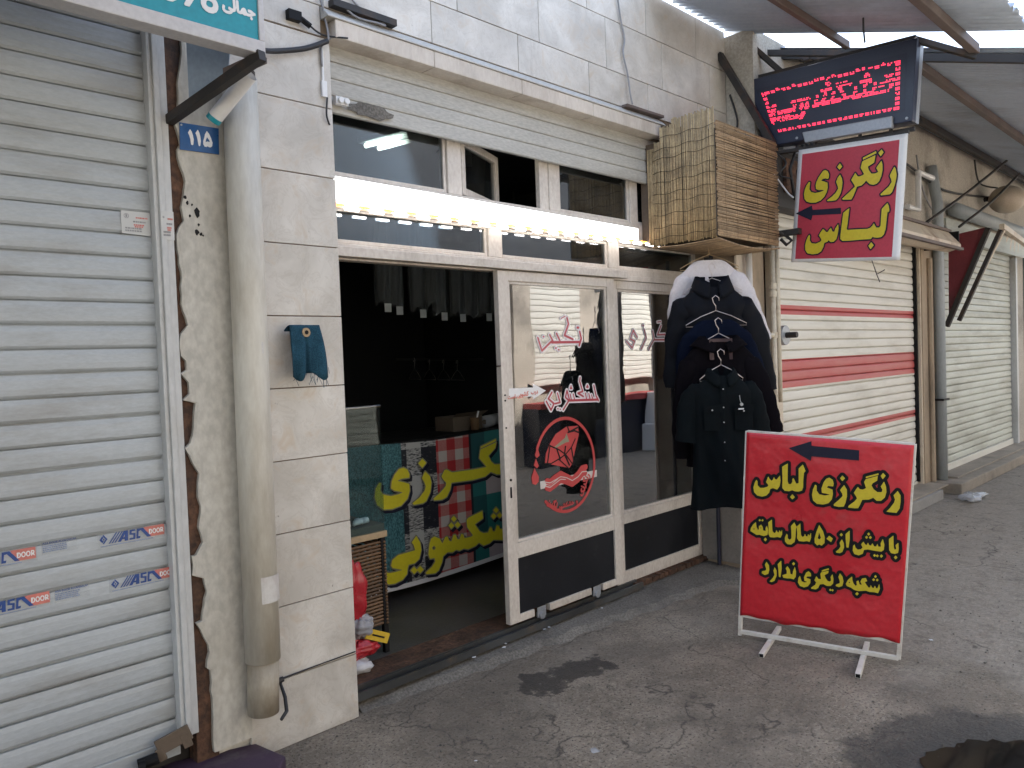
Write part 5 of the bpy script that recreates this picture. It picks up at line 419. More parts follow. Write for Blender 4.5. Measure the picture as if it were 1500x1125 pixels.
M['pvc_dirty'] = pm('soiled_pvc', (0.46, 0.42, 0.34), 0.5, var=0.1, vs=2, dirt=(0.16, 0.12, 0.08), dirt_amt=0.75, dirt_scale=4, dirt_pos=(0.42, 0.68), stretch=(1, 1, 0.5))
M['twig'] = pm('dry_twig', (0.22, 0.2, 0.16), 0.8)
M['cap'] = pm('pale_ledge_cap', (0.46, 0.45, 0.42), 0.6, var=0.08, vs=4, dirt=(0.3, 0.25, 0.2), dirt_amt=0.4, dirt_scale=4)
M['radiator'] = pm('grey_radiator_paint', (0.09, 0.09, 0.095), 0.5, var=0.1)
M['opp_clad'] = pm('dark_grey_cladding', (0.09, 0.1, 0.115), 0.7, var=0.3, vs=0.6)
M['opp_wall'] = pm('opposite_plaster', (0.46, 0.41, 0.345), 0.9, var=0.2, vs=1.5, dirt=(0.1, 0.09, 0.08), dirt_amt=0.7, dirt_scale=1.4)
def banner_mat():
    """printed fabric samples: teal weave, black and grey plaid, red gingham, green check, red, as on the banner"""
    m, t, b = new_mat('counter_banner_print')
    p = pos(t); sep = N(t, 'ShaderNodeSeparateXYZ'); t.links.new(p, sep.inputs[0]); X = sep.outputs[0]; Z = sep.outputs[2]
    def sq(v, per, ph=0.0, duty=0.5): return math_n(t, 'LESS_THAN', math_n(t, 'FRACT', math_n(t, 'ADD', math_n(t, 'MULTIPLY', v, 1/per), ph)), duty)
    weave = ramp(t, noise(t, mapped(t, p, (1.5, 1, 1)), 75, 3, 0.7), [(0.4, 0), (0.6, 1)])
    teal = mix(t, weave, (0.016, 0.07, 0.085), (0.09, 0.24, 0.27))
    pl = ramp(t, math_n(t, 'ADD', noise(t, mapped(t, p, (0.6, 1, 3)), 38, 3, 0.7), math_n(t, 'MULTIPLY', math_n(t, 'ADD', sq(Z, 0.36, 0.1), sq(math_n(t, 'ADD', X, 0.04), 0.26, 0.42, 0.45)), 0.2)), [(0.6, 0), (0.76, 1)])
    plaid = mix(t, pl, (0.012, 0.013, 0.022), (0.42, 0.42, 0.41))
    gs = math_n(t, 'ADD', sq(X, 0.145, 0.2), sq(Z, 0.145, 0.1))
    ging = mix(t, ramp(t, math_n(t, 'ADD', math_n(t, 'MULTIPLY', gs, 0.5), math_n(t, 'MULTIPLY', math_n(t, 'SUBTRACT', noise(t, p, 90, 2), 0.5), 0.35)), [(0.0, (0.5, 0.44, 0.4)), (0.5, (0.44, 0.16, 0.15)), (1.0, (0.42, 0.025, 0.03))]), (0, 0, 0), (0, 0, 0)) if False else \
        ramp(t, math_n(t, 'ADD', math_n(t, 'MULTIPLY', gs, 0.48), math_n(t, 'MULTIPLY', math_n(t, 'SUBTRACT', noise(t, p, 90, 2), 0.4), 0.3)), [(0.05, (0.5, 0.45, 0.42)), (0.5, (0.44, 0.16, 0.15)), (0.95, (0.42, 0.025, 0.03))])
    g2 = math_n(t, 'ADD', sq(X, 0.3, 0.33), math_n(t, 'MULTIPLY', sq(Z, 0.46, 0.18, 0.6), 1.0))
    green = ramp(t, math_n(t, 'MULTIPLY', g2, 0.5), [(0.1, (0.42, 0.36, 0.39)), (0.5, (0.02, 0.15, 0.155)), (0.9, (0.012, 0.075, 0.085))])
    red = (0.34, 0.03, 0.05)
    c = teal
    for x, nxt in ((2.93, plaid), (3.215, ging), (3.505, (0.01, 0.012, 0.02)), (3.525, green), (3.915, red)):
        c = mix(t, math_n(t, 'GREATER_THAN', X, x), c, nxt)
    t.links.new(c, b.inputs['Base Color']); b.inputs['Roughness'].default_value = 0.4
    return m
M['banner'] = banner_mat()
def striped_shutter():
    m, t, b = new_mat('white_shutter_with_red_bands')
    p = pos(t); sep = N(t, 'ShaderNodeSeparateXYZ'); t.links.new(p, sep.inputs[0]); Z = sep.outputs[2]
    n = noise(t, mapped(t, p, (0.6, 1, 3.5)), 1.7, 7, 0.68)
    wh = mix(t, ramp(t, n, [(0.48, 0.0), (0.74, 0.6)]), (0.66, 0.64, 0.575), (0.36, 0.33, 0.27))
    rd = mix(t, ramp(t, n, [(0.45, 0.0), (0.75, 0.45)]), (0.44, 0.06, 0.06), (0.46, 0.24, 0.2))
    f = None
    for z0, z1 in ((1.865, 1.94), (1.29, 1.515), (0.835, 0.905)):
        g = math_n(t, 'MULTIPLY', math_n(t, 'GREATER_THAN', Z, z0), math_n(t, 'LESS_THAN', Z, z1))
        f = g if f is None else math_n(t, 'MAXIMUM', f, g)
    t.links.new(mix(t, f, wh, rd), b.inputs['Base Color']); b.inputs['Roughness'].default_value = 0.5
    return m
M['striped'] = striped_shutter()
# ---------------------------------------------------------------- the setting
def slab(name, m, x0, x1, y0, y1, z, nx=1, ny=1):
    b = MB(); b.grid(lambda u, v: (x0+(x1-x0)*u, y0+(y1-y0)*v, z), nx, ny); return tag(b.build(name, m), kind='structure')
slab('ground', M['asphalt'], -60, 90, -60, 60, 0.0)
# the worn concrete strip in front of the shop, its edge running slightly askew
edge = [(1.93, 0.012)]
for i in range(1, 40):
    x = 1.93 + 3.15*i/39; edge.append((x, 0.03 - 0.105*(x-1.93) + 0.012*math.sin(i*1.9) + 0.02*random.uniform(-1, 1) - (0.1 if i > 34 else 0)))
b = MB(); n = len(edge)
vs = [(x, y, 0.0) for x, y in edge] + [(x, y+0.05, 0.026) for x, y in edge] + [(x, 0.28, 0.06) for x, y in edge]
b.add(vs, [(i+k*n, i+1+k*n, i+1+(k+1)*n, i+(k+1)*n) for k in (0, 1) for i in range(n-1)])
tag(b.build('pavement', M['concrete']), kind='structure')
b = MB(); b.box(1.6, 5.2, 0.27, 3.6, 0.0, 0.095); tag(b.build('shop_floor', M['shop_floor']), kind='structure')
# puddle: a flat sheet of standing water in the dark wet patch
b = MB(); pts = []
for i in range(96):
    a = 2*math.pi*i/96; r = 1 + 0.13*math.sin(2*a+0.6) + 0.09*math.sin(5*a+1) + 0.05*math.sin(9*a) + random.uniform(-0.035, 0.035)
    pts.append((3.1 + 0.47*r*math.cos(a), -2.46 + 0.46*r*math.sin(a), 0.004))
b.add(pts, [tuple(range(96))]); tag(b.build('puddle', M['water']), kind='structure')
# grit and pebbles lying on the asphalt
b = MB()
for i in range(1500):
    u = random.random()**1.5
    x = 1.2 + 6.5*u + random.uniform(-0.3, 0.3); y = random.uniform(-2.6, -0.1) - 0.1*(x-2); s = random.choice((1, 1, 1, 1.5, 2.2))*random.uniform(0.0016, 0.0036)
    vs = [(x + s*random.uniform(0.6, 1.4)*dx, y + s*random.uniform(0.6, 1.4)*dy, s*dz + s*0.4) for dx, dy, dz in ((1, 0, 0), (-1, 0, 0), (0, 1, 0), (0, -1, 0), (0, 0, 0.8), (0, 0, -0.5))]
    b.add(vs, [(0, 2, 4), (2, 1, 4), (1, 3, 4), (3, 0, 4), (2, 0, 5), (1, 2, 5), (3, 1, 5), (0, 3, 5)])
tag(b.build('grit', M['grit']), 'loose grit scattered over the asphalt', kind='stuff')

# ---------------------------------------------------------------- the tiled building
bld = thing('shop_building', (1.9, 0, 0), 'cream marble tiled shop building with a stone ledge above the open shopfront', 'building')
def tile_part(name, cells, y, depth=0.02, gap=0.0021):
    b = MB()
    for x0, x1, z0, z1 in cells:
        j = random.uniform(0, 0.0012)
        b.box(x0+gap, x1-gap, y-j, y+depth, z0+gap, z1-gap)
    return b.build(name, M['tile'], bld, bevel=0.0018)
T = 0.3045; z0 = -0.013
tile_part('pillar_tiles', [(1.385, 1.9, max(0.0, z0+T*k), z0+T*(k+1)) for k in range(10)], 0.0)
b = MB(); b.box(1.39, 1.893, 0.008, 0.3, 0, 3.03); b.build('pillar', M['grout'], bld)
cells = []
for r_, (za, zb) in enumerate(((3.169, 3.375), (3.375, 3.69), (3.69, 3.985))):
    x = 0.83 if r_ % 2 else 0.655
    while x < 5.33:
        cells.append((max(x, 0.95), min(x+0.61, 5.33), za, zb)); x += 0.61
cells += [(1.385, 1.858, 3.035, 3.169)]
tile_part('wall_tiles', cells, 0.0)
b = MB(); b.box(0.95, 5.325, 0.008, 0.3, 3.032, 3.98); b.build('wall', M['grout'], bld)
b = MB(); x = 1.9
for w in (0.555, 0.61, 0.61, 0.71):
    b.box(x+0.0012, x+w-0.0012, -0.05, 0.2, 3.03, 3.108); x += w
b.build('ledge', M['ledge'], bld, bevel=0.004)
b = MB(); b.prism([(-0.056, 3.109), (-0.056, 3.116), (-0.03, 3.14), (0.006, 3.168), (0.006, 3.109)], lambda u, v, t: (t, u, v), 1.86, 4.43); b.build('ledge_cap', M['cap'], bld, bevel=0.002)
b = MB(); b.box(1.55, 1.6, 0.3, 3.6, 0, 3.3); b.box(5.18, 5.23, 0.3, 3.6, 0, 3.3); b.box(1.55, 5.23, 3.55, 3.6, 0, 3.3)
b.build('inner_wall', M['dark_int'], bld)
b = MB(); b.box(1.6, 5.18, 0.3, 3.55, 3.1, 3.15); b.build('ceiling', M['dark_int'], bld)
b = MB(); b.box(-8, 5.2, 0.3, 6.0, 3.9, 3.97); b.build('roof', M['grout'], bld)
b = MB(); b.box(-8, 5.2, 5.9, 6.0, 0, 3.9); b.build('rear_wall', M['grout'], bld)
b = MB(); b.box(4.93, 5.2, 0.16, 0.3, 0.05, 3.03); b.build('end_pier', M['column'], bld)
# fixings on the wall
b = MB(); b.box(1.69, 1.75, -0.03, 0.0, 3.06, 3.1); b.tube([(1.75, -0.02, 3.075), (1.79, -0.03, 3.05)], 0.012, 6); b.build('junction_box', M['black'], bld)

# ---------------------------------------------------------------- the shopfront
sf = thing('shopfront', (1.92, 0.1, 0.1), 'cream metal shopfront with transom windows and a half open sliding door', 'shopfront')
FY0, FY1 = 0.1, 0.15
fb = MB()
fb.box(1.9, 5.06, FY0-0.008, FY1, 2.082, 2.118); fb.box(1.9, 5.06, FY0, FY1, 2.118, 2.16)       # door header, two steps
fb.box(1.9, 4.08, 0.03, FY0-0.008, 2.09, 2.135)                                                  # track hood over the sliding leaf
fb.box(1.9, 5.06, FY0, FY1, 2.33, 2.47)                                                         # transom rail (behind the lamp)
fb.box(1.9, 5.06, FY0, FY1, 2.80, 2.86)
for x0, x1 in ((1.9, 1.935), (2.642, 2.737), (3.425, 3.515), (4.222, 4.30), (5.0, 5.06)): fb.box(x0, x1, FY0, FY1, 2.47, 2.80)
for x0, x1 in ((1.9, 1.935), (2.915, 3.01), (3.973, 4.078), (5.0, 5.06)): fb.box(x0, x1, FY0, FY1, 2.16, 2.33)
fb.box(5.0, 5.06, FY0, FY1+0.02, 0.08, 2.082)
fb.build('frame', M['frame_paint'], sf, bevel=0.003)
def window(x0, x1, zz0, zz1, y=0.125):
    b = MB(); w = 0.018
    b.box(x0, x0+w, y-0.012, y+0.012, zz0, zz1); b.box(x1-w, x1, y-0.012, y+0.012, zz0, zz1)
    b.box(x0+w, x1-w, y-0.012, y+0.012, zz0, zz0+w); b.box(x0+w, x1-w, y-0.012, y+0.012, zz1-w, zz1)
    fr = b.build('window', M['frame_paint'], sf, bevel=0.002)
    g = MB(); g.box(x0+w-0.004, x1-w+0.004, y-0.002, y+0.002, zz0+w-0.004, zz1-w+0.004); g.build('pane', M['glass_up'], fr)
window(1.937, 2.640, 2.472, 2.798); window(3.517, 4.220, 2.472, 2.798); window(4.302, 4.998, 2.472, 2.798)
window(1.937, 2.913, 2.162, 2.328); window(3.012, 3.971, 2.162, 2.328); window(4.08, 4.998, 2.162, 2.328)
# the small casement, hinged on the left mullion and standing ajar into the shop
cs = MB(); A = Vector((2.745, 0.125, 0)); dirc = Vector((math.cos(R(24)), math.sin(R(24)), 0)); L = 0.52
def cb(s0, s1, zz0, zz1): cs.obox(A+dirc*s0+Vector((0, 0, (zz0+zz1)/2)), A+dirc*s1+Vector((0, 0, (zz0+zz1)/2)), 0.03, zz1-zz0)
cb(0, 0.045, 2.48, 2.79); cb(L-0.05, L, 2.48, 2.79); cb(0.045, L-0.05, 2.48, 2.52); cb(0.045, L-0.05, 2.75, 2.79)
ce = cs.build('casement', M['frame_paint'], sf, bevel=0.002)
g = MB(); g.obox(A+dirc*0.045+Vector((0, 0, 2.635)), A+dirc*(L-0.05)+Vector((0, 0, 2.635)), 0.004, 0.23); g.build('pane', M['glass_up'], ce)
g = MB(); g.box(3.35, 3.425, 0.11, 0.14, 2.47, 2.8); g.build('mullion', M['frame_paint'], sf)
# sliding leaf
DY0, DY1 = 0.05, 0.088
def leaf(name, x0, x1, sl, sr, zb, zt, y0, y1, railb, railt, kick0):
    b = MB()
    b.box(x0, x0+sl, y0, y1, zb, zt); b.box(x1-sr, x1, y0, y1, zb, zt)
    b.box(x0+sl, x1-sr, y0, y1, zt-0.055, zt); b.box(x0+sl, x1-sr, y0+0.001, y1-0.001, railb, railt)
    # inner beads round the glass
    for xa, xb, za, zb_ in ((x0+sl, x0+sl+0.018, railt, zt-0.055), (x1-sr-0.018, x1-sr, railt, zt-0.055), (x0+sl+0.018, x1-sr-0.018, railt, railt+0.016), (x0+sl+0.018, x1-sr-0.018, zt-0.071, zt-0.055)):
        b.box(xa, xb, y0+0.008, y1-0.006, za, zb_)
    o = b.build(name, M['frame_paint'], sf, bevel=0.003)
    g = MB(); g.box(x0+sl+0.014, x1-sr-0.014, (y0+y1)/2+0.001, (y0+y1)/2+0.005, railt+0.012, zt-0.067); g.build('glass', M['glass'], o)
    k = MB(); k.box(x0+sl, x1-sr, y0+0.012, y1-0.008, kick0, railb); k.build('kick_panel', M['kick'], o)
    return o
door = leaf('sliding_door', 2.925, 3.95, 0.078, 0.072, 0.128, 2.082, DY0, DY1, 0.485, 0.572, 0.17)
b = MB()
for x0, x1 in ((3.003, 3.12), (3.25, 3.63), (3.745, 3.878)): b.box(x0, x1, DY0, DY1, 0.128, 0.17)
b.build('bottom_rail', M['frame_paint'], door, bevel=0.003)
for x in (3.185, 3.69):
    b = MB(); b.box(x-0.036, x+0.036, 0.056, 0.06, 0.11, 0.168)
    b.tube([(x, 0.048, 0.118), (x, 0.085, 0.118)], 0.022, 14); b.build('roller', M['galv'], door, bevel=0.002)
b = MB(); b.tube([(2.965, 0.044, 0.93), (2.965, 0.05, 0.93)], 0.007, 10); b.box(2.96, 2.97, 0.046, 0.05, 0.83, 0.89); b.build('keyhole', M['black'], door)
b = MB()
for z in (1.22, 1.37, 1.40): b.tube([(2.945, 0.045, z), (2.945, 0.05, z)], 0.005, 8)
b.tube([(2.90, 0.06, 1.56), (2.93, 0.055, 1.562)], 0.005, 6); b.build('screw', M['iron'], door)
fixed = leaf('fixed_panel', 3.955, 4.998, 0.085, 0.05, 0.094, 2.08, 0.098, 0.136, 0.485, 0.555, 0.175)
b = MB(); b.box(4.04, 4.948, 0.098, 0.136, 0.094, 0.175); b.build('bottom_rail', M['frame_paint'], fixed, bevel=0.003)
# writing and stickers on the two panes
def onglass(y): return lambda k: (lambda u, v: (u, y, v))
gy = 0.0675
flat(D['G1_white'], 1e-4, 'lettering_border', M['white_glass_print'], door, lambda u, v: (u, gy, v))
flat(D['G1_red'], 1e-4, 'lettering', M['dark_red_print'], door, lambda u, v: (u, gy-0.0012, v))
flat(D['G2_white'], 1e-4, 'lettering_border', M['white_glass_print'], fixed, lambda u, v: (u, 0.1155, v))
flat(D['G2_red'], 1e-4, 'lettering', M['dark_red_print'], fixed, lambda u, v: (u, 0.1143, v))
em = flat(D['em_ring'], 1e-4, 'emblem', M['red_glass_print'], door, lambda u, v: (u, gy, v))
flat(D['em_gem'], 1e-4, 'gem', M['red_glass_print'], em, lambda u, v: (u, gy+0.0002, v))
flat(D['em_tape'], 1e-4, 'tape', M['tape'], em, lambda u, v: (u, gy+0.0004, v))  # pale strip laid behind the emblem print
flat(D['em_wave'], 1e-4, 'waves', M['red_glass_print'], em, lambda u, v: (u, gy-0.0008, v))
flat(D['em_drops'], 1e-4, 'drops', M['red_glass_print'], em, lambda u, v: (u, gy-0.0009, v))
flat(D['em_shine'], 1e-4, 'shine', M['grey_print'], em, lambda u, v: (u, gy-0.0006, v))  # grey gap in the printed gem
flat(D['em_facet'], 1e-4, 'facets', M['black'], em, lambda u, v: (u, gy-0.0012, v))
flat(D['em_foam'], 1e-4, 'foam', M['tape'], em, lambda u, v: (u, gy-0.0014, v))
# the small round-running words under the waves
def put_word(key, x, z, w, ang, y):
    ca, sa = math.cos(ang), math.sin(ang)
    return (D['w_'+key], 0.0005*w, lambda u, v: (x + u*ca - v*sa, y, z + u*sa + v*ca))
join_flat([put_word('negin', 3.262, 0.735, 0.095, R(-24), gy-0.001), put_word('khoshk', 3.345, 0.685, 0.17, R(4), gy-0.001),
           put_word('va', 3.535, 0.70, 0.017, R(22), gy-0.001), put_word('rangrazi', 3.59, 0.735, 0.15, R(52), gy-0.001)], 'emblem_lettering', M['red_glass_print'], em)
st = flat(D['arrow_sticker'], 1e-4, 'arrow_sticker', M['white'], door, lambda u, v: (u, gy-0.018, v))
for w_ in (('ast', 2.965, 1.375, 0.062), ('keshoyi', 3.035, 1.375, 0.098), ('darb', 3.15, 1.385, 0.06)): join_flat([put_word(*w_, R(2), gy-0.0192)], 'word', M['red_print'], st)
# floor track and threshold
b = MB(); b.extr([(0.03, 0.052), (0.03, 0.092), (0.045, 0.092), (0.045, 0.066), (0.085, 0.066), (0.085, 0.1), (0.1, 0.1), (0.1, 0.06)], 1.9, 4.14)
b.build('floor_track', M['track'], sf)
b = MB(); b.box(1.9, 5.06, 0.1005, 0.29, 0.05, 0.099); b.build('threshold', M['rust_steel'], sf)
b = MB()
for i in range(60):
    x = 4.1+0.95*i/60; s = random.uniform(0.008, 0.022); b.box(x, x+0.02, 0.075-s, 0.102, 0.055, 0.07+s)
b.build('mortar_bed', M['rust_steel'], sf)

# ---------------------------------------------------------------- roller shutters
def slat_profile(zb, zt, pitch, y_, bulge=0.006, groove=0.012):
    prof = []; k = int(round((zt-zb)/pitch)); p = (zt-zb)/k
    for i in range(k):
        z = zb+i*p + random.uniform(-0.0012, 0.0012); y = y_ + random.uniform(-0.0012, 0.0012)
        prof += [(y+groove, z), (y+groove*0.9, z+0.035*p), (y-0.001, z+0.05*p), (y-bulge*0.85, z+0.16*p), (y-bulge, z+0.4*p), (y-bulge*0.8, z+0.75*p), (y-bulge*0.35, z+0.965*p), (y+groove, z+0.972*p)]
    return prof + [(y_+groove, zt)]
def curtain(name, x0, x1, zb, zt, pitch, y, m, parent, **kw):
    b = MB(); b.extr(slat_profile(zb, zt, pitch, y, **kw), x0, x1); return b.build(name, m, parent)
rs = thing('roller_shutter', (1.9, 0.1, 2.75), 'half raised cream roller shutter under the stone ledge above the transom', 'roller shutter')
curtain('slats', 1.885, 5.0, 2.81, 3.114, 0.076, 0.055, M['shutter_old'], rs, bulge=0.004, groove=0.006)
b = MB(); b.box(1.9, 5.0, 0.05, 0.075, 2.735, 2.808); b.build('bottom_bar', M['shutter_old'], rs, bevel=0.004)
b = MB(); b.box(1.93, 1.995, 0.015, 0.04, 2.765, 2.80); b.tube([(1.95, 0.0, 2.782), (1.95, 0.02, 2.782)], 0.014, 10); b.tube([(1.98, 0.0, 2.782), (1.98, 0.02, 2.782)], 0.014, 10); b.build('lock', M['white'], rs, bevel=0.002)
b = MB(); pts = []
for i in range(26):
    a = 2*math.pi*i/26; r = random.uniform(0.75, 1.1); pts.append((2.13+0.13*r*math.cos(a), 2.775+0.034*r*math.sin(a)))
b.prism(pts, lambda u, v, t: (u, t, v), 0.0375, 0.0365); b.build('cement_smear', M['concrete'], rs)

ls = thing('roller_shutter', (0.3, 0.05, 0.13), 'closed grey roller shutter with blue and red stickers, beside the peeling plaster', 'roller shutter')
curtain('slats', -2.2, 1.125, 0.1815, 2.947, 0.0838, 0.05, M['shutter_grey'], ls, bulge=0.009, groove=0.012)
b = MB(); b.box(-2.2, 1.12, 0.035, 0.07, 0.125, 0.19); b.build('bottom_bar', M['shutter_grey'], ls, bevel=0.003)
b = MB(); b.box(1.112, 1.1285, 0.0, 0.06, 0.2, 3.0); b.box(1.128, 1.15, -0.012, 0.06, 0.2, 3.0); b.box(1.15, 1.178, -0.004, 0.06, 0.2, 3.0); b.build('guide_rail', M['rail_grey'], ls, bevel=0.003)
b = MB(); b.obox((1.02, 0.0, 0.195), (1.13, -0.04, 0.235), 0.012, 0.06); b.obox((1.02, 0.0, 0.165), (1.045, -0.01, 0.175), 0.012, 0.05); b.obox((1.10, -0.03, 0.2), (1.13, -0.04, 0.21), 0.012, 0.06); b.build('latch', M['card'], ls, bevel=0.003)
b = MB(); b.tube([(0.955, 0.01, 0.155), (1.02, -0.01, 0.165)], 0.021, 12); b.tube([(0.95, -0.015, 0.155), (0.97, -0.02, 0.155)], 0.026, 14); b.build('padlock', M['black'], ls)
def logo_sticker(x, z, s, slope=0.0):
    """clear sticker: diamond mark, slanted bars, A S A, white DOOR on a red box"""
    y = 0.0378
    P = lambda u, v, d=0.0: (x+u*s, y-d, z+v*s)
    b = MB(); b.add([P(-0.2, -0.28), P(5.75, -0.28), P(5.75, 1.12), P(-0.2, 1.12)], [(0, 1, 2, 3)])
    o = b.build('logo_sticker', M['film_white'], ls)
    q = MB()
    def pg(*pts): q.add([P(u, v, 0.0008) for u, v in pts], [tuple(range(len(pts)))])
    pg((0.32, 0.02), (0.66, 0.45), (0.32, 0.88), (0.25, 0.79), (0.5, 0.45), (0.25, 0.11)); pg((0.22, 0.15), (0.32, 0.3), (0.18, 0.45), (0.32, 0.62), (0.22, 0.76), (-0.02, 0.45))
    pg((0.33, 0.36), (0.4, 0.45), (0.33, 0.54), (0.26, 0.45))
    for k in range(3): pg((0.72+0.24*k, 0), (0.84+0.24*k, 0), (1.5+0.24*k, 0.92), (1.4+0.24*k, 0.92))
    pg((1.5, 0), (1.78, 0), (2.15, 0.65), (2.1, 0), (2.4, 0), (2.42, 0.92), (2.05, 0.92))
    pg((1.85, 0.2), (2.15, 0.2), (2.15, 0.34), (1.92, 0.34))
    pg((2.52, 0.0), (3.02, 0.0), (3.06, 0.55), (2.72, 0.6), (2.73, 0.76), (3.06, 0.76), (3.06, 0.92), (2.56, 0.92), (2.53, 0.48), (2.87, 0.42), (2.86, 0.16), (2.53, 0.16))
    pg((3.12, 0.0), (3.45, 0.0), (3.5, 0.2), (3.3, 0.2), (3.35, 0.68), (3.55, 0.72), (4.1, 0.0), (4.45, 0.0), (3.75, 0.92), (3.2, 0.92))
    q.build('logo', M['blue_print'], o)
    r_ = MB(); r_.add([P(u, v, 0.0004) for u, v in ((4.2, -0.02), (5.65, -0.02), (5.65, 0.95), (3.8, 0.95))], [(0, 1, 2, 3)]); r_.build('red_box', M['red_print'], o)
    flat(D['w_door'], 0.0005*1.32*s, 'lettering', M['white'], o, lambda u, v: (x+4.25*s+u, y-0.0012, z+0.22*s+v*1.25))
    t_ = MB(); t_.add([P(u, v, 0.0008) for u, v in ((0.05, -0.2), (4.6, -0.2), (4.6, -0.14), (0.05, -0.14))], [(0, 1, 2, 3)]); t_.build('fine_print', M['pale_blue_print'], o)
def info_sticker(x, z, s):
    y = 0.0378
    P = lambda u, v, d=0.0: (x+u*s, y-d, z+v*s)
    b = MB(); b.add([P(-0.1, -0.2), P(3.1, -0.2), P(3.1, 1.1), P(-0.1, 1.1)], [(0, 1, 2, 3)]); o = b.build('info_sticker', M['film_white'], ls)
    flat(D['w_asa'], 0.0005*2.95*s, 'lettering', M['blue_print'], o, lambda u, v: (x+u, y-0.0008, z+0.82*s+v))
    q = MB()
    for k in range(4):
        u = 0.0
        while u < 2.1:
            w = random.uniform(0.06, 0.26); q.add([P(u, 0.05+0.18*k, 0.0006), P(min(u+w, 2.2), 0.05+0.18*k, 0.0006), P(min(u+w, 2.2), 0.15+0.18*k, 0.0006), P(u, 0.15+0.18*k, 0.0006)], [(0, 1, 2, 3)]); u += w+0.05
    q.build('fine_print', M['pale_blue_print'], o)
b = None
for x, z in ((0.875, 0.983), (0.906, 0.815), (0.448, 0.981), (0.482, 0.82)): logo_sticker(x, z, 0.040)
info_sticker(0.695, 0.991, 0.035); info_sticker(0.725, 0.818, 0.035)
def notice(x0, x1, z0, z1, y):
    b = MB(); b.add([(x0, y, z0), (x1, y, z0-0.004), (x1, y, z1), (x0, y, z1)], [(0, 1, 2, 3)]); o = b.build('notice', M['film_paper'], ls)
    w = x1-x0; h = z1-z0; r_ = MB(); k = MB()
    for mb, u0, u1, v in ((r_, 0.5, 0.92, 0.72), (r_, 0.42, 0.78, 0.4), (r_, 0.45, 0.75, 0.32), (k, 0.4, 0.85, 0.54), (k, 0.12, 0.7, 0.24), (k, 0.12, 0.7, 0.13)):
        u = u0
        while u < u1:
            d = random.uniform(0.03, 0.09); e = min(u+d, u1)
            mb.add([(x0+u*w, y-0.0006, z0+(v-0.03)*h), (x0+e*w, y-0.0006, z0+(v-0.03)*h), (x0+e*w, y-0.0006, z0+(v+0.04)*h), (x0+u*w, y-0.0006, z0+(v+0.04)*h)], [(0, 1, 2, 3)]); u = e+0.015
    cx, cz = x0+0.18*w, z0+0.78*h
    k.add([(cx+0.09*w*math.cos(a*0.5236), y-0.0006, cz+0.09*w*math.sin(a*0.5236)) for a in range(12)] + [(cx+0.07*w*math.cos(a*0.5236), y-0.0006, cz+0.07*w*math.sin(a*0.5236)) for a in range(12)], [(i, (i+1) % 12, 12+(i+1) % 12, 12+i) for i in range(12)])
    k.add([(cx-0.03*w, y-0.0006, cz-0.05*w), (cx+0.03*w, y-0.0006, cz-0.05*w), (cx+0.03*w, y-0.0006, cz+0.05*w), (cx-0.03*w, y-0.0006, cz+0.05*w)], [(0, 1, 2, 3)])
    r_.build('red_print', M['red_print'], o); k.build('grey_print', M['cable_grey'], o)
notice(1.006, 1.108, 2.112, 2.195, 0.0378); notice(1.13, 1.176, 2.095, 2.198, -0.0135)

# ---------------------------------------------------------------- peeling plaster beside the shutter
pw = thing('plaster_wall', (1.28, 0, 0), 'narrow strip of peeling cream plaster over a rusty post, beside the grey shutter', 'wall')
PEEL = [(1.229,2.98),(1.229,2.784),(1.211,2.716),(1.208,2.607),(1.183,2.566),(1.21,2.461),(1.193,2.44),(1.205,2.378),(1.218,2.321),(1.197,2.222),(1.204,2.172),(1.172,2.114),(1.186,1.95),(1.179,1.854),(1.201,1.772),(1.17,1.738),(1.168,1.656),(1.187,1.636),(1.187,1.602),(1.167,1.588),(1.192,1.553),(1.19,1.509),(1.168,1.487),(1.213,1.472),(1.203,1.377),(1.188,1.319),(1.17,1.302),(1.191,1.241),(1.213,1.198),(1.209,1.11),(1.218,1.069),(1.203,0.993),(1.217,0.931),(1.188,0.885),(1.173,0.886),(1.172,0.812),(1.213,0.79),(1.22,0.736),(1.195,0.628),(1.175,0.624),(1.201,0.562),(1.221,0.526),(1.21,0.439),(1.222,0.425),(1.221,0.1)]
PEEL = [(x+0.012, z) for x, z in PEEL]
fine = []
for (x0, za), (x1, zb) in zip(PEEL[:-1], PEEL[1:]):
    k = max(1, int(abs(za-zb)/0.025))
    for i in range(k):
        u = i/k; fine.append((x0+(x1-x0)*u + random.uniform(-0.0035, 0.0035), za+(zb-za)*u))
fine.append(PEEL[-1])
b = MB(); n = len(fine); XR = 1.392
vs = []
for x, z in fine: vs += [(x, -0.006+random.uniform(-0.001, 0.001), z), (x+0.012, -0.0085, z), (XR, -0.004, z), (x, 0.03, z)]
fs = []
for i in range(n-1):
    a = 4*i; c = 4*(i+1); fs += [(a, a+1, c+1, c), (a+1, a+2, c+2, c+1), (a+3, a, c, c+3)]
b.add(vs, fs); b.build('plaster', M['plaster'], pw)
b = MB(); b.box(1.172, 1.26, 0.012, 0.09, 0.03, 3.0); b.build('steel_post', M['rust_steel'], pw, bevel=0.003)
b = MB()
for cx, cz, r in ((1.268, 2.205, 0.014), (1.232, 2.24, 0.006), (1.264, 2.13, 0.009), (1.28, 2.125, 0.006), (1.24, 2.19, 0.005), (1.272, 2.16, 0.005), (1.225, 2.26, 0.007), (1.25, 2.235, 0.004), (1.288, 2.12, 0.004)):
    pts = [(cx+r*random.uniform(0.5, 1.2)*math.cos(a*0.7854), cz+r*random.uniform(0.7, 1.6)*math.sin(a*0.7854)) for a in range(8)]
    b.prism(pts, lambda u, v, t: (u, t, v), -0.0095, -0.006)
b.build('chip', M['black'], pw)
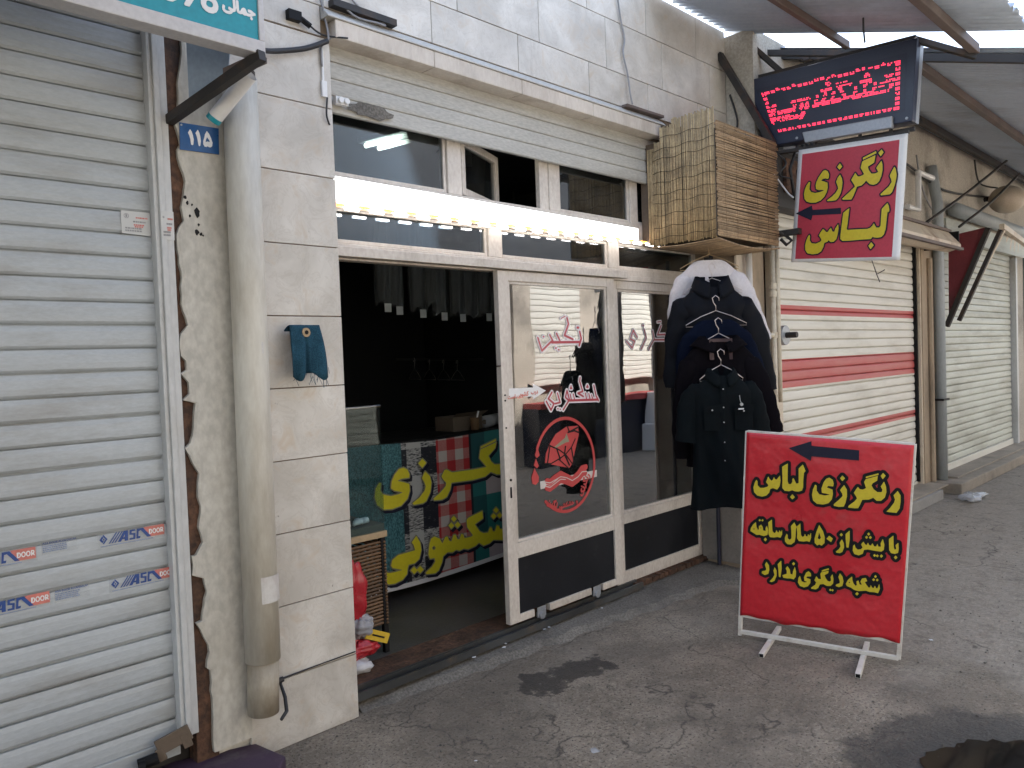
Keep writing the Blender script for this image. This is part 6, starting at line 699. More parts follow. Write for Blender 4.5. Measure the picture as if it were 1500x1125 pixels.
b = MB(); b.box(-8, 1.0, 0.12, 0.3, 3.02, 3.95); b.box(1.26, 1.6, 0.02, 0.3, 0.0, 3.03); b.box(-8, 1.2, 0.15, 0.3, 0.0, 3.03); b.build('backing', M['plaster'], pw)
st_ = thing('step', (1.0, -0.15, 0), 'purple painted doorstep in front of the closed grey shutter', 'step')
b = MB(); b.prism([(-2.2, 0.1), (-2.2, -0.3), (1.30, -0.33), (1.43, -0.2), (1.40, -0.012), (1.12, 0.1)], lambda u, v, t: (u, v, t), 0.0, 0.075); b.build('tread', M['purple'], st_, bevel=0.006)
b = MB(); b.box(-2.2, 1.26, 0.1, 0.16, 0.0, 0.126); b.build('sill', M['iron'], st_)

# ---------------------------------------------------------------- drainpipe
dp = thing('drainpipe', (1.43, -0.055, 0.2), 'thick cream plastic drainpipe between the peeling plaster and the marble pillar', 'drainpipe')
PX = 1.425; py = -0.07
b = MB(); b.tube([(PX+0.012, py, 2.74), (PX+0.006, py, 1.9), (PX, py, 1.2), (PX-0.006, py, 0.43)], [0.066, 0.067, 0.068, 0.069], 28); b.build('pipe', M['pvc'], dp, smooth=True)
b = MB(); b.tube([(PX-0.006, py, 0.43), (PX-0.012, py+0.005, 0.215)], [0.062, 0.061], 28); b.build('lower_pipe', M['pvc_dirty'], dp, smooth=True)
b = MB(); b.tube([(PX+0.012, py, 2.74), (PX+0.012, py, 2.765)], 0.06, 20); b.build('collar', M['iron'], dp)
def pipe_patch(name, z0, z1, a0, a1, m, r=0.0695):
    b = MB(); b.grid(lambda u, v: (PX+r*math.cos(a0+(a1-a0)*u), py+r*math.sin(a0+(a1-a0)*u), z0+(z1-z0)*v), 8, 2); b.build(name, m, dp)
pipe_patch('tape', 1.655, 1.70, R(-75), R(-5), M['tape'], 0.0685); pipe_patch('tape', 0.67, 0.775, R(-115), R(-40), M['tape'], 0.0712); pipe_patch('tape', 1.36, 1.45, R(-70), R(-20), M['pvc'], 0.0692)
cl = thing('cable', (1.5, -0.06, 0.32), 'black cable end hooked round the foot of the cream drainpipe', 'cable')
b = MB(); b.tube([(1.89, -0.006, 0.305), (1.7, -0.008, 0.303), (1.535, -0.01, 0.30), (1.515, -0.02, 0.285), (1.512, -0.06, 0.24), (1.49, -0.11, 0.205), (1.45, -0.14, 0.195)], [0.003, 0.003, 0.004, 0.006, 0.0075, 0.008, 0.007], 8); b.build('strand', M['cable'], cl, smooth=True)
b = MB(); b.tube([(1.5, -0.012, 0.295), (1.53, -0.018, 0.30)], 0.012, 8); b.build('clip', M['cable'], cl)
b = MB(); b.tube([(1.5, -0.012, 0.475), (1.505, -0.014, 0.42), (1.5, -0.012, 0.385)], 0.004, 6); b.build('loose_end', M['cable'], cl)

# ---------------------------------------------------------------- number plate
npl = thing('number_plate', (1.29, -0.01, 2.49), 'small blue enamel house number plate on the peeling plaster', 'number plate')
pl = [(1.216, 2.541), (1.369, 2.5455), (1.366, 2.443), (1.213, 2.438)]
b = MB(); b.prism(pl, lambda u, v, t: (u, t, v), -0.0135, -0.0095); b.build('plate', M['blue_plate'], npl, bevel=0.001)
flat(D['num'], 1e-4, 'digits', M['white'], npl, lambda u, v: (u, -0.0142, v))
b = MB(); b.tube([(1.222, -0.0135, 2.532), (1.222, -0.016, 2.532)], 0.004, 8); b.build('screw', M['galv'], npl)

# ---------------------------------------------------------------- teal sign box over the left shutter
ts = thing('shop_sign', (0.6, -0.45, 2.7), 'teal shop sign box with white numerals on a black bracket over the grey shutter', 'sign')
SX0, SX1, SZ0, SZ1, SY = -1.1, 1.318, 2.668, 3.55, -0.5
b = MB(); b.box(SX0+0.02, SX1-0.02, SY+0.003, SY+0.05, SZ0+0.02, SZ1-0.02); b.build('box', M['sign_trim'], ts)
b = MB(); b.box(SX0+0.02, SX1-0.02, SY-0.004, SY+0.003, SZ0+0.045, SZ1-0.03); b.build('face', M['teal_sign'], ts)
b = MB(); b.box(SX0, SX1, SY-0.012, SY+0.06, SZ0, SZ0+0.045); b.box(SX0, SX1, SY-0.012, SY+0.06, SZ1-0.04, SZ1)
b.box(SX1-0.02, SX1, SY-0.012, SY+0.06, SZ0+0.045, SZ1-0.04); b.box(SX0, SX0+0.02, SY-0.012, SY+0.06, SZ0+0.045, SZ1-0.04); b.build('trim', M['sign_trim'], ts, bevel=0.003)
flat(D['w_jamali'], 0.0005*0.118, 'lettering', M['white'], ts, lambda u, v: (1.172+u, SY-0.0065, 2.772+v*1.1))
flat(D['w_num'], 0.0005*0.255, 'lettering', M['white'], ts, lambda u, v: (0.905+u, SY-0.0065, 2.757+v*1.15))
b = MB(); b.obox((1.183, -0.0, 2.545), (1.30, -0.52, 2.66), 0.03, 0.035); b.build('bracket', M['iron'], ts)
b = MB(); b.obox((1.285, -0.30, 2.66), (1.31, -0.49, 2.66), 0.05, 0.02); b.build('clamp', M['rust_tube'], ts)
pp = thing('plastic_pipe', (1.33, -0.25, 2.65), 'white plastic pipe stub with a teal mouth under the teal sign corner', 'pipe')
b = MB(); b.tube([(1.30, -0.12, 2.54), (1.345, -0.2, 2.62), (1.375, -0.28, 2.68)], 0.028, 18, caps=False); b.build('pipe', M['white'], pp, smooth=True)
b = MB(); b.tube([(1.2985, -0.118, 2.537), (1.305, -0.13, 2.55)], [0.0285, 0.0285], 18, caps=False); b.tube([(1.302, -0.123, 2.542), (1.312, -0.14, 2.56)], [0.024, 0.01], 18); b.build('mouth', M['teal_sign'], pp)
b = MB(); b.add([(1.205, -0.14, 2.80), (1.30, -0.3, 2.80), (1.292, -0.285, 2.68), (1.235, -0.19, 2.6), (1.205, -0.14, 2.58)], [(0, 1, 2, 3, 4)])
sh = b.build('plastic_sheet', M['sheet'], None, at=(1.25, -0.2, 2.7)); tag(sh, 'blue grey plastic sheet hanging under the teal sign, beside the rusty post', 'sheet')
s_ = sh.modifiers.new('solid', 'SOLIDIFY'); s_.thickness = 0.003

# ---------------------------------------------------------------- cables on the wall
def cable(label, pts, r, m='cable', n=6, sub=5):
    """a smooth cable through points"""
    P = [Vector(p) for p in pts]; out = []
    for i in range(len(P)-1):
        p0, p1, p2, p3 = P[max(i-1, 0)], P[i], P[i+1], P[min(i+2, len(P)-1)]
        for k in range(sub):
            u = k/sub
            out.append(0.5*((2*p1)+(p2-p0)*u+(2*p0-5*p1+4*p2-p3)*u*u+(3*p1-p0-3*p2+p3)*u**3))
    out.append(P[-1]); b = MB(); b.tube(out, r, n)
    return tag(b.build('cable', M[m], None, smooth=True, at=P[0]), label, 'cable')
cable('thick black cable bundle sagging from the teal sign to the ledge end', [(1.33, -0.4, 2.69), (1.45, -0.16, 2.83), (1.6, -0.04, 2.895), (1.76, -0.03, 2.95), (1.87, -0.03, 3.01)], 0.012)
cable('thin grey cable coming down the wall joint above the pillar top', [(1.74, -0.012, 3.9), (1.80, -0.014, 3.4), (1.86, -0.02, 3.15), (1.875, -0.03, 3.02), (1.85, -0.015, 2.99), (1.848, -0.012, 2.9)], 0.005, 'cable_grey')
cable('thin dark cable looping along the pillar edge to the transom corner', [(1.868, -0.012, 2.77), (1.858, -0.016, 2.70), (1.868, -0.012, 2.665), (1.9, 0.02, 2.655)], 0.004)
b = MB(); b.box(1.842, 1.868, -0.016, -0.0015, 2.77, 2.84); b.box(1.848, 1.858, -0.012, -0.0015, 2.84, 2.99); tag(b.build('cable_box', M['white'], None, at=(1.85, -0.01, 2.8), bevel=0.002), 'small white cable box at the pillar edge under the ledge', 'cable box')
cable('thin cable running along the pale wall into the black junction box', [(1.79, -0.03, 3.05), (1.86, -0.02, 3.035), (1.95, -0.07, 3.03)], 0.004)
cable('twisted thin wires hanging down the upper marble wall', [(3.98, -0.012, 3.96), (4.02, -0.015, 3.72), (4.06, -0.012, 3.6), (4.03, -0.02, 3.5), (4.07, -0.02, 3.38), (4.08, -0.03, 3.25), (4.1, -0.03, 3.19)], 0.006, 'cable_grey')
cable('loose grey wires tangled on the ledge cap above the pillar', [(1.9, -0.02, 3.25), (2.0, -0.04, 3.155), (2.12, -0.05, 3.15), (2.18, -0.03, 3.165), (2.05, -0.02, 3.21), (1.96, -0.01, 3.29)], 0.005, 'cable_grey')
b = MB(); b.box(1.9, 2.24, -0.045, -0.0025, 3.17, 3.2); tag(b.build('steel_channel', M['iron'], None, at=(2.0, -0.03, 3.17)), 'dark steel channel lying on the ledge cap above the pillar', 'channel')
b = MB(); b.obox((4.02, -0.025, 3.168), (4.42, -0.03, 3.17), 0.045, 0.016); b.obox((4.1, -0.02, 3.183), (4.42, -0.025, 3.18), 0.014, 0.012); tag(b.build('iron_bar', M['rust_tube'], None, at=(4.2, -0.03, 3.165)), 'rusty iron bar on the ledge beside the reed box', 'bar')

# ---------------------------------------------------------------- cloth roll on a peg
dn = thing('cloth_roll', (1.69, -0.05, 1.74), 'frayed teal denim scrap hung over a wooden spool on the marble pillar', 'cloth')
b = MB(); b.tube([(1.668, 0.0, 1.738), (1.672, -0.085, 1.74)], 0.019, 14); b.build('spool', M['wood'], dn, smooth=False)
b = MB(); b.tube([(1.6722, -0.0855, 1.74), (1.6723, -0.087, 1.74)], 0.009, 10); b.build('spool_hole', M['black'], dn)
def drape(u, v):
    # u across (0..1), v along: over the top from the back edge to the front hem
    x = 1.606 + 0.135*u; s = v
    if s < 0.25:
        z = 1.74 + 0.012 + 0.02*math.sin(s/0.25*math.pi/2); y = -0.018 - 0.05*s/0.25
        w = 1.0
    else:
        k = (s-0.25)/0.75; z = 1.772 - 0.215*k - (0.02*math.sin(u*9) if k > 0.95 else 0); y = -0.07 - 0.02*math.sin(k*2.2)
        w = 1.0 + 0.06*k
        if u > 0.55: x += 0.03*k*(u-0.55)*2
    y += 0.012*math.sin(u*11+v*2)*min(1, v*2)*(0.4+0.6*v)
    if 0.42 < u < 0.56: y += 0.02*v
    return (x, y, z)
b = MB(); b.grid(drape, 28, 24); o = b.build('denim', M['denim'], dn, smooth=True); s_ = o.modifiers.new('solid', 'SOLIDIFY'); s_.thickness = 0.006
b = MB()
for i in range(22):
    x = random.uniform(1.61, 1.77); z = random.uniform(1.55, 1.60); b.tube([(x, -0.085, z), (x+random.uniform(-0.015, 0.02), -0.08, z-random.uniform(0.02, 0.05))], 0.0011, 4)
b.tube([(1.742, -0.085, 1.56), (1.746, -0.08, 1.505)], 0.0015, 4); b.tube([(1.75, -0.06, 1.64), (1.78, -0.01, 1.66), (1.8, -0.005, 1.64)], 0.0012, 4)
b.build('loose_thread', M['denim'], dn)

# ---------------------------------------------------------------- lamps at the shopfront
lt = thing('strip_light', (3.05, 0.05, 2.4), 'lit white batten strip light across the transom rail', 'light')
b = MB(); b.prism([(1.905, 2.448), (4.215, 2.424), (4.215, 2.354), (1.905, 2.334)], lambda u, v, t: (u, t, v), 0.035, 0.06); b.build('diffuser', M['batten'], lt, bevel=0.006)
b = MB(); b.prism([(1.905, 2.452), (4.25, 2.428), (4.25, 2.35), (1.905, 2.33)], lambda u, v, t: (u, t, v), 0.06, 0.1); b.build('housing', M['white'], lt)
ld = thing('led_string', (3.1, 0.05, 2.32), 'string of small white and amber lights under the white strip light', 'lights')
pos_l = lambda x: 2.319 + 0.0085*(x-1.9)
b = MB(); b.obox((1.905, 0.06, pos_l(1.905)), (4.95, 0.06, pos_l(4.95)), 0.006, 0.014); b.build('tape', M['white'], ld)
x = 1.915
while x < 4.9:
    z = pos_l(x)
    a_ = MB()
    for k in range(3): a_.box(x+0.02*k, x+0.02*k+0.016, 0.045, 0.0565, z+0.001, z+0.008)
    a_.build('amber_led', M['led_amber'], ld)
    w_ = MB(); w_.box(x+0.062, x+0.132, 0.044, 0.0565, z-0.016, z-0.003); w_.build('white_led', M['led_white'], ld)
    x += 0.138

# ---------------------------------------------------------------- inside the shop
ctr = thing('shop_counter', (3.2, 1.0, 0.1), 'dark shop counter behind the printed banner', 'counter')
b = MB(); b.box(2.2, 4.15, 1.012, 1.6, 0.22, 1.06); b.box(2.2, 4.18, 1.0, 1.65, 1.06, 1.098); b.build('body', M['black'], ctr, bevel=0.004)
for x in (2.72, 4.05): b = MB(); b.box(x, x+0.07, 1.03, 1.1, 0.095, 0.22); b.build('foot', M['card'], ctr)
bn = thing('counter_banner', (3.2, 1.0, 0.15), 'counter banner of printed fabric swatches with big yellow lettering', 'banner')
def bw(u, v): return (2.2+1.92*u, 0.998+0.008*math.sin(u*14+v*3)*(1-v)**2-0.004*(1-v), 0.165+0.01*math.sin(u*9)+0.925*v+0.02*u*(1-v))
b = MB(); b.grid(bw, 60, 14); b.build('cloth', M['banner'], bn, smooth=True)
b = MB(); b.grid(lambda u, v: (2.2+1.92*u, bw(u, 0)[1]-0.004, bw(u, 0)[2]-0.004+0.03*v), 60, 1); b.build('hem', M['white'], bn)
flat(D['ban_grey'], 1e-4, 'lettering_shadow', M['navy_print'], bn, lambda u, v: (u+0.016, 0.982, v-0.02))
flat(D['ban_grey'], 1e-4, 'lettering_outline', M['grey_print'], bn, lambda u, v: (u, 0.9805, v))
flat(D['ban_yellow'], 1e-4, 'lettering', M['banner_yellow'], bn, lambda u, v: (u, 0.979, v))
it = thing('cardboard_box', (3.6, 1.25, 1.1), 'brown cardboard box on the counter behind the paper cup', 'box')
b = MB(); b.box(3.5, 3.78, 1.15, 1.35, 1.099, 1.2); b.build('carton', M['card'], it, bevel=0.004)
b = MB(); b.add([(3.5, 1.15, 1.2), (3.78, 1.15, 1.2), (3.8, 1.1, 1.235), (3.49, 1.1, 1.23)], [(0, 1, 2, 3)]); b.build('flap', M['card'], it)
cp = thing('paper_cup', (3.66, 1.1, 1.1), 'pale cup with a stick standing on the shop counter', 'cup')
b = MB(); b.tube([(3.66, 1.1, 1.099), (3.66, 1.1, 1.19)], [0.028, 0.034], 16); b.build('cup', M['wicker'], cp, smooth=True)
b = MB(); b.tube([(3.66, 1.1, 1.12), (3.69, 1.09, 1.235)], 0.006, 6); b.build('stick', M['white'], cp)
rl = thing('paper_roll', (3.85, 1.2, 1.15), 'roll of grey wrapping paper lying on the shop counter', 'roll')
b = MB(); b.tube([(3.8, 1.15, 1.145), (4.02, 1.25, 1.145)], 0.045, 18); b.build('roll', M['bag_grey'], rl, smooth=True)
b = MB(); b.tube([(3.7985, 1.149, 1.145), (3.8, 1.15, 1.145)], 0.018, 10); b.build('core', M['card'], rl)
# rail with bagged clothes
gr = thing('clothes_rail', (4.0, 1.95, 2.75), 'steel rail under the shop ceiling carrying bagged clothes', 'rail')
b = MB(); b.tube([(2.6, 1.95, 2.78), (5.1, 1.95, 2.78)], 0.014, 10); b.build('bar', M['iron'], gr)
b = MB(); b.tube([(2.7, 1.95, 2.78), (2.7, 1.95, 3.1)], 0.01, 8); b.tube([(5.0, 1.95, 2.78), (5.0, 1.95, 3.1)], 0.01, 8); b.build('hanger_rod', M['iron'], gr)
def bagged(x, w, zb, seed):
    t_ = thing('garment_bag', (x, 1.95, zb), 'dark garment in clear plastic hanging inside the shop', 'garment bag', 'bagged clothes hanging inside the shop')
    rnd = random.Random(seed)
    ph = rnd.uniform(0, 6)
    def sk(u, v, g=0.0):
        a = 2*math.pi*u; hw = w*(0.55+0.45*min(1, v*2.5))*(1-0.25*(1-v)**6)+g; d = 0.05+g
        f = 1+0.22*math.sin(5*a+ph+3*v)+0.1*math.sin(11*a+ph*2)
        return (x + hw*math.cos(a), 1.95 + d*math.sin(a)*f, 2.72 - (2.72-zb)*v + 0.02*math.sin(3*a+ph)*v)
    b = MB(); b.grid(lambda u, v: sk(u, v), 28, 10); b.build('garment', M['dark_cloth'], t_, smooth=True)
    b = MB(); b.grid(lambda u, v: sk(u, v*1.02, 0.015), 32, 12); b.build('plastic', M['plastic_bag'], t_, smooth=True)
    b = MB(); b.tube([(x, 1.95, 2.72), (x, 1.95, 2.77), (x+0.02, 1.95, 2.8), (x-0.01, 1.95, 2.797)], 0.003, 6); b.build('hook', M['chrome'], t_)
    if rnd.random() < 0.7:
        b = MB(); b.box(x-0.03, x+0.03, 1.885, 1.889, zb-0.07, zb-0.005); b.build('ticket', M['litter'], t_)
for i, (x, w, zb) in enumerate(((3.52, 0.05, 2.06), (3.63, 0.055, 2.04), (3.86, 0.06, 2.02), (4.0, 0.05, 2.07), (4.08, 0.06, 2.0), (4.28, 0.07, 1.99), (4.42, 0.07, 1.98), (4.58, 0.06, 2.0), (4.7, 0.055, 2.02))): bagged(x, w, zb, 11+i)
# row of empty hangers further back
def hanger(x, y, z, rz, label, group=None, w=0.2, m='chrome', rod=0.0025):
    """wire hanger: hook, neck and shoulder triangle, hung at (x,y,z)"""
    t_ = thing('coat_hanger', (x, y, z), label, 'hanger', group); ca, sa = math.cos(rz), math.sin(rz)
    q = lambda u, v: (x+u*ca, y+u*sa, z+v)
    b = MB(); b.tube([q(0.022, -0.02), q(0.02, 0.002), q(0.0, 0.016), q(-0.02, 0.0), q(-0.014, -0.028), q(0.0, -0.05), q(0, -0.08)], rod, 6); b.build('hook', M[m], t_, smooth=True)
    b = MB(); b.tube([q(0, -0.08), q(w*0.5, -0.115), q(w, -0.165), q(w*1.0, -0.178), q(0, -0.176), q(-w, -0.178), q(-w, -0.165), q(-w*0.5, -0.115), q(0, -0.08)], rod, 6); b.build('shoulder_wire', M[m], t_, smooth=True)
    return t_
for i in range(4): hanger(4.3+0.17*i, 2.6, 1.62-0.01*i, R(70), 'empty wire hanger hanging in the dark at the back of the shop', 'empty hangers at the back of the shop', 0.17, 'chrome', 0.003)
rl2 = thing('clothes_rail', (4.6, 2.6, 1.62), 'low steel rail at the back of the dark shop holding empty hangers', 'rail')
b = MB(); b.tube([(4.1, 2.6, 1.63), (5.15, 2.6, 1.6)], 0.01, 8); b.build('bar', M['iron'], rl2)
# ceiling lamp
cl_ = thing('ceiling_lamp', (2.95, 0.8, 2.97), 'lit twin tube ceiling lamp inside the shop behind the transom', 'lamp')
b = MB(); b.obox((2.87, 1.15, 3.0), (3.0, 0.48, 3.0), 0.16, 0.035); b.build('housing', M['bag_grey'], cl_, bevel=0.006)
for dx in (-0.05, 0.05):
    b = MB(); b.tube([(2.88+dx, 1.1, 2.965), (2.99+dx, 0.52, 2.965)], 0.014, 12); b.build('tube', M['tube_lit'], cl_, smooth=True)
rd = thing('radiator', (4.5, 0.36, 0.1), 'grey ribbed radiator standing behind the fixed glass pane', 'radiator')
b = MB(); x = 4.08
while x < 4.95: b.box(x, x+0.03, 0.33, 0.40, 0.13, 0.80); x += 0.052
b.build('ribs', M['radiator'], rd, bevel=0.006)
b = MB(); b.tube([(4.06, 0.365, 0.76), (4.97, 0.365, 0.76)], 0.02, 8); b.build('pipe', M['radiator'], rd)
tr_ = thing('tray', (4.4, 0.26, 0.6), 'pale tray on the floor ledge behind the fixed pane, before the radiator', 'tray')
b = MB(); b.box(4.12, 4.35, 0.2, 0.31, 0.57, 0.585); b.box(4.12, 4.35, 0.195, 0.2, 0.57, 0.60); b.build('tray', M['litter'], tr_, bevel=0.003)
b = MB(); b.box(4.15, 4.17, 0.22, 0.24, 0.095, 0.57); b.box(4.3, 4.32, 0.22, 0.24, 0.095, 0.57); b.build('support', M['iron'], tr_)
# glass tank on its stand by the left jamb
tk = thing('glass_tank', (2.12, 0.5, 0.72), 'glass tank with pale pebbles on a wicker sided stand inside the doorway', 'tank')
X0, X1, Y0, Y1, Z0, Z1 = 1.95, 2.315, 0.33, 0.80, 0.735, 1.372
b = MB()
b.box(X0, X1, Y0, Y0+0.006, Z0, Z1); b.box(X0, X1, Y1-0.006, Y1, Z0, Z1); b.box(X1-0.006, X1, Y0+0.006, Y1-0.006, Z0, Z1); b.build('glass_walls', M['tank_glass'], tk)
b = MB(); b.box(X0, X1, Y0+0.007, Y1-0.007, Z0, Z0+0.035); b.build('gravel', M['grit'], tk)
b = MB(); b.box(X0-0.004, X1+0.004, Y0-0.004, Y1+0.004, Z1, Z1+0.014); b.build('lid', M['glass_up'], tk, bevel=0.003)
b = MB()
for i in range(9):
    x, y, r = random.uniform(2.1, 2.28), random.uniform(0.37, 0.55), random.uniform(0.012, 0.022); b.tube([(x-r, y, Z0+0.042), (x-r*0.4, y, Z0+0.055), (x+r*0.5, y, Z0+0.055), (x+r, y, Z0+0.045)], [r*0.3, r*0.8, r*0.8, r*0.3], 8)
b.build('pebble', M['litter'], tk, smooth=True)
sd_ = thing('stand', (2.12, 0.5, 0.1), 'dark metal stand with a brown wicker side under the glass tank', 'stand')
for x in (1.96, 2.29):
    for y in (0.335, 0.78): b = MB(); b.box(x, x+0.026, y, y+0.026, 0.095, 0.70); b.build('leg', M['black'], sd_)
b = MB(); b.box(1.94, 2.325, 0.325, 0.815, 0.70, 0.733); b.build('top', M['wood'], sd_, bevel=0.003)
b = MB()
for i in range(26):
    z = 0.25+0.44*i/26
    b.tube([(2.31+0.006*math.sin(i*3.14+k), 0.33+0.46*k/12, z+0.002*math.sin(k*2+i)) for k in range(13)], 0.0075, 5)
b.build('wicker_side', M['wicker'], sd_, smooth=True)
b = MB()
for i in range(24):
    z = 0.25+0.44*i/24; b.tube([(1.99, 0.34, z), (2.29, 0.345, z+0.003)], 0.0075, 5)
b.build('wicker_front', M['wicker'], sd_)
bg_ = thing('plastic_bag', (2.1, 0.28, 0.1), 'crumpled red plastic bag with grey and yellow packets beside the wicker stand', 'bag')
def blob(cx, cy, cz, rx, ry, rz, seed, nu=22, nv=14, amp=0.16):
    rnd = random.Random(seed); ph = [rnd.uniform(0, 6) for _ in range(6)]
    def f(u, v):
        a = 2*math.pi*u; e = math.pi*(v-0.5); k = 1+amp*math.sin(3*a+ph[0]+4*v)+amp*0.7*math.sin(7*a+ph[1]-5*v)+amp*0.4*math.sin(11*v*3+ph[2]+2*a)
        return (cx+rx*k*math.cos(a)*math.cos(e), cy+ry*k*math.sin(a)*math.cos(e), cz+rz*k*math.sin(e))
    b = MB(); b.grid(f, nu, nv); return b
blob(2.03, 0.25, 0.47, 0.085, 0.05, 0.17, 3, 40, 30).build('red_bag', M['bag_red'], bg_, smooth=True)
blob(2.07, 0.23, 0.31, 0.08, 0.04, 0.05, 5, 40, 24).build('grey_bag', M['bag_grey'], bg_, smooth=True)
b = MB(); b.obox((2.09, 0.2, 0.285), (2.215, 0.2, 0.225), 0.008, 0.05); b.build('yellow_packet', M['paper_yellow'], bg_)
b = MB(); b.obox((2.12, 0.1955, 0.271), (2.19, 0.1955, 0.237), 0.002, 0.008); b.build('print', M['black'], bg_)
blob(2.05, 0.22, 0.21, 0.1, 0.05, 0.04, 8, 40, 24).build('red_bag', M['bag_red'], bg_, smooth=True)
blob(2.03, 0.22, 0.13, 0.09, 0.05, 0.035, 9).build('white_bag', M['litter'], bg_, smooth=True)
pt = thing('plant_pot', (2.0, 0.42, 1.387), 'white pot with dry twigs standing on the glass tank', 'plant pot')
b = MB(); b.tube([(2.015, 0.4, 1.387), (2.02, 0.4, 1.53), (2.02, 0.4, 1.55)], [0.05, 0.062, 0.07], 20); b.build('pot', M['white'], pt, smooth=True)
b = MB()
for dx, dz in ((0.07, 0.11), (0.09, 0.07), (0.05, 0.2), (-0.03, 0.16), (0.10, 0.02)): b.tube([(2.02, 0.4, 1.54), (2.02+dx*0.5, 0.39, 1.54+dz*0.7), (2.02+dx, 0.37, 1.54+dz)], [0.004, 0.003, 0.0015], 5)
b.build('twig', M['twig'], pt)
# ---------------------------------------------------------------- reed clad box
rb = thing('reed_box', (4.72, -0.23, 2.3), 'box clad in straw reed matting jutting from the wall above the hanging clothes', 'box')
BX0, BX1, BY, BZ0, BZ1 = 4.335, 5.15, -0.47, 2.315, 3.02
b = MB(); b.box(BX0+0.012, BX1-0.01, BY+0.012, 0.1, BZ0+0.01, BZ1-0.03); b.build('core', M['card'], rb)
b = MB(); y = BY+0.004
while y < 0.03:
    r = random.uniform(0.0032, 0.0062); top = (BZ1+0.085 if y < -0.16 else (BZ1+0.05 if y < -0.07 else 2.98)) + random.uniform(-0.006, 0.014); bot = BZ0 + random.uniform(-0.012, 0.006)
    if y > -0.02: top = 2.95
    x = BX0+random.uniform(-0.003, 0.003); m_ = (top+bot)/2; o_ = random.uniform(-0.003, 0.003)
    b.tube([(x, y, bot), (x+o_, y+random.uniform(-0.001, 0.001), m_), (x, y, top)], r, 5); y += r*2*0.98
b.build('side_mat', M['reed'], rb, smooth=True)
b = MB(); z = BZ0+0.004
while z < BZ1+0.02:
    r = random.uniform(0.003, 0.0058); yy = BY+random.uniform(-0.003, 0.003)-0.004
    xa = BX0+0.012+random.uniform(-0.014, 0.006); xb = BX1+random.uniform(-0.012, 0.018); d = random.uniform(-0.006, 0.006)
    b.tube([(xa, yy, z), ((xa+xb)/2, yy-0.003, z+d-0.004), (xb, yy, z+d*0.5-0.006)], r, 5); z += r*2*0.98
b.build('front_mat', M['reed_front'], rb, smooth=True)
b = MB(); x = BX0+0.01
while x < BX1:
    r = random.uniform(0.004, 0.006); s = (x-BX0)/(BX1-BX0)
    b.tube([(x, BY-0.01, BZ0-0.012-0.03*math.sin(s*3)), (x, -0.2, BZ0-0.02-0.035*math.sin(s*3)), (x, 0.02, BZ0-0.012)], r, 5); x += r*2
b.build('bottom_mat', M['reed_front'], rb, smooth=True)
b = MB()
for z in [2.36+0.072*k for k in range(10)]:
    zz = z+random.uniform(-0.01, 0.01); pts = []
    for k in range(24):
        yk = BY+0.46*k/23; pts.append((BX0-0.0065-0.002*(k % 2), yk, zz+0.006*math.sin(k*0.7+z*9)))
    b.tube(pts, 0.0016, 4)
b.tube([(BX0-0.006, BY-0.004, BZ0), (BX0-0.008, BY-0.005, 2.6), (BX0-0.006, BY-0.004, 2.98)], 0.004, 5)
b.build('binding', M['thread'], rb)
b = MB()
for x in [BX0+0.1+0.14*k for k in range(6)]:
    b.tube([(x+0.004*math.sin(k), BY-0.0105, BZ0+0.7*k/12) for k in range(13)], 0.0009, 4)
b.build('front_binding', M['wicker'], rb)
b = MB(); b.box(5.145, 5.2, -0.45, -0.40, 2.50, 2.58); b.tube([(5.17, -0.455, 2.47), (5.17, -0.43, 2.44), (5.17, -0.40, 2.46)], 0.01, 6); b.build('bracket', M['cream_pipe'], rb, bevel=0.004)

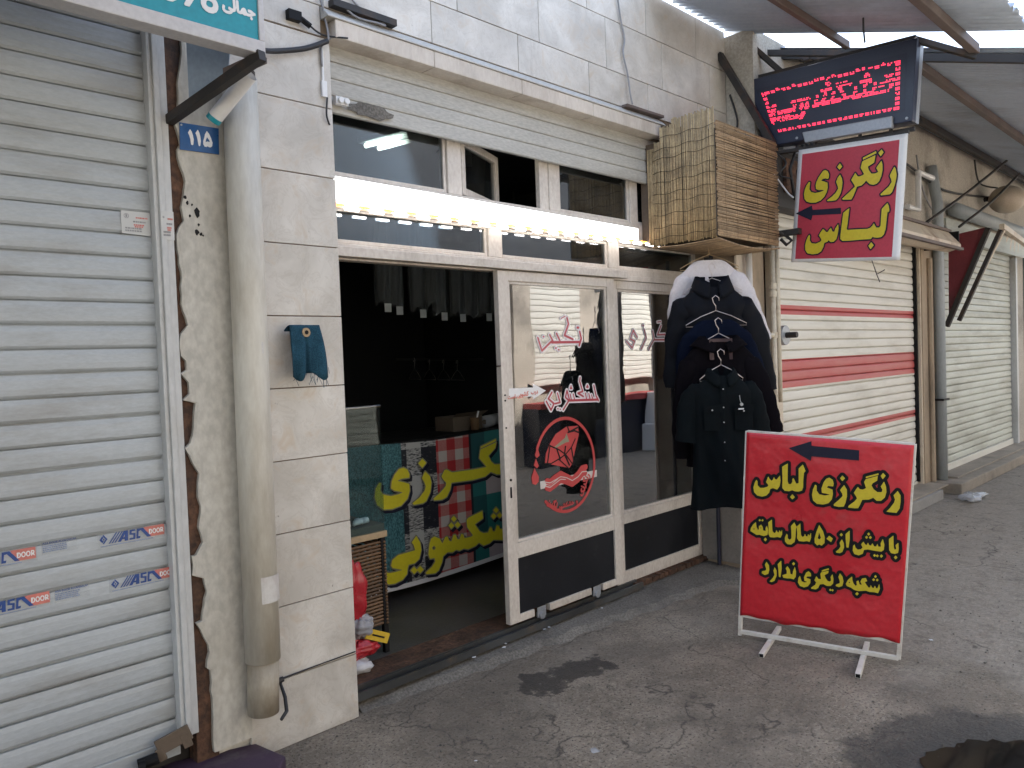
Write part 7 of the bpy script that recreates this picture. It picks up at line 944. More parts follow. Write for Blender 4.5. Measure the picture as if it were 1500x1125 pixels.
# ---------------------------------------------------------------- clothes on hangers
FACE = R(-47)
def garment(name, label, cx, cy, ztop, m, half, hem, length, sleeves, neck=0.07, collar=None, depth=0.09, quilt=0.0, rz=FACE, seed=1, hem_half=None, open_front=False, extra=None, col_m=None):
    """a hung garment facing local -Y: torso loft, sleeves, collar; metres; (cx, cy) is the neck, ztop the collar"""
    rnd = random.Random(seed); ph = [rnd.uniform(0, 6.28) for _ in range(8)]
    t_ = thing(name, (cx, cy, ztop-length), label, 'clothing'); ca, sa = math.cos(rz), math.sin(rz)
    W = lambda x, y, z: (cx + 0.94*x*ca - y*sa, cy + 0.94*x*sa + y*ca, ztop + z)
    hh = hem_half or half
    def torso(u, v):
        a = 2*math.pi*u
        if v < 0.16:                                  # shoulder slope from the neck out
            k = v/0.16; hw = neck + (half-neck)*k**0.85; z = -0.02 - (0.105)*k**1.25; d = min(0.045, depth) + (depth-min(0.045, depth))*k
        else:
            k = (v-0.16)/0.84; hw = half + (hh-half)*k - 0.018*math.sin(k*3.1); z = -0.125 - (length-0.125)*k; d = depth*(1+0.15*k)
        c, s = math.cos(a), math.sin(a)
        x = hw*math.copysign(abs(c)**0.75, c); y = d*math.copysign(abs(s)**0.9, s)
        f = min(1, v*1.6)
        y += f*(0.013*math.sin(x*26+ph[0]+z*1.5) + 0.008*math.sin(x*47+ph[1]-z*3) + 0.009*math.sin(x*13+z*9+ph[2]) + 0.004*math.sin(x*70+z*22+ph[6]))
        if quilt and v > 0.1: y *= 1 + quilt*abs(math.sin((z+0.1)*math.pi/0.115)); x *= 1 + 0.3*quilt*abs(math.sin((z+0.1)*math.pi/0.115))
        if v > 0.97: z += 0.008*math.sin(x*18+ph[3])
        if v >= 0.3: z -= hem*(x/half)**2*(-1)*k if hem else 0
        return W(x, y, z)
    b = MB(); b.grid(torso, 72, 44); o = b.build('body', m, t_, smooth=True)
    for side, pts, r0, r1 in sleeves:
        b = MB(); n = 26; P = [Vector(p) for p in pts]; Q = []
        for i in range(len(P)-1):
            p0, p1, p2, p3 = P[max(i-1, 0)], P[i], P[i+1], P[min(i+2, len(P)-1)]
            for k in range(9):
                u = k/9; Q.append(0.5*((2*p1)+(p2-p0)*u+(2*p0-5*p1+4*p2-p3)*u*u+(3*p1-p0-3*p2+p3)*u**3))
        Q.append(P[-1]); rows = len(Q)-1
        def sl(u, v):
            i = min(rows, int(round(v*rows))); p = Q[i]; d = (Q[min(i+1, rows)]-Q[max(i-1, 0)]).normalized()
            e = d.cross(Vector((0, 1, 0))).normalized(); a = 2*math.pi*u; r = (r0+(r1-r0)*v)*(0.5+0.5*min(1, v*4.5))
            f = 1+0.07*math.sin(3*a+ph[4]+9*v)+0.05*math.sin(v*38+ph[5]+2*a)
            if quilt: f *= 0.92+1.1*quilt*abs(math.sin(v*rows*0.34))
            q = p + e*(r*math.cos(a)*f) + Vector((0, 1, 0))*(r*0.5*math.sin(a)*f)
            return W(q.x, q.y, q.z)
        b.grid(sl, n, rows); b.build('sleeve', m, t_, smooth=True)
    if collar:
        h, flare = collar
        def co(u, v):
            a = -math.pi/2 + 0.22 + (2*math.pi-0.44)*u
            r = neck*(1+0.06*math.sin(3*a)); z = -0.03 + h*min(1, v*2) - (h*1.25*max(0, v-0.5)*2)
            g = 1.0 + 0.10*v + flare*max(0, v-0.5)*2
            dip = 0.05*max(0, -math.sin(a))**3
            return W(r*1.08*g*math.cos(a), 0.055*g*math.sin(a), z-dip)
        b = MB(); b.grid(co, 40, 8); o = b.build('collar', col_m or m, t_, smooth=True); s_ = o.modifiers.new('solid', 'SOLIDIFY'); s_.thickness = 0.004
    if extra: extra(t_, W)
    return t_
def hang(px, py, pz, label, m='chrome', w=0.19, rz=FACE): return hanger(px, py, pz, rz, label, 'hangers carrying the clothes outside', w, m, 0.0028)
def shirt_extra(t_, W0):
    W = lambda x, y, z: W0(x, y+0.026, z)
    b = MB()
    for z in (-0.10, -0.21, -0.30, -0.42, -0.53): b.tube([W(-0.012, -0.108, z), W(-0.012, -0.117, z)], 0.004, 10)
    b.tube([W(-0.085, -0.112, -0.225), W(-0.085, -0.12, -0.225)], 0.005, 10); b.tube([W(0.115, -0.108, -0.235), W(0.115, -0.117, -0.235)], 0.005, 10)
    b.build('button', M['galv'], t_)
    for x0 in (-0.135, 0.06): 
        b = MB(); b.grid(lambda u, v, x0=x0: W(x0+0.115*u, -0.104-0.006*math.sin(u*3.1), -0.2-0.15*v), 6, 5)
        b.grid(lambda u, v, x0=x0: W(x0-0.003+0.121*u, -0.111-0.005*math.sin(u*3.1), -0.195-0.045*v), 6, 2)
        b.build('pocket', M['green_cotton'], t_, smooth=True)
    b = MB(); b.box(0, 0, 0, 0, 0, 0); b = MB(); b.grid(lambda u, v: W(-0.03+0.036*u, -0.108-0.003*math.sin(u*3), -0.07-0.6*v), 3, 20); b.build('placket', M['green_cotton'], t_, smooth=True)
    b = MB(); b.tube([W(0.09, -0.115, -0.14), W(0.092, -0.12, -0.17), W(0.1, -0.12, -0.19)], 0.002, 5); b.tube([W(0.1, -0.119, -0.195), W(0.1, -0.124, -0.195)], 0.010, 12); b.build('badge', M['galv'], t_)
    b = MB(); b.obox(W(0.08, -0.117, -0.222), W(0.115, -0.117, -0.222), 0.002, 0.008); b.build('tag', M['litter'], t_)
def neck_label(t_, W):
    b = MB(); b.grid(lambda u, v: W(-0.03+0.06*u, 0.02, 0.005-0.03*v), 2, 2); b.build('label', M['black'], t_)
garment('white_top', 'white knitted top hung hindmost under the reed box', 4.535, -0.29, 2.215, M['white_knit'], 0.21, 0, 0.95,
        [(-1, [(-0.11, 0, -0.11), (-0.2, 0.0, -0.21), (-0.235, 0.0, -0.42), (-0.25, 0, -0.7)], 0.082, 0.055), (1, [(0.11, 0, -0.11), (0.215, -0.01, -0.21), (0.305, -0.02, -0.38), (0.375, -0.02, -0.56)], 0.085, 0.038)], neck=0.085, depth=0.04, seed=2, extra=neck_label)
garment('puffer_jacket', 'black quilted puffer jacket hung in front of the white top', 4.455, -0.355, 2.03, M['black_nylon'], 0.24, 0, 0.80,
        [(-1, [(-0.13, 0, -0.115), (-0.225, 0, -0.22), (-0.265, 0, -0.46), (-0.285, -0.01, -0.66)], 0.098, 0.06), (1, [(0.13, 0, -0.115), (0.235, 0, -0.22), (0.315, -0.01, -0.48), (0.36, -0.01, -0.70)], 0.098, 0.06)], neck=0.1, collar=(0.085, 0.35), depth=0.058, quilt=0.16, seed=3)
garment('navy_jumper', 'navy blue woollen jumper hung between the puffer jacket and the black coat', 4.38, -0.42, 1.815, M['navy_wool'], 0.22, 0, 0.66,
        [(-1, [(-0.11, 0, -0.11), (-0.2, 0, -0.22), (-0.235, 0, -0.5)], 0.082, 0.05), (1, [(0.11, 0, -0.11), (0.21, 0, -0.22), (0.30, 0, -0.48)], 0.082, 0.05)], neck=0.095, depth=0.04, seed=4)
garment('wool_coat', 'black woollen coat with dark red lining hung behind the green shirt', 4.31, -0.475, 1.675, M['black_wool'], 0.235, 0, 0.80,
        [(-1, [(-0.13, 0, -0.115), (-0.215, 0, -0.24), (-0.25, 0, -0.52), (-0.25, 0, -0.74)], 0.088, 0.06), (1, [(0.13, 0, -0.115), (0.225, 0, -0.24), (0.305, -0.01, -0.46), (0.335, -0.02, -0.6)], 0.088, 0.068)], neck=0.11, collar=(0.05, 0.5), depth=0.045, seed=5,
        extra=lambda t_, W: MB().grid(lambda u, v: W(-0.075+0.15*u, -0.055+0.02*math.sin(u*3.14), 0.0-0.13*v), 6, 4).build('lining', M['lining'], t_, smooth=True))
garment('green_shirt', 'dark green short sleeved shirt hung foremost of the clothes', 4.225, -0.535, 1.47, M['green_cotton'], 0.2, 0, 0.825,
        [(-1, [(-0.11, 0, -0.105), (-0.195, 0, -0.19), (-0.24, -0.01, -0.42)], 0.085, 0.075), (1, [(0.11, 0, -0.105), (0.195, 0, -0.19), (0.23, -0.01, -0.41)], 0.085, 0.075)], neck=0.075, collar=(0.055, 0.4), depth=0.068, seed=6, hem_half=0.225, extra=shirt_extra)
hang(4.535, -0.29, 2.315, 'bent wire hanger under the reed box carrying the white top', 'wood')
hang(4.455, -0.355, 2.15, 'wire hanger carrying the black puffer jacket')
hang(4.38, -0.42, 1.935, 'wire hanger carrying the navy jumper')
hang(4.31, -0.475, 1.79, 'twisted wire hanger carrying the black woollen coat', w=0.13)
hang(4.225, -0.535, 1.595, 'wire hanger carrying the dark green shirt', w=0.13)
pl_ = MB(); pl_.tube([(4.95, -0.06, 0.05), (4.95, -0.06, 2.33)], 0.014, 12); tag(pl_.build('pole', M['navy_pole'], None, at=(4.95, -0.06, 0.05)), 'thin navy pole standing under the clothes at the end of the shopfront', 'pole')

# ---------------------------------------------------------------- sandwich board
sb = thing('sign_board', (3.92, -1.25, 0), 'free standing red sign board with yellow lettering on the asphalt', 'sign')
c00, c10, c11, c01 = Vector((3.848, -0.828, 0.128)), Vector((4.003, -1.612, 0.118)), Vector((4.02, -1.69, 1.105)), Vector((3.858, -0.893, 1.151))
nA = (c10-c00).cross(c01-c00).normalized()
if nA.x > 0: nA = -nA
def onA(u, v, d=0.0):
    u /= 0.80; v /= 1.02
    return c00*(1-u)*(1-v) + c10*u*(1-v) + c11*u*v + c01*(1-u)*v + nA*(d + (0.003*math.sin(u*5+1)*math.sin(v*7) if d == 0 else 0))
b = MB(); b.grid(lambda u, v: onA(0.8*u, 1.02*v + (0.006*math.sin(u*16)+0.004*math.sin(u*37) if v == 0 else 0), 0.0), 40, 40); o = b.build('banner', M['red_vinyl'], sb, smooth=True); s_ = o.modifiers.new('solid', 'SOLIDIFY'); s_.thickness = 0.002; s_.offset = 0
flat(D['a_black'], 1e-4, 'lettering_outline', M['black'], sb, lambda u, v: onA(u, v, 0.006))
flat(D['a_yellow'], 1e-4, 'lettering', M['yellow'], sb, lambda u, v: onA(u, v, 0.0075))
flat(D['a_arrow'], 1e-4, 'arrow', M['navy_print'], sb, lambda u, v: onA(u, v, 0.0062))
b = MB(); e = -0.012
dn_ = (c00-c01).normalized(); l0 = c00+dn_*0.12; r0 = c10+(c10-c11).normalized()*0.115
b.obox(c01-nA*0.013+Vector((0, 0, 0.006)), Vector((l0.x, l0.y, 0.012))-nA*0.013, 0.02, 0.02, nA); b.obox(c11-nA*0.013+Vector((0, 0, 0.006)), Vector((r0.x, r0.y, 0.03))-nA*0.013, 0.02, 0.02, nA)
b.obox(c01-nA*0.013, c11-nA*0.013, 0.02, 0.02, nA); b.obox(c00-nA*0.013, c10-nA*0.013, 0.018, 0.018, nA)
b.obox(Vector((l0.x, l0.y, 0.034))-nA*0.013, Vector((r0.x, r0.y, 0.034))-nA*0.013, 0.024, 0.02); b.build('frame', M['white_frame'], sb, bevel=0.002)
for (p, q) in (((3.665, -1.045), (4.1, -0.93)), ((3.725, -1.512), (4.17, -1.39))):
    b = MB(); b.obox((p[0], p[1], 0.0125), (q[0], q[1], 0.0125), 0.026, 0.023); d = (Vector((p[0], p[1], 0.0125))-Vector((q[0], q[1], 0.0125))).normalized()
    ft = b.build('foot', M['white_frame'], sb, bevel=0.002)
    h = MB(); h.obox(Vector((p[0], p[1], 0.0125))+d*0.0005, Vector((p[0], p[1], 0.0125))+d*0.001, 0.02, 0.017); h.build('tube_end', M['black'], ft)

# ---------------------------------------------------------------- lit sign box and the hanging red sign
LXs = 5.35
def ray_plane(px, py, X):
    d = rt*((px-750)/F) - up*((py-562.5)/F) + fw; k = X/d.x; return Vector((0, -2.975, 1.6)) + d*k
ls_ = thing('led_sign', (5.4, -0.75, 3.0), 'black moving message sign with red lit dots under the awning', 'sign')
# its face as measured: the row of dots runs out from the wall and droops a little
q00, q10, q11, q01 = Vector((5.35, -0.372, 3.153)), Vector((5.35, -1.225, 3.108)), Vector((5.35, -1.24, 3.429)), Vector((5.35, -0.272, 3.475))
def onL(u, v, d=0.0):
    return q00*(1-u)*(1-v)+q10*u*(1-v)+q11*u*v+q01*(1-u)*v + Vector((-d, 0, 0))
b = MB(); pr = [(-0.08, -0.27), (1.085, -0.27), (1.085, 1.33), (-0.08, 1.33)]
b.add([onL(u, v, 0.0) for u, v in pr]+[onL(u, v, -0.12) for u, v in pr], [(0, 1, 2, 3), (7, 6, 5, 4), (0, 4, 5, 1), (1, 5, 6, 2), (2, 6, 7, 3), (3, 7, 4, 0)]); b.build('case', M['led_case'], ls_, bevel=0.006)
b = MB(); b.add([onL(u, v, 0.002) for u, v in ((-0.03, -0.06), (1.03, -0.06), (1.03, 1.08), (-0.03, 1.08))], [(0, 1, 2, 3)]); b.build('panel', M['led_face'], ls_)
b = MB(); b.add([onL(u, v, -0.06 if i < 2 else -0.06) for i, (u, v) in enumerate(((1.086, -0.27), (1.086, 1.33)))]+[onL(1.0865, 1.33, -0.12), onL(1.0865, -0.27, -0.12)], [(0, 1, 2, 3)]); b.build('side_plate', M['galv'], ls_)
b = MB(); rnd = random.Random(5)
def dot(i, j, w=0.62, h=0.6, sh=0.0):
    u0 = (i+0.5-w/2)/96; u1 = (i+0.5+w/2)/96; v0 = (j+0.5-h/2)/31; v1 = (j+0.5+h/2)/31
    b.add([onL(u0, v0, 0.003), onL(u1, v0, 0.003), onL(u1, v1, 0.003), onL(u0, v1, 0.003)], [(0, 1, 2, 3)])
for j in range(31):
    for i in range(96):
        if D['led'][j][i] == '1' and rnd.random() < 0.86 and not (j % 6 == 5): dot(i, j, 0.72, 0.72)
def blobdots(i, j):
    for di in range(3):
        for dj in range(2):
            if rnd.random() < 0.85: dot(i+di, j+dj, 0.75, 0.8)
for i in range(3, 92, 4):
    blobdots(i, 28 + rnd.choice((0, 0, 1))); blobdots(i, 0)
for j in range(3, 28, 3):
    blobdots(92, j); (blobdots(0, j) if j > 4 else None)
blobdots(92, 0); blobdots(92, 28); blobdots(0, 28)
tag(b.build('lit_dots', M['led_red'], ls_), kind='stuff')
b = MB(); b.add([], []); 
def lamp_pt(u, v, d): return onL(u, v, d)
pr = [(0.24, -0.36), (0.95, -0.36), (0.95, -0.12), (0.24, -0.12)]
b.add([onL(u, v, 0.035) for u, v in pr]+[onL(u, v, 0.001) for u, v in pr], [(0, 1, 2, 3), (7, 6, 5, 4), (0, 4, 5, 1), (1, 5, 6, 2), (2, 6, 7, 3), (3, 7, 4, 0)]); b.build('lamp_bar', M['galv'], ls_, bevel=0.006)
b = MB()
for u, v in ((0.17, -0.2), (1.045, -0.2)): b.tube([onL(u, v, 0.0), onL(u, v, 0.006)], 0.009, 8)
b.build('screw', M['galv'], ls_)
b = MB(); b.obox((5.43, 0.0, 3.62), (5.43, -1.3, 3.56), 0.03, 0.03); b.obox((5.43, -0.05, 3.04), (5.43, -1.28, 2.985), 0.025, 0.025); b.build('bracket', M['iron'], ls_)

hs = thing('hanging_sign', (5.35, -0.87, 2.2), 'red hanging sign with yellow lettering and a small arrow below the lit sign', 'sign')
h01, h11, h10, h00 = Vector((5.35, -0.544, 2.994)), Vector((5.35, -1.266, 2.946)), Vector((5.35, -1.2, 2.145)), Vector((5.35, -0.468, 2.215))
def onH(u, v, d=0.0):
    u /= 0.735; v /= 0.79
    return h00*(1-u)*(1-v)+h10*u*(1-v)+h11*u*v+h01*(1-u)*v + Vector((-d-(0.003*math.sin(u*4)*math.sin(v*5) if d < 0.0045 else 0), 0, 0))
b = MB(); b.grid(lambda u, v: onH(0.735*u, 0.79*v), 24, 24); o = b.build('backing', M['white'], hs, smooth=True); s_ = o.modifiers.new('solid', 'SOLIDIFY'); s_.thickness = 0.003; s_.offset = 0
b = MB(); b.grid(lambda u, v: onH(0.03+0.655*u, 0.022+0.735*v, 0.003), 24, 24); b.build('red_face', M['red_banner'], hs, smooth=True)
flat(D['hang_black'], 1e-4, 'lettering_outline', M['navy_print'], hs, lambda u, v: onH(u, v, 0.0078))
flat(D['hang_yellow'], 1e-4, 'lettering', M['yellow'], hs, lambda u, v: onH(u, v, 0.009))
flat(D['hang_arrow'], 1e-4, 'arrow', M['navy_print'], hs, lambda u, v: onH(u, v, 0.0074))
b = MB(); b.obox(onH(-0.16, 0.80, -0.015), onH(0.735, 0.80, -0.015), 0.02, 0.02)
for u in (0.12, 0.42, 0.62): b.obox(onH(u, 0.80, -0.015), onH(u, 0.92, -0.02), 0.012, 0.02)
b.build('hanging_bar', M['iron'], hs)
b = MB(); b.tube([onH(0.56, 0.0), onH(0.6, -0.09, 0.01), onH(0.62, -0.14, 0.0)], 0.003, 5); b.tube([onH(0.6, -0.09, 0.01), onH(0.65, -0.06, 0.01)], 0.003, 5); b.build('wire', M['cable'], hs)
b = MB(); b.tube([(5.25, -0.40, 2.44), (5.3, -0.46, 2.40), (5.3, -0.5, 2.36), (5.3, -0.46, 2.335), (5.3, -0.42, 2.38)], 0.012, 8); b.box(5.28, 5.33, -0.56, -0.38, 2.40, 2.44)
tag(b.build('pipe_hook', M['iron'], None, at=(5.3, -0.45, 2.4)), 'black iron hook bracket beside the reed box and the hanging sign', 'hook')
for pts, m_, lb in (([(5.3, -0.4, 3.0), (5.33, -0.46, 2.92), (5.3, -0.42, 2.84), (5.34, -0.5, 2.8)], 'cable', 'black cable loop dangling between reed box and hanging sign'), ([(5.25, -0.36, 2.9), (5.28, -0.42, 2.8), (5.3, -0.48, 2.7), (5.3, -0.52, 2.66)], 'litter', 'white cable end dangling between reed box and hanging sign')):
    cable(lb, pts, 0.006, m_)
# iron brace from the wall to the sign
br = MB(); br.obox((5.25, -0.0, 3.80), (5.3, -0.375, 3.07), 0.045, 0.05, (1, 0, 0)); tag(br.build('iron_brace', M['iron'], None, at=(5.28, -0.2, 3.4)), 'slanting dark iron brace from the marble wall down past the lit sign', 'brace')

# ---------------------------------------------------------------- the next building
RY = -0.25
nb = thing('neighbour_building', (5.0, RY, 0), 'old plastered row of closed shops beyond the marble shop', 'building')
b = MB()
b.box(5.0, 5.40, RY+0.02, 0.1, 0.0, 2.75); b.build('corner_pier', M['column'], nb)
b = MB(); b.box(4.975, 4.998, RY+0.025, 0.09, 0.07, 0.62); b.box(4.978, 4.998, RY+0.025, 0.09, 0.622, 1.4); b.build('side_stone', M['side_stone'], nb, bevel=0.003)
b = MB(); b.box(4.975, 5.12, RY, RY+0.024, 0.04, 0.66); b.box(4.975, 5.12, RY+0.003, RY+0.024, 0.664, 2.7); b.build('corner_facing', M['ledge'], nb, bevel=0.003)
b = MB(); b.box(8.79, 9.55, RY-0.02, 0.3, 0.0, 2.8); b.build('middle_pier', M['column'], nb)
b = MB(); b.box(12.78, 13.6, RY-0.02, 0.3, 0, 2.8); b.box(17.0, 30, RY-0.02, 0.3, 0, 2.8); b.build('far_pier', M['far_plaster'], nb)
b = MB(); b.box(5.34, 40, RY+0.03, 0.3, 2.78, 3.95); b.build('upper_wall', M['far_plaster'], nb)
b = MB(); b.box(5.2, 40, 0.3, 6.0, 3.9, 3.96); b.box(5.3, 40, 0.3, 0.4, 0, 3.9); b.build('roof', M['grout'], nb)
b = MB(); b.box(9.62, 16, RY-0.03, RY+0.03, 2.78, 3.0); b.build('peeling_fascia', M['shutter_green'], nb)
s1 = thing('roller_shutter', (7.2, RY, 0.13), 'closed white roller shutter with three red bands behind the sign boards', 'roller shutter')
curtain('slats', 5.55, 8.77, 0.14, 2.78, 0.08, RY+0.06, M['striped'], s1, bulge=0.010, groove=0.012)
for xa, xb in ((5.50, 5.60), (8.765, 8.85)):
    b = MB(); b.box(xa, xb, RY-0.01, RY+0.06, 0.11, 2.73); b.build('guide_rail', M['hood'], s1, bevel=0.003)
b = MB(); b.box(8.735, 8.765, RY+0.02, RY+0.075, 0.14, 2.75); b.build('rail_gap', M['black'], s1)
b = MB(); b.box(5.6, 8.76, RY+0.04, RY+0.075, 0.085, 0.145); b.build('bottom_bar', M['shutter_white'], s1, bevel=0.003)
hd = thing('shutter_hood', (7.2, -0.5, 2.6), 'rust stained cream sheet hood above the red banded shutter', 'hood')
b = MB(); b.prism([(-0.24, 2.74), (-0.24, 2.60), (-0.50, 2.53), (-0.62, 2.56), (-0.62, 2.60), (-0.5, 2.745)], lambda u, v, t: (t, u, v), 7.0, 8.88); b.build('sheet', M['hood'], hd, bevel=0.004)
b = MB(); b.box(7.0, 8.9, -0.64, -0.60, 2.535, 2.562); b.box(7.0, 8.9, -0.53, -0.49, 2.735, 2.76); b.build('edge_strip', M['rust_tube'], hd)
b = MB(); b.box(8.88, 8.9, -0.6, -0.26, 2.575, 2.735); b.build('end_cap', M['black'], hd)
mb_ = thing('meter_box', (5.75, -0.3, 2.75), 'dark meter box with loose cables on the wall behind the hanging red sign', 'meter box')  # made-up dark panel standing in for shadows and clutter on the wall
b = MB(); b.box(5.42, 6.4, RY-0.10, RY+0.03, 2.64, 3.28); b.build('case', M['iron'], mb_, bevel=0.006)
b = MB(); b.box(5.5, 5.85, RY-0.13, RY-0.1, 2.75, 3.0); b.build('door', M['rust_steel'], mb_, bevel=0.004)  # invented flap on the dark filler panel
b = MB(); b.box(5.44, 6.2, RY-0.14, RY-0.1, 3.05, 3.1); b.build('conduit', M['galv'], mb_)
b = MB()
for k in range(5):
    x = 5.5+0.12*k; b.tube([(x, RY-0.13, 3.3), (x+0.05, RY-0.2, 3.1-0.05*k), (x-0.05, RY-0.18, 2.9), (x+0.08, RY-0.15, 2.7)], 0.012, 6)
b.build('cable_bundle', M['cable'], mb_, smooth=True)
so = thing('lock_disc', (5.63, -0.32, 1.7), 'round grey shutter lock wheel at the left rail of the red banded shutter', 'lock')
b = MB(); b.tube([(5.63, RY+0.04, 1.70), (5.63, RY-0.035, 1.70)], 0.075, 24); b.build('disc', M['galv'], so, bevel=0.004)
b = MB(); b.tube([(5.63, RY-0.035, 1.70), (5.63, RY-0.12, 1.70)], 0.022, 12); b.build('spindle', M['iron'], so)
s2 = thing('roller_shutter', (11.2, RY, 0.13), 'closed greenish white roller shutter beyond the grey downpipe', 'roller shutter')
curtain('slats', 9.58, 12.72, 0.21, 2.78, 0.08, RY+0.05, M['shutter_green'], s2, bulge=0.010, groove=0.012)
b = MB(); b.box(9.6, 12.7, RY+0.02, RY+0.07, 0.11, 0.21); b.build('bottom_bar', M['shutter_white'], s2, bevel=0.003)
b = MB(); b.box(12.74, 12.82, RY-0.03, RY+0.06, 0.1, 2.75); b.build('guide_rail', M['rail_grey'], s2, bevel=0.003)
s3 = thing('roller_shutter', (15.2, RY, 0.1), 'dark blue green roller shutter at the far right edge', 'roller shutter')
curtain('slats', 13.3, 17.0, 0.1, 2.78, 0.08, RY+0.05, M['shutter_teal'], s3)
b = MB(); b.box(13.2, 13.32, RY-0.04, RY+0.06, 0.0, 2.78); b.build('guide_rail', M['shutter_teal'], s3)
# steps
sp1 = thing('step', (7.4, -0.4, 0), 'grey stone step below the red banded shutter', 'step')
b = MB(); b.box(5.3, 8.62, -0.49, RY+0.07, 0.0, 0.10); b.build('riser', M['step'], sp1, bevel=0.004)
b = MB(); b.box(5.3, 8.9, -0.46, RY+0.09, 0.1, 0.118); b.build('slab', M['step_tan'], sp1, bevel=0.004)
sp2 = thing('step', (11.5, -0.4, 0), 'worn tan stone step below the greenish shutter', 'step')
b = MB(); b.box(8.95, 22, -0.57, RY+0.1, 0.0, 0.115); b.build('riser', M['step_tan'], sp2, bevel=0.008)
b = MB(); b.box(9.3, 22, -0.44, RY+0.1, 0.115, 0.135); b.build('slab', M['step_tan'], sp2, bevel=0.006)
# pipes
gp = thing('gas_pipe', (5.38, -0.3, 1.8), 'cream gas pipe with an elbow running down beside the red banded shutter', 'pipe')
b = MB(); b.tube([(5.38, -0.31, 0.1), (5.38, -0.31, 2.46)], 0.019, 12); b.tube([(5.47, -0.30, 1.2), (5.47, -0.30, 2.55)], 0.017, 12); b.build('pipe', M['cream_pipe'], gp, smooth=True)
for z in (1.70, 2.0, 2.06): b = MB(); b.tube([(5.38, -0.31, z-0.02), (5.38, -0.31, z+0.02)], 0.026, 12); b.build('fitting', M['cream_pipe'], gp)
b = MB()
b.tube([(5.38, -0.31, 1.70), (5.30, -0.31, 1.70), (5.2, -0.28, 1.70)], 0.018, 12); b.build('branch', M['cream_pipe'], gp)
wp = thing('pipe', (5.22, -0.27, 2.0), 'thick white pipe beside the cream gas pipe under the reed box', 'pipe')
b = MB(); b.tube([(5.07, -0.29, 0.15), (5.07, -0.29, 2.3)], 0.022, 12); b.build('pipe', M['white'], wp, smooth=True)
b = MB(); b.tube([(5.07, -0.29, 1.4), (5.07, -0.29, 1.44)], 0.03, 12); b.build('collar', M['galv'], wp)
dp2 = thing('downpipe', (9.25, -0.33, 0.1), 'grey blue downpipe between the red banded and greenish shutters', 'downpipe')
b = MB(); b.tube([(9.15, -0.33, 0.12), (9.15, -0.33, 3.1), (9.17, -0.30, 3.25), (9.17, -0.27, 3.5)], 0.055, 14); b.build('pipe', M['grey_pipe'], dp2, smooth=True)
b = MB(); b.box(9.02, 9.22, -0.395, -0.27, 0.98, 1.0); b.build('strap', M['black'], dp2)
b = MB(); b.tube([(8.98, -0.29, 0.12), (8.98, -0.29, 2.5)], 0.03, 8); tag(b.build('conduit', M['column'], None, at=(8.98, -0.29, 0.1)), 'thin tan conduit on the brown pier beside the grey downpipe', 'conduit')
cd = MB(); cd.tube([(8.3, -0.30, 2.97), (8.63, -0.30, 2.97), (8.65, -0.30, 3.36), (9.1, -0.30, 3.36)], 0.03, 8); tag(cd.build('conduit', M['white'], None, at=(8.6, -0.3, 3.0)), 'white conduit bent upward above the cream hood', 'conduit')
hp = MB(); hp.tube([(9.8, -0.32, 3.10), (16, -0.32, 3.12)], 0.08, 14); tag(hp.build('pipe', M['grey_pipe'], None, smooth=True, at=(9.8, -0.32, 3.1)), 'long grey pipe running along the wall above the greenish shutter', 'pipe')
gl_ = thing('wall_lamp', (11.3, -0.5, 3.35), 'dusty round lamp globe on the wall above the greenish shutter', 'lamp')
b = MB()
b.grid(lambda u, v: (11.3+0.25*math.cos(2*math.pi*u)*math.sin(math.pi*v), -0.5+0.2*math.sin(2*math.pi*u)*math.sin(math.pi*v), 3.36+0.17*math.cos(math.pi*v)), 24, 14); b.build('globe', M['globe'], gl_, smooth=True)
b = MB(); b.tube([(11.3, RY, 3.4), (11.3, -0.45, 3.4)], 0.03, 8); b.build('arm', M['iron'], gl_)
cable('dark stay rod slanting from the cream hood up to the far awning', [(8.18, -0.5, 2.76), (9.3, -0.6, 3.2), (10.4, -0.7, 3.66)], 0.014, 'iron')
cable('second dark stay rod slanting up past the round lamp globe', [(9.28, -0.5, 2.83), (10.2, -0.6, 3.2), (11.0, -0.7, 3.6)], 0.014, 'iron')
cable('sagging cable along the old plaster above the cream hood', [(5.5, -0.26, 3.5), (6.8, -0.27, 3.32), (8.2, -0.27, 3.42), (9.6, -0.27, 3.3), (11.5, -0.27, 3.45)], 0.012)
cable('thin grey cable looping down by the grey downpipe top', [(8.7, -0.27, 3.55), (8.85, -0.28, 3.2), (9.25, -0.3, 2.95), (9.3, -0.4, 2.8)], 0.009, 'cable_grey')
cable('black cable hanging from the awning to the wall lamp globe', [(10.7, -0.3, 3.8), (10.9, -0.3, 3.55), (11.3, -0.4, 3.52)], 0.01)
cable('twisted wire hanging between the iron brace and the reed box', [(5.3, -0.05, 3.5), (5.31, -0.1, 3.3), (5.3, -0.08, 3.15), (5.32, -0.14, 3.05)], 0.008)
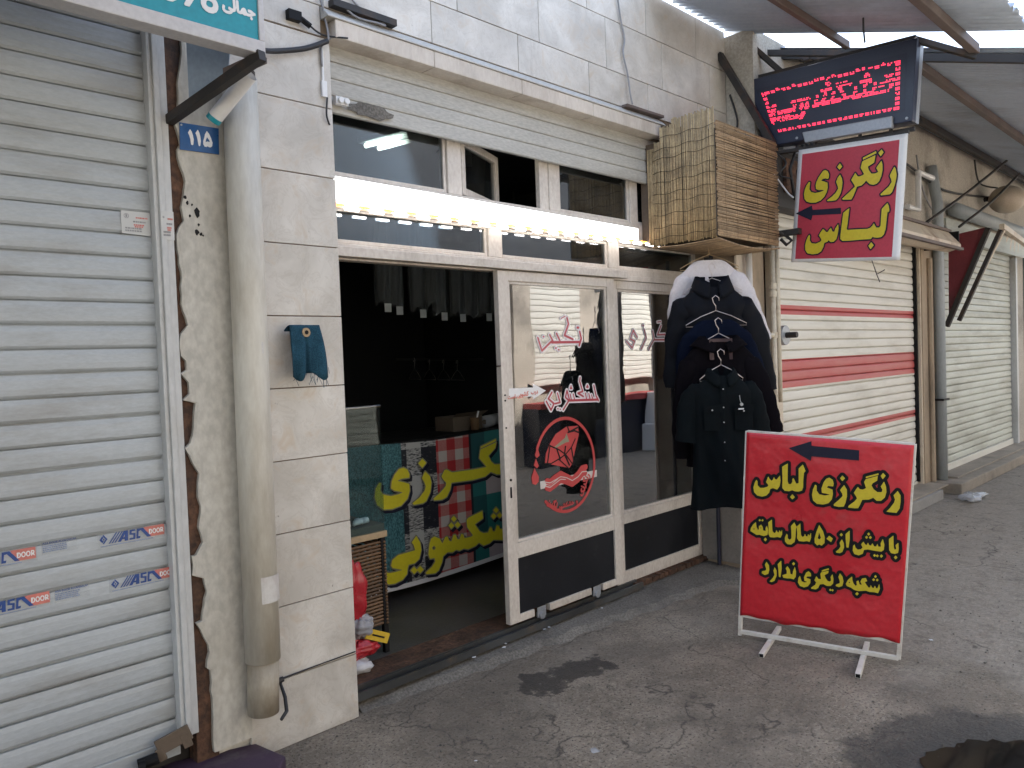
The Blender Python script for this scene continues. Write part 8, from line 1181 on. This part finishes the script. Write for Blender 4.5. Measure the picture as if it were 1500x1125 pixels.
# torn drop awning seen end on
fa = thing('drop_awning', (9.7, -0.5, 2.3), 'torn dark red drop awning on slanting arms beside the grey downpipe', 'awning')
b = MB(); b.prism([(-0.27, 2.80), (-0.66, 2.84), (-0.26, 1.80)], lambda u, v, t: (9.72+t+0.05*math.sin(u*12), u, v), 0.0, 0.012); b.build('red_cloth', M['red_awning'], fa)
b = MB(); b.obox((9.68, -0.68, 2.83), (9.68, -0.25, 1.78), 0.05, 0.06, (1, 0, 0)); b.obox((9.74, -0.78, 2.80), (9.74, -0.36, 1.84), 0.04, 0.05, (1, 0, 0)); b.build('arm', M['iron'], fa)
b = MB(); b.obox((9.78, -0.80, 2.80), (9.78, -0.5, 2.18), 0.03, 0.05, (1, 0, 0)); b.obox((9.7, -0.80, 2.83), (13.3, -0.62, 2.66), 0.05, 0.06); b.build('front_bar', M['hood'], fa, bevel=0.004)
b = MB()
for i in range(14):
    x = 10.2+0.18*i; w = random.uniform(0.05, 0.12); l = random.uniform(0.04, 0.16); b.add([(x, -0.74+0.05*i/14, 2.78), (x+w, -0.74+0.05*i/14, 2.775), (x+w*0.6, -0.72, 2.77-l), (x+0.02, -0.72, 2.77-l*0.8)], [(0, 1, 2, 3)])
b.build('torn_fringe', M['hood'], fa)

# ---------------------------------------------------------------- awnings
def awning(name, label, x0, x1, yo, z0, sl, purlins, y_in=-0.02, amp=0.016, x_end=None):
    t_ = thing('awning', ((x0+x1)/2, -1.0, z0-0.5), label, 'awning')
    n = int((x1-x0)/0.019)
    def f(u, v):
        x = x0+(x1-x0)*u; y = y_in + (yo-y_in)*v; return (x, y - (0.01*math.sin(x*60) if v == 1 else 0), z0+sl*y+amp*math.sin(2*math.pi*x/0.076))
    b = MB(); b.grid(f, n, 4); o = b.build('sheet', M['awning'], t_, smooth=True); s_ = o.modifiers.new('solid', 'SOLIDIFY'); s_.thickness = 0.0015
    for (y, xa, xb, w, h, m_) in purlins:
        b = MB(); b.obox((xa, y, z0+sl*y-amp-h/2-0.003), (xb, y, z0+sl*y-amp-h/2-0.003), w, h); b.build('purlin', M[m_], t_, bevel=0.004)
    return t_
a1 = awning('awning', 'blue grey corrugated awning over the lit sign, nearest the marble wall', 4.3, 5.40, -1.93, 4.0, 0.31, [(-0.8, 4.3, 5.6, 0.035, 0.05, 'rust_tube'), (-1.57, 4.3, 5.68, 0.05, 0.06, 'rust_tube')])
a2 = awning('awning', 'long corrugated awning beyond the lit sign over the closed shutters', 5.78, 15.0, -1.95, 3.98, 0.31, [(-1.12, 5.78, 15, 0.05, 0.06, 'rust_tube'), (-0.42, 5.78, 15, 0.05, 0.07, 'iron'), (-1.85, 5.78, 15, 0.05, 0.05, 'rust_tube')], y_in=-0.1)
b = MB(); b.obox((5.82, -0.1, 3.90), (5.82, -1.93, 3.33), 0.045, 0.05); b.obox((5.55, -0.05, 3.87), (5.75, -0.9, 3.66), 0.04, 0.04); b.build('end_rafter', M['iron'], a2)
for p_, q_ in (((5.38, -1.31, 3.53), (5.68, -1.57, 3.42)), ((5.42, -0.2, 3.82), (5.60, -0.5, 3.45))):
    b = MB(); b.obox(p_, q_, 0.032, 0.035); b.build('strut', M['iron'], a1)
a0 = awning('awning', 'corrugated awning above the teal sign over the closed grey shutter', -7.0, 1.05, -2.5, 3.64, 0.03, [(-1.9, -7, 1.0, 0.05, 0.06, 'rust_tube')])  # out of view, added to darken the upper part of the grey shutter
b = MB(); b.tube([(4.95, -1.15, 3.60), (4.95, -1.15, 3.53), (4.955, -1.155, 3.45)], 0.006, 6); b.build('dangling_wire', M['cable'], a1)

# ---------------------------------------------------------------- litter
b = blob(8.75, -0.72, 0.03, 0.22, 0.10, 0.035, 21, amp=0.22); o = b.build('plastic_bag', M['clear_litter'], None, smooth=True, at=(8.75, -0.72, 0)); tag(o, 'crumpled clear plastic bag lying by the tan step', 'bag')
def scrap(x, y, s, label, z=0.002, m='litter'):
    b = MB(); n = 7; pts = [(x+s*random.uniform(0.5, 1.2)*math.cos(i*0.9), y+s*random.uniform(0.4, 1.0)*math.sin(i*0.9), z+random.uniform(0.001, s*0.35)) for i in range(n)]
    b.add(pts+[(x, y, z+s*0.4)], [(i, (i+1) % n, n) for i in range(n)]); return tag(b.build('paper_scrap', M[m], None, at=(x, y, z)), label, 'litter')
scrap(2.36, -1.0, 0.022, 'clear plastic scrap lying on the open asphalt in front', m='clear_litter')
scrap(1.99, -0.69, 0.009, 'tiny white paper scrap at the bottom edge of the asphalt')
scrap(4.45, -1.62, 0.016, 'white paper scrap on the asphalt right of the sign board')
scrap(3.66, 0.0, 0.012, 'white paper scrap on the concrete strip below the sliding door', 0.047)
for x, y in ((2.62, 0.02), (2.82, 0.0), (2.86, 0.03), (3.16, 0.015), (3.2, 0.02)):
    o = scrap(x, y, 0.014, 'small white paper scrap along the floor track of the sliding door', 0.05); o['group'] = 'paper scraps along the floor track'

# ---------------------------------------------------------------- the other side of the lane, seen only in the glass
OY = -4.75
ob = thing('opposite_building', (9, OY, 0), 'sunlit plastered shop row across the lane, seen reflected in the door glass', 'building')
b = MB(); b.box(-12, 30, OY-4, OY-0.25, 0, 2.9); b.build('wall', M['opp_wall'], ob)
b = MB(); b.box(-12, 30, OY-4, OY-0.05, 2.9, 4.6); b.build('upper_cladding', M['opp_clad'], ob)
b = MB()
for x in (-9, -5, -1.2, 2.6, 6.0, 7.85, 11.64, 15.2, 19): b.box(x, x+0.42, OY-0.3, OY, 0, 2.9)
b.build('pier', M['opp_wall'], ob)
b = MB()
for x0, x1, zb in ((-8.5, -5.1, 0.1), (-4.5, -1.3, 0.1), (3.1, 5.9, 0.1), (8.32, 9.5, 1.15), (10.5, 11.62, 1.15), (15.7, 18.9, 0.1)): b.extr([(-y, z) for y, z in slat_profile(zb, 2.8, 0.085, -OY+0.12)], x0, x1)
b.build('shutter', M['shutter_white'], ob)
b = MB(); b.box(10.5, 11.7, OY+0.41, OY+0.9, 0.0, 0.45); b.box(10.6, 11.3, OY+0.41, OY+0.85, 0.452, 0.95); b.build('white_crate', M['white'], ob, bevel=0.02)  # white blocks added to suggest the motorcycle reflected in the right pane
b = MB(); b.box(8.0, 11.6, OY-0.05, OY+0.35, 0.0, 0.85); b.build('stall_counter', M['navy_pole'], ob)
b = MB(); b.box(8.0, 11.6, OY-0.02, OY+0.4, 0.85, 0.93); b.build('stall_top', M['shutter_red'], ob)
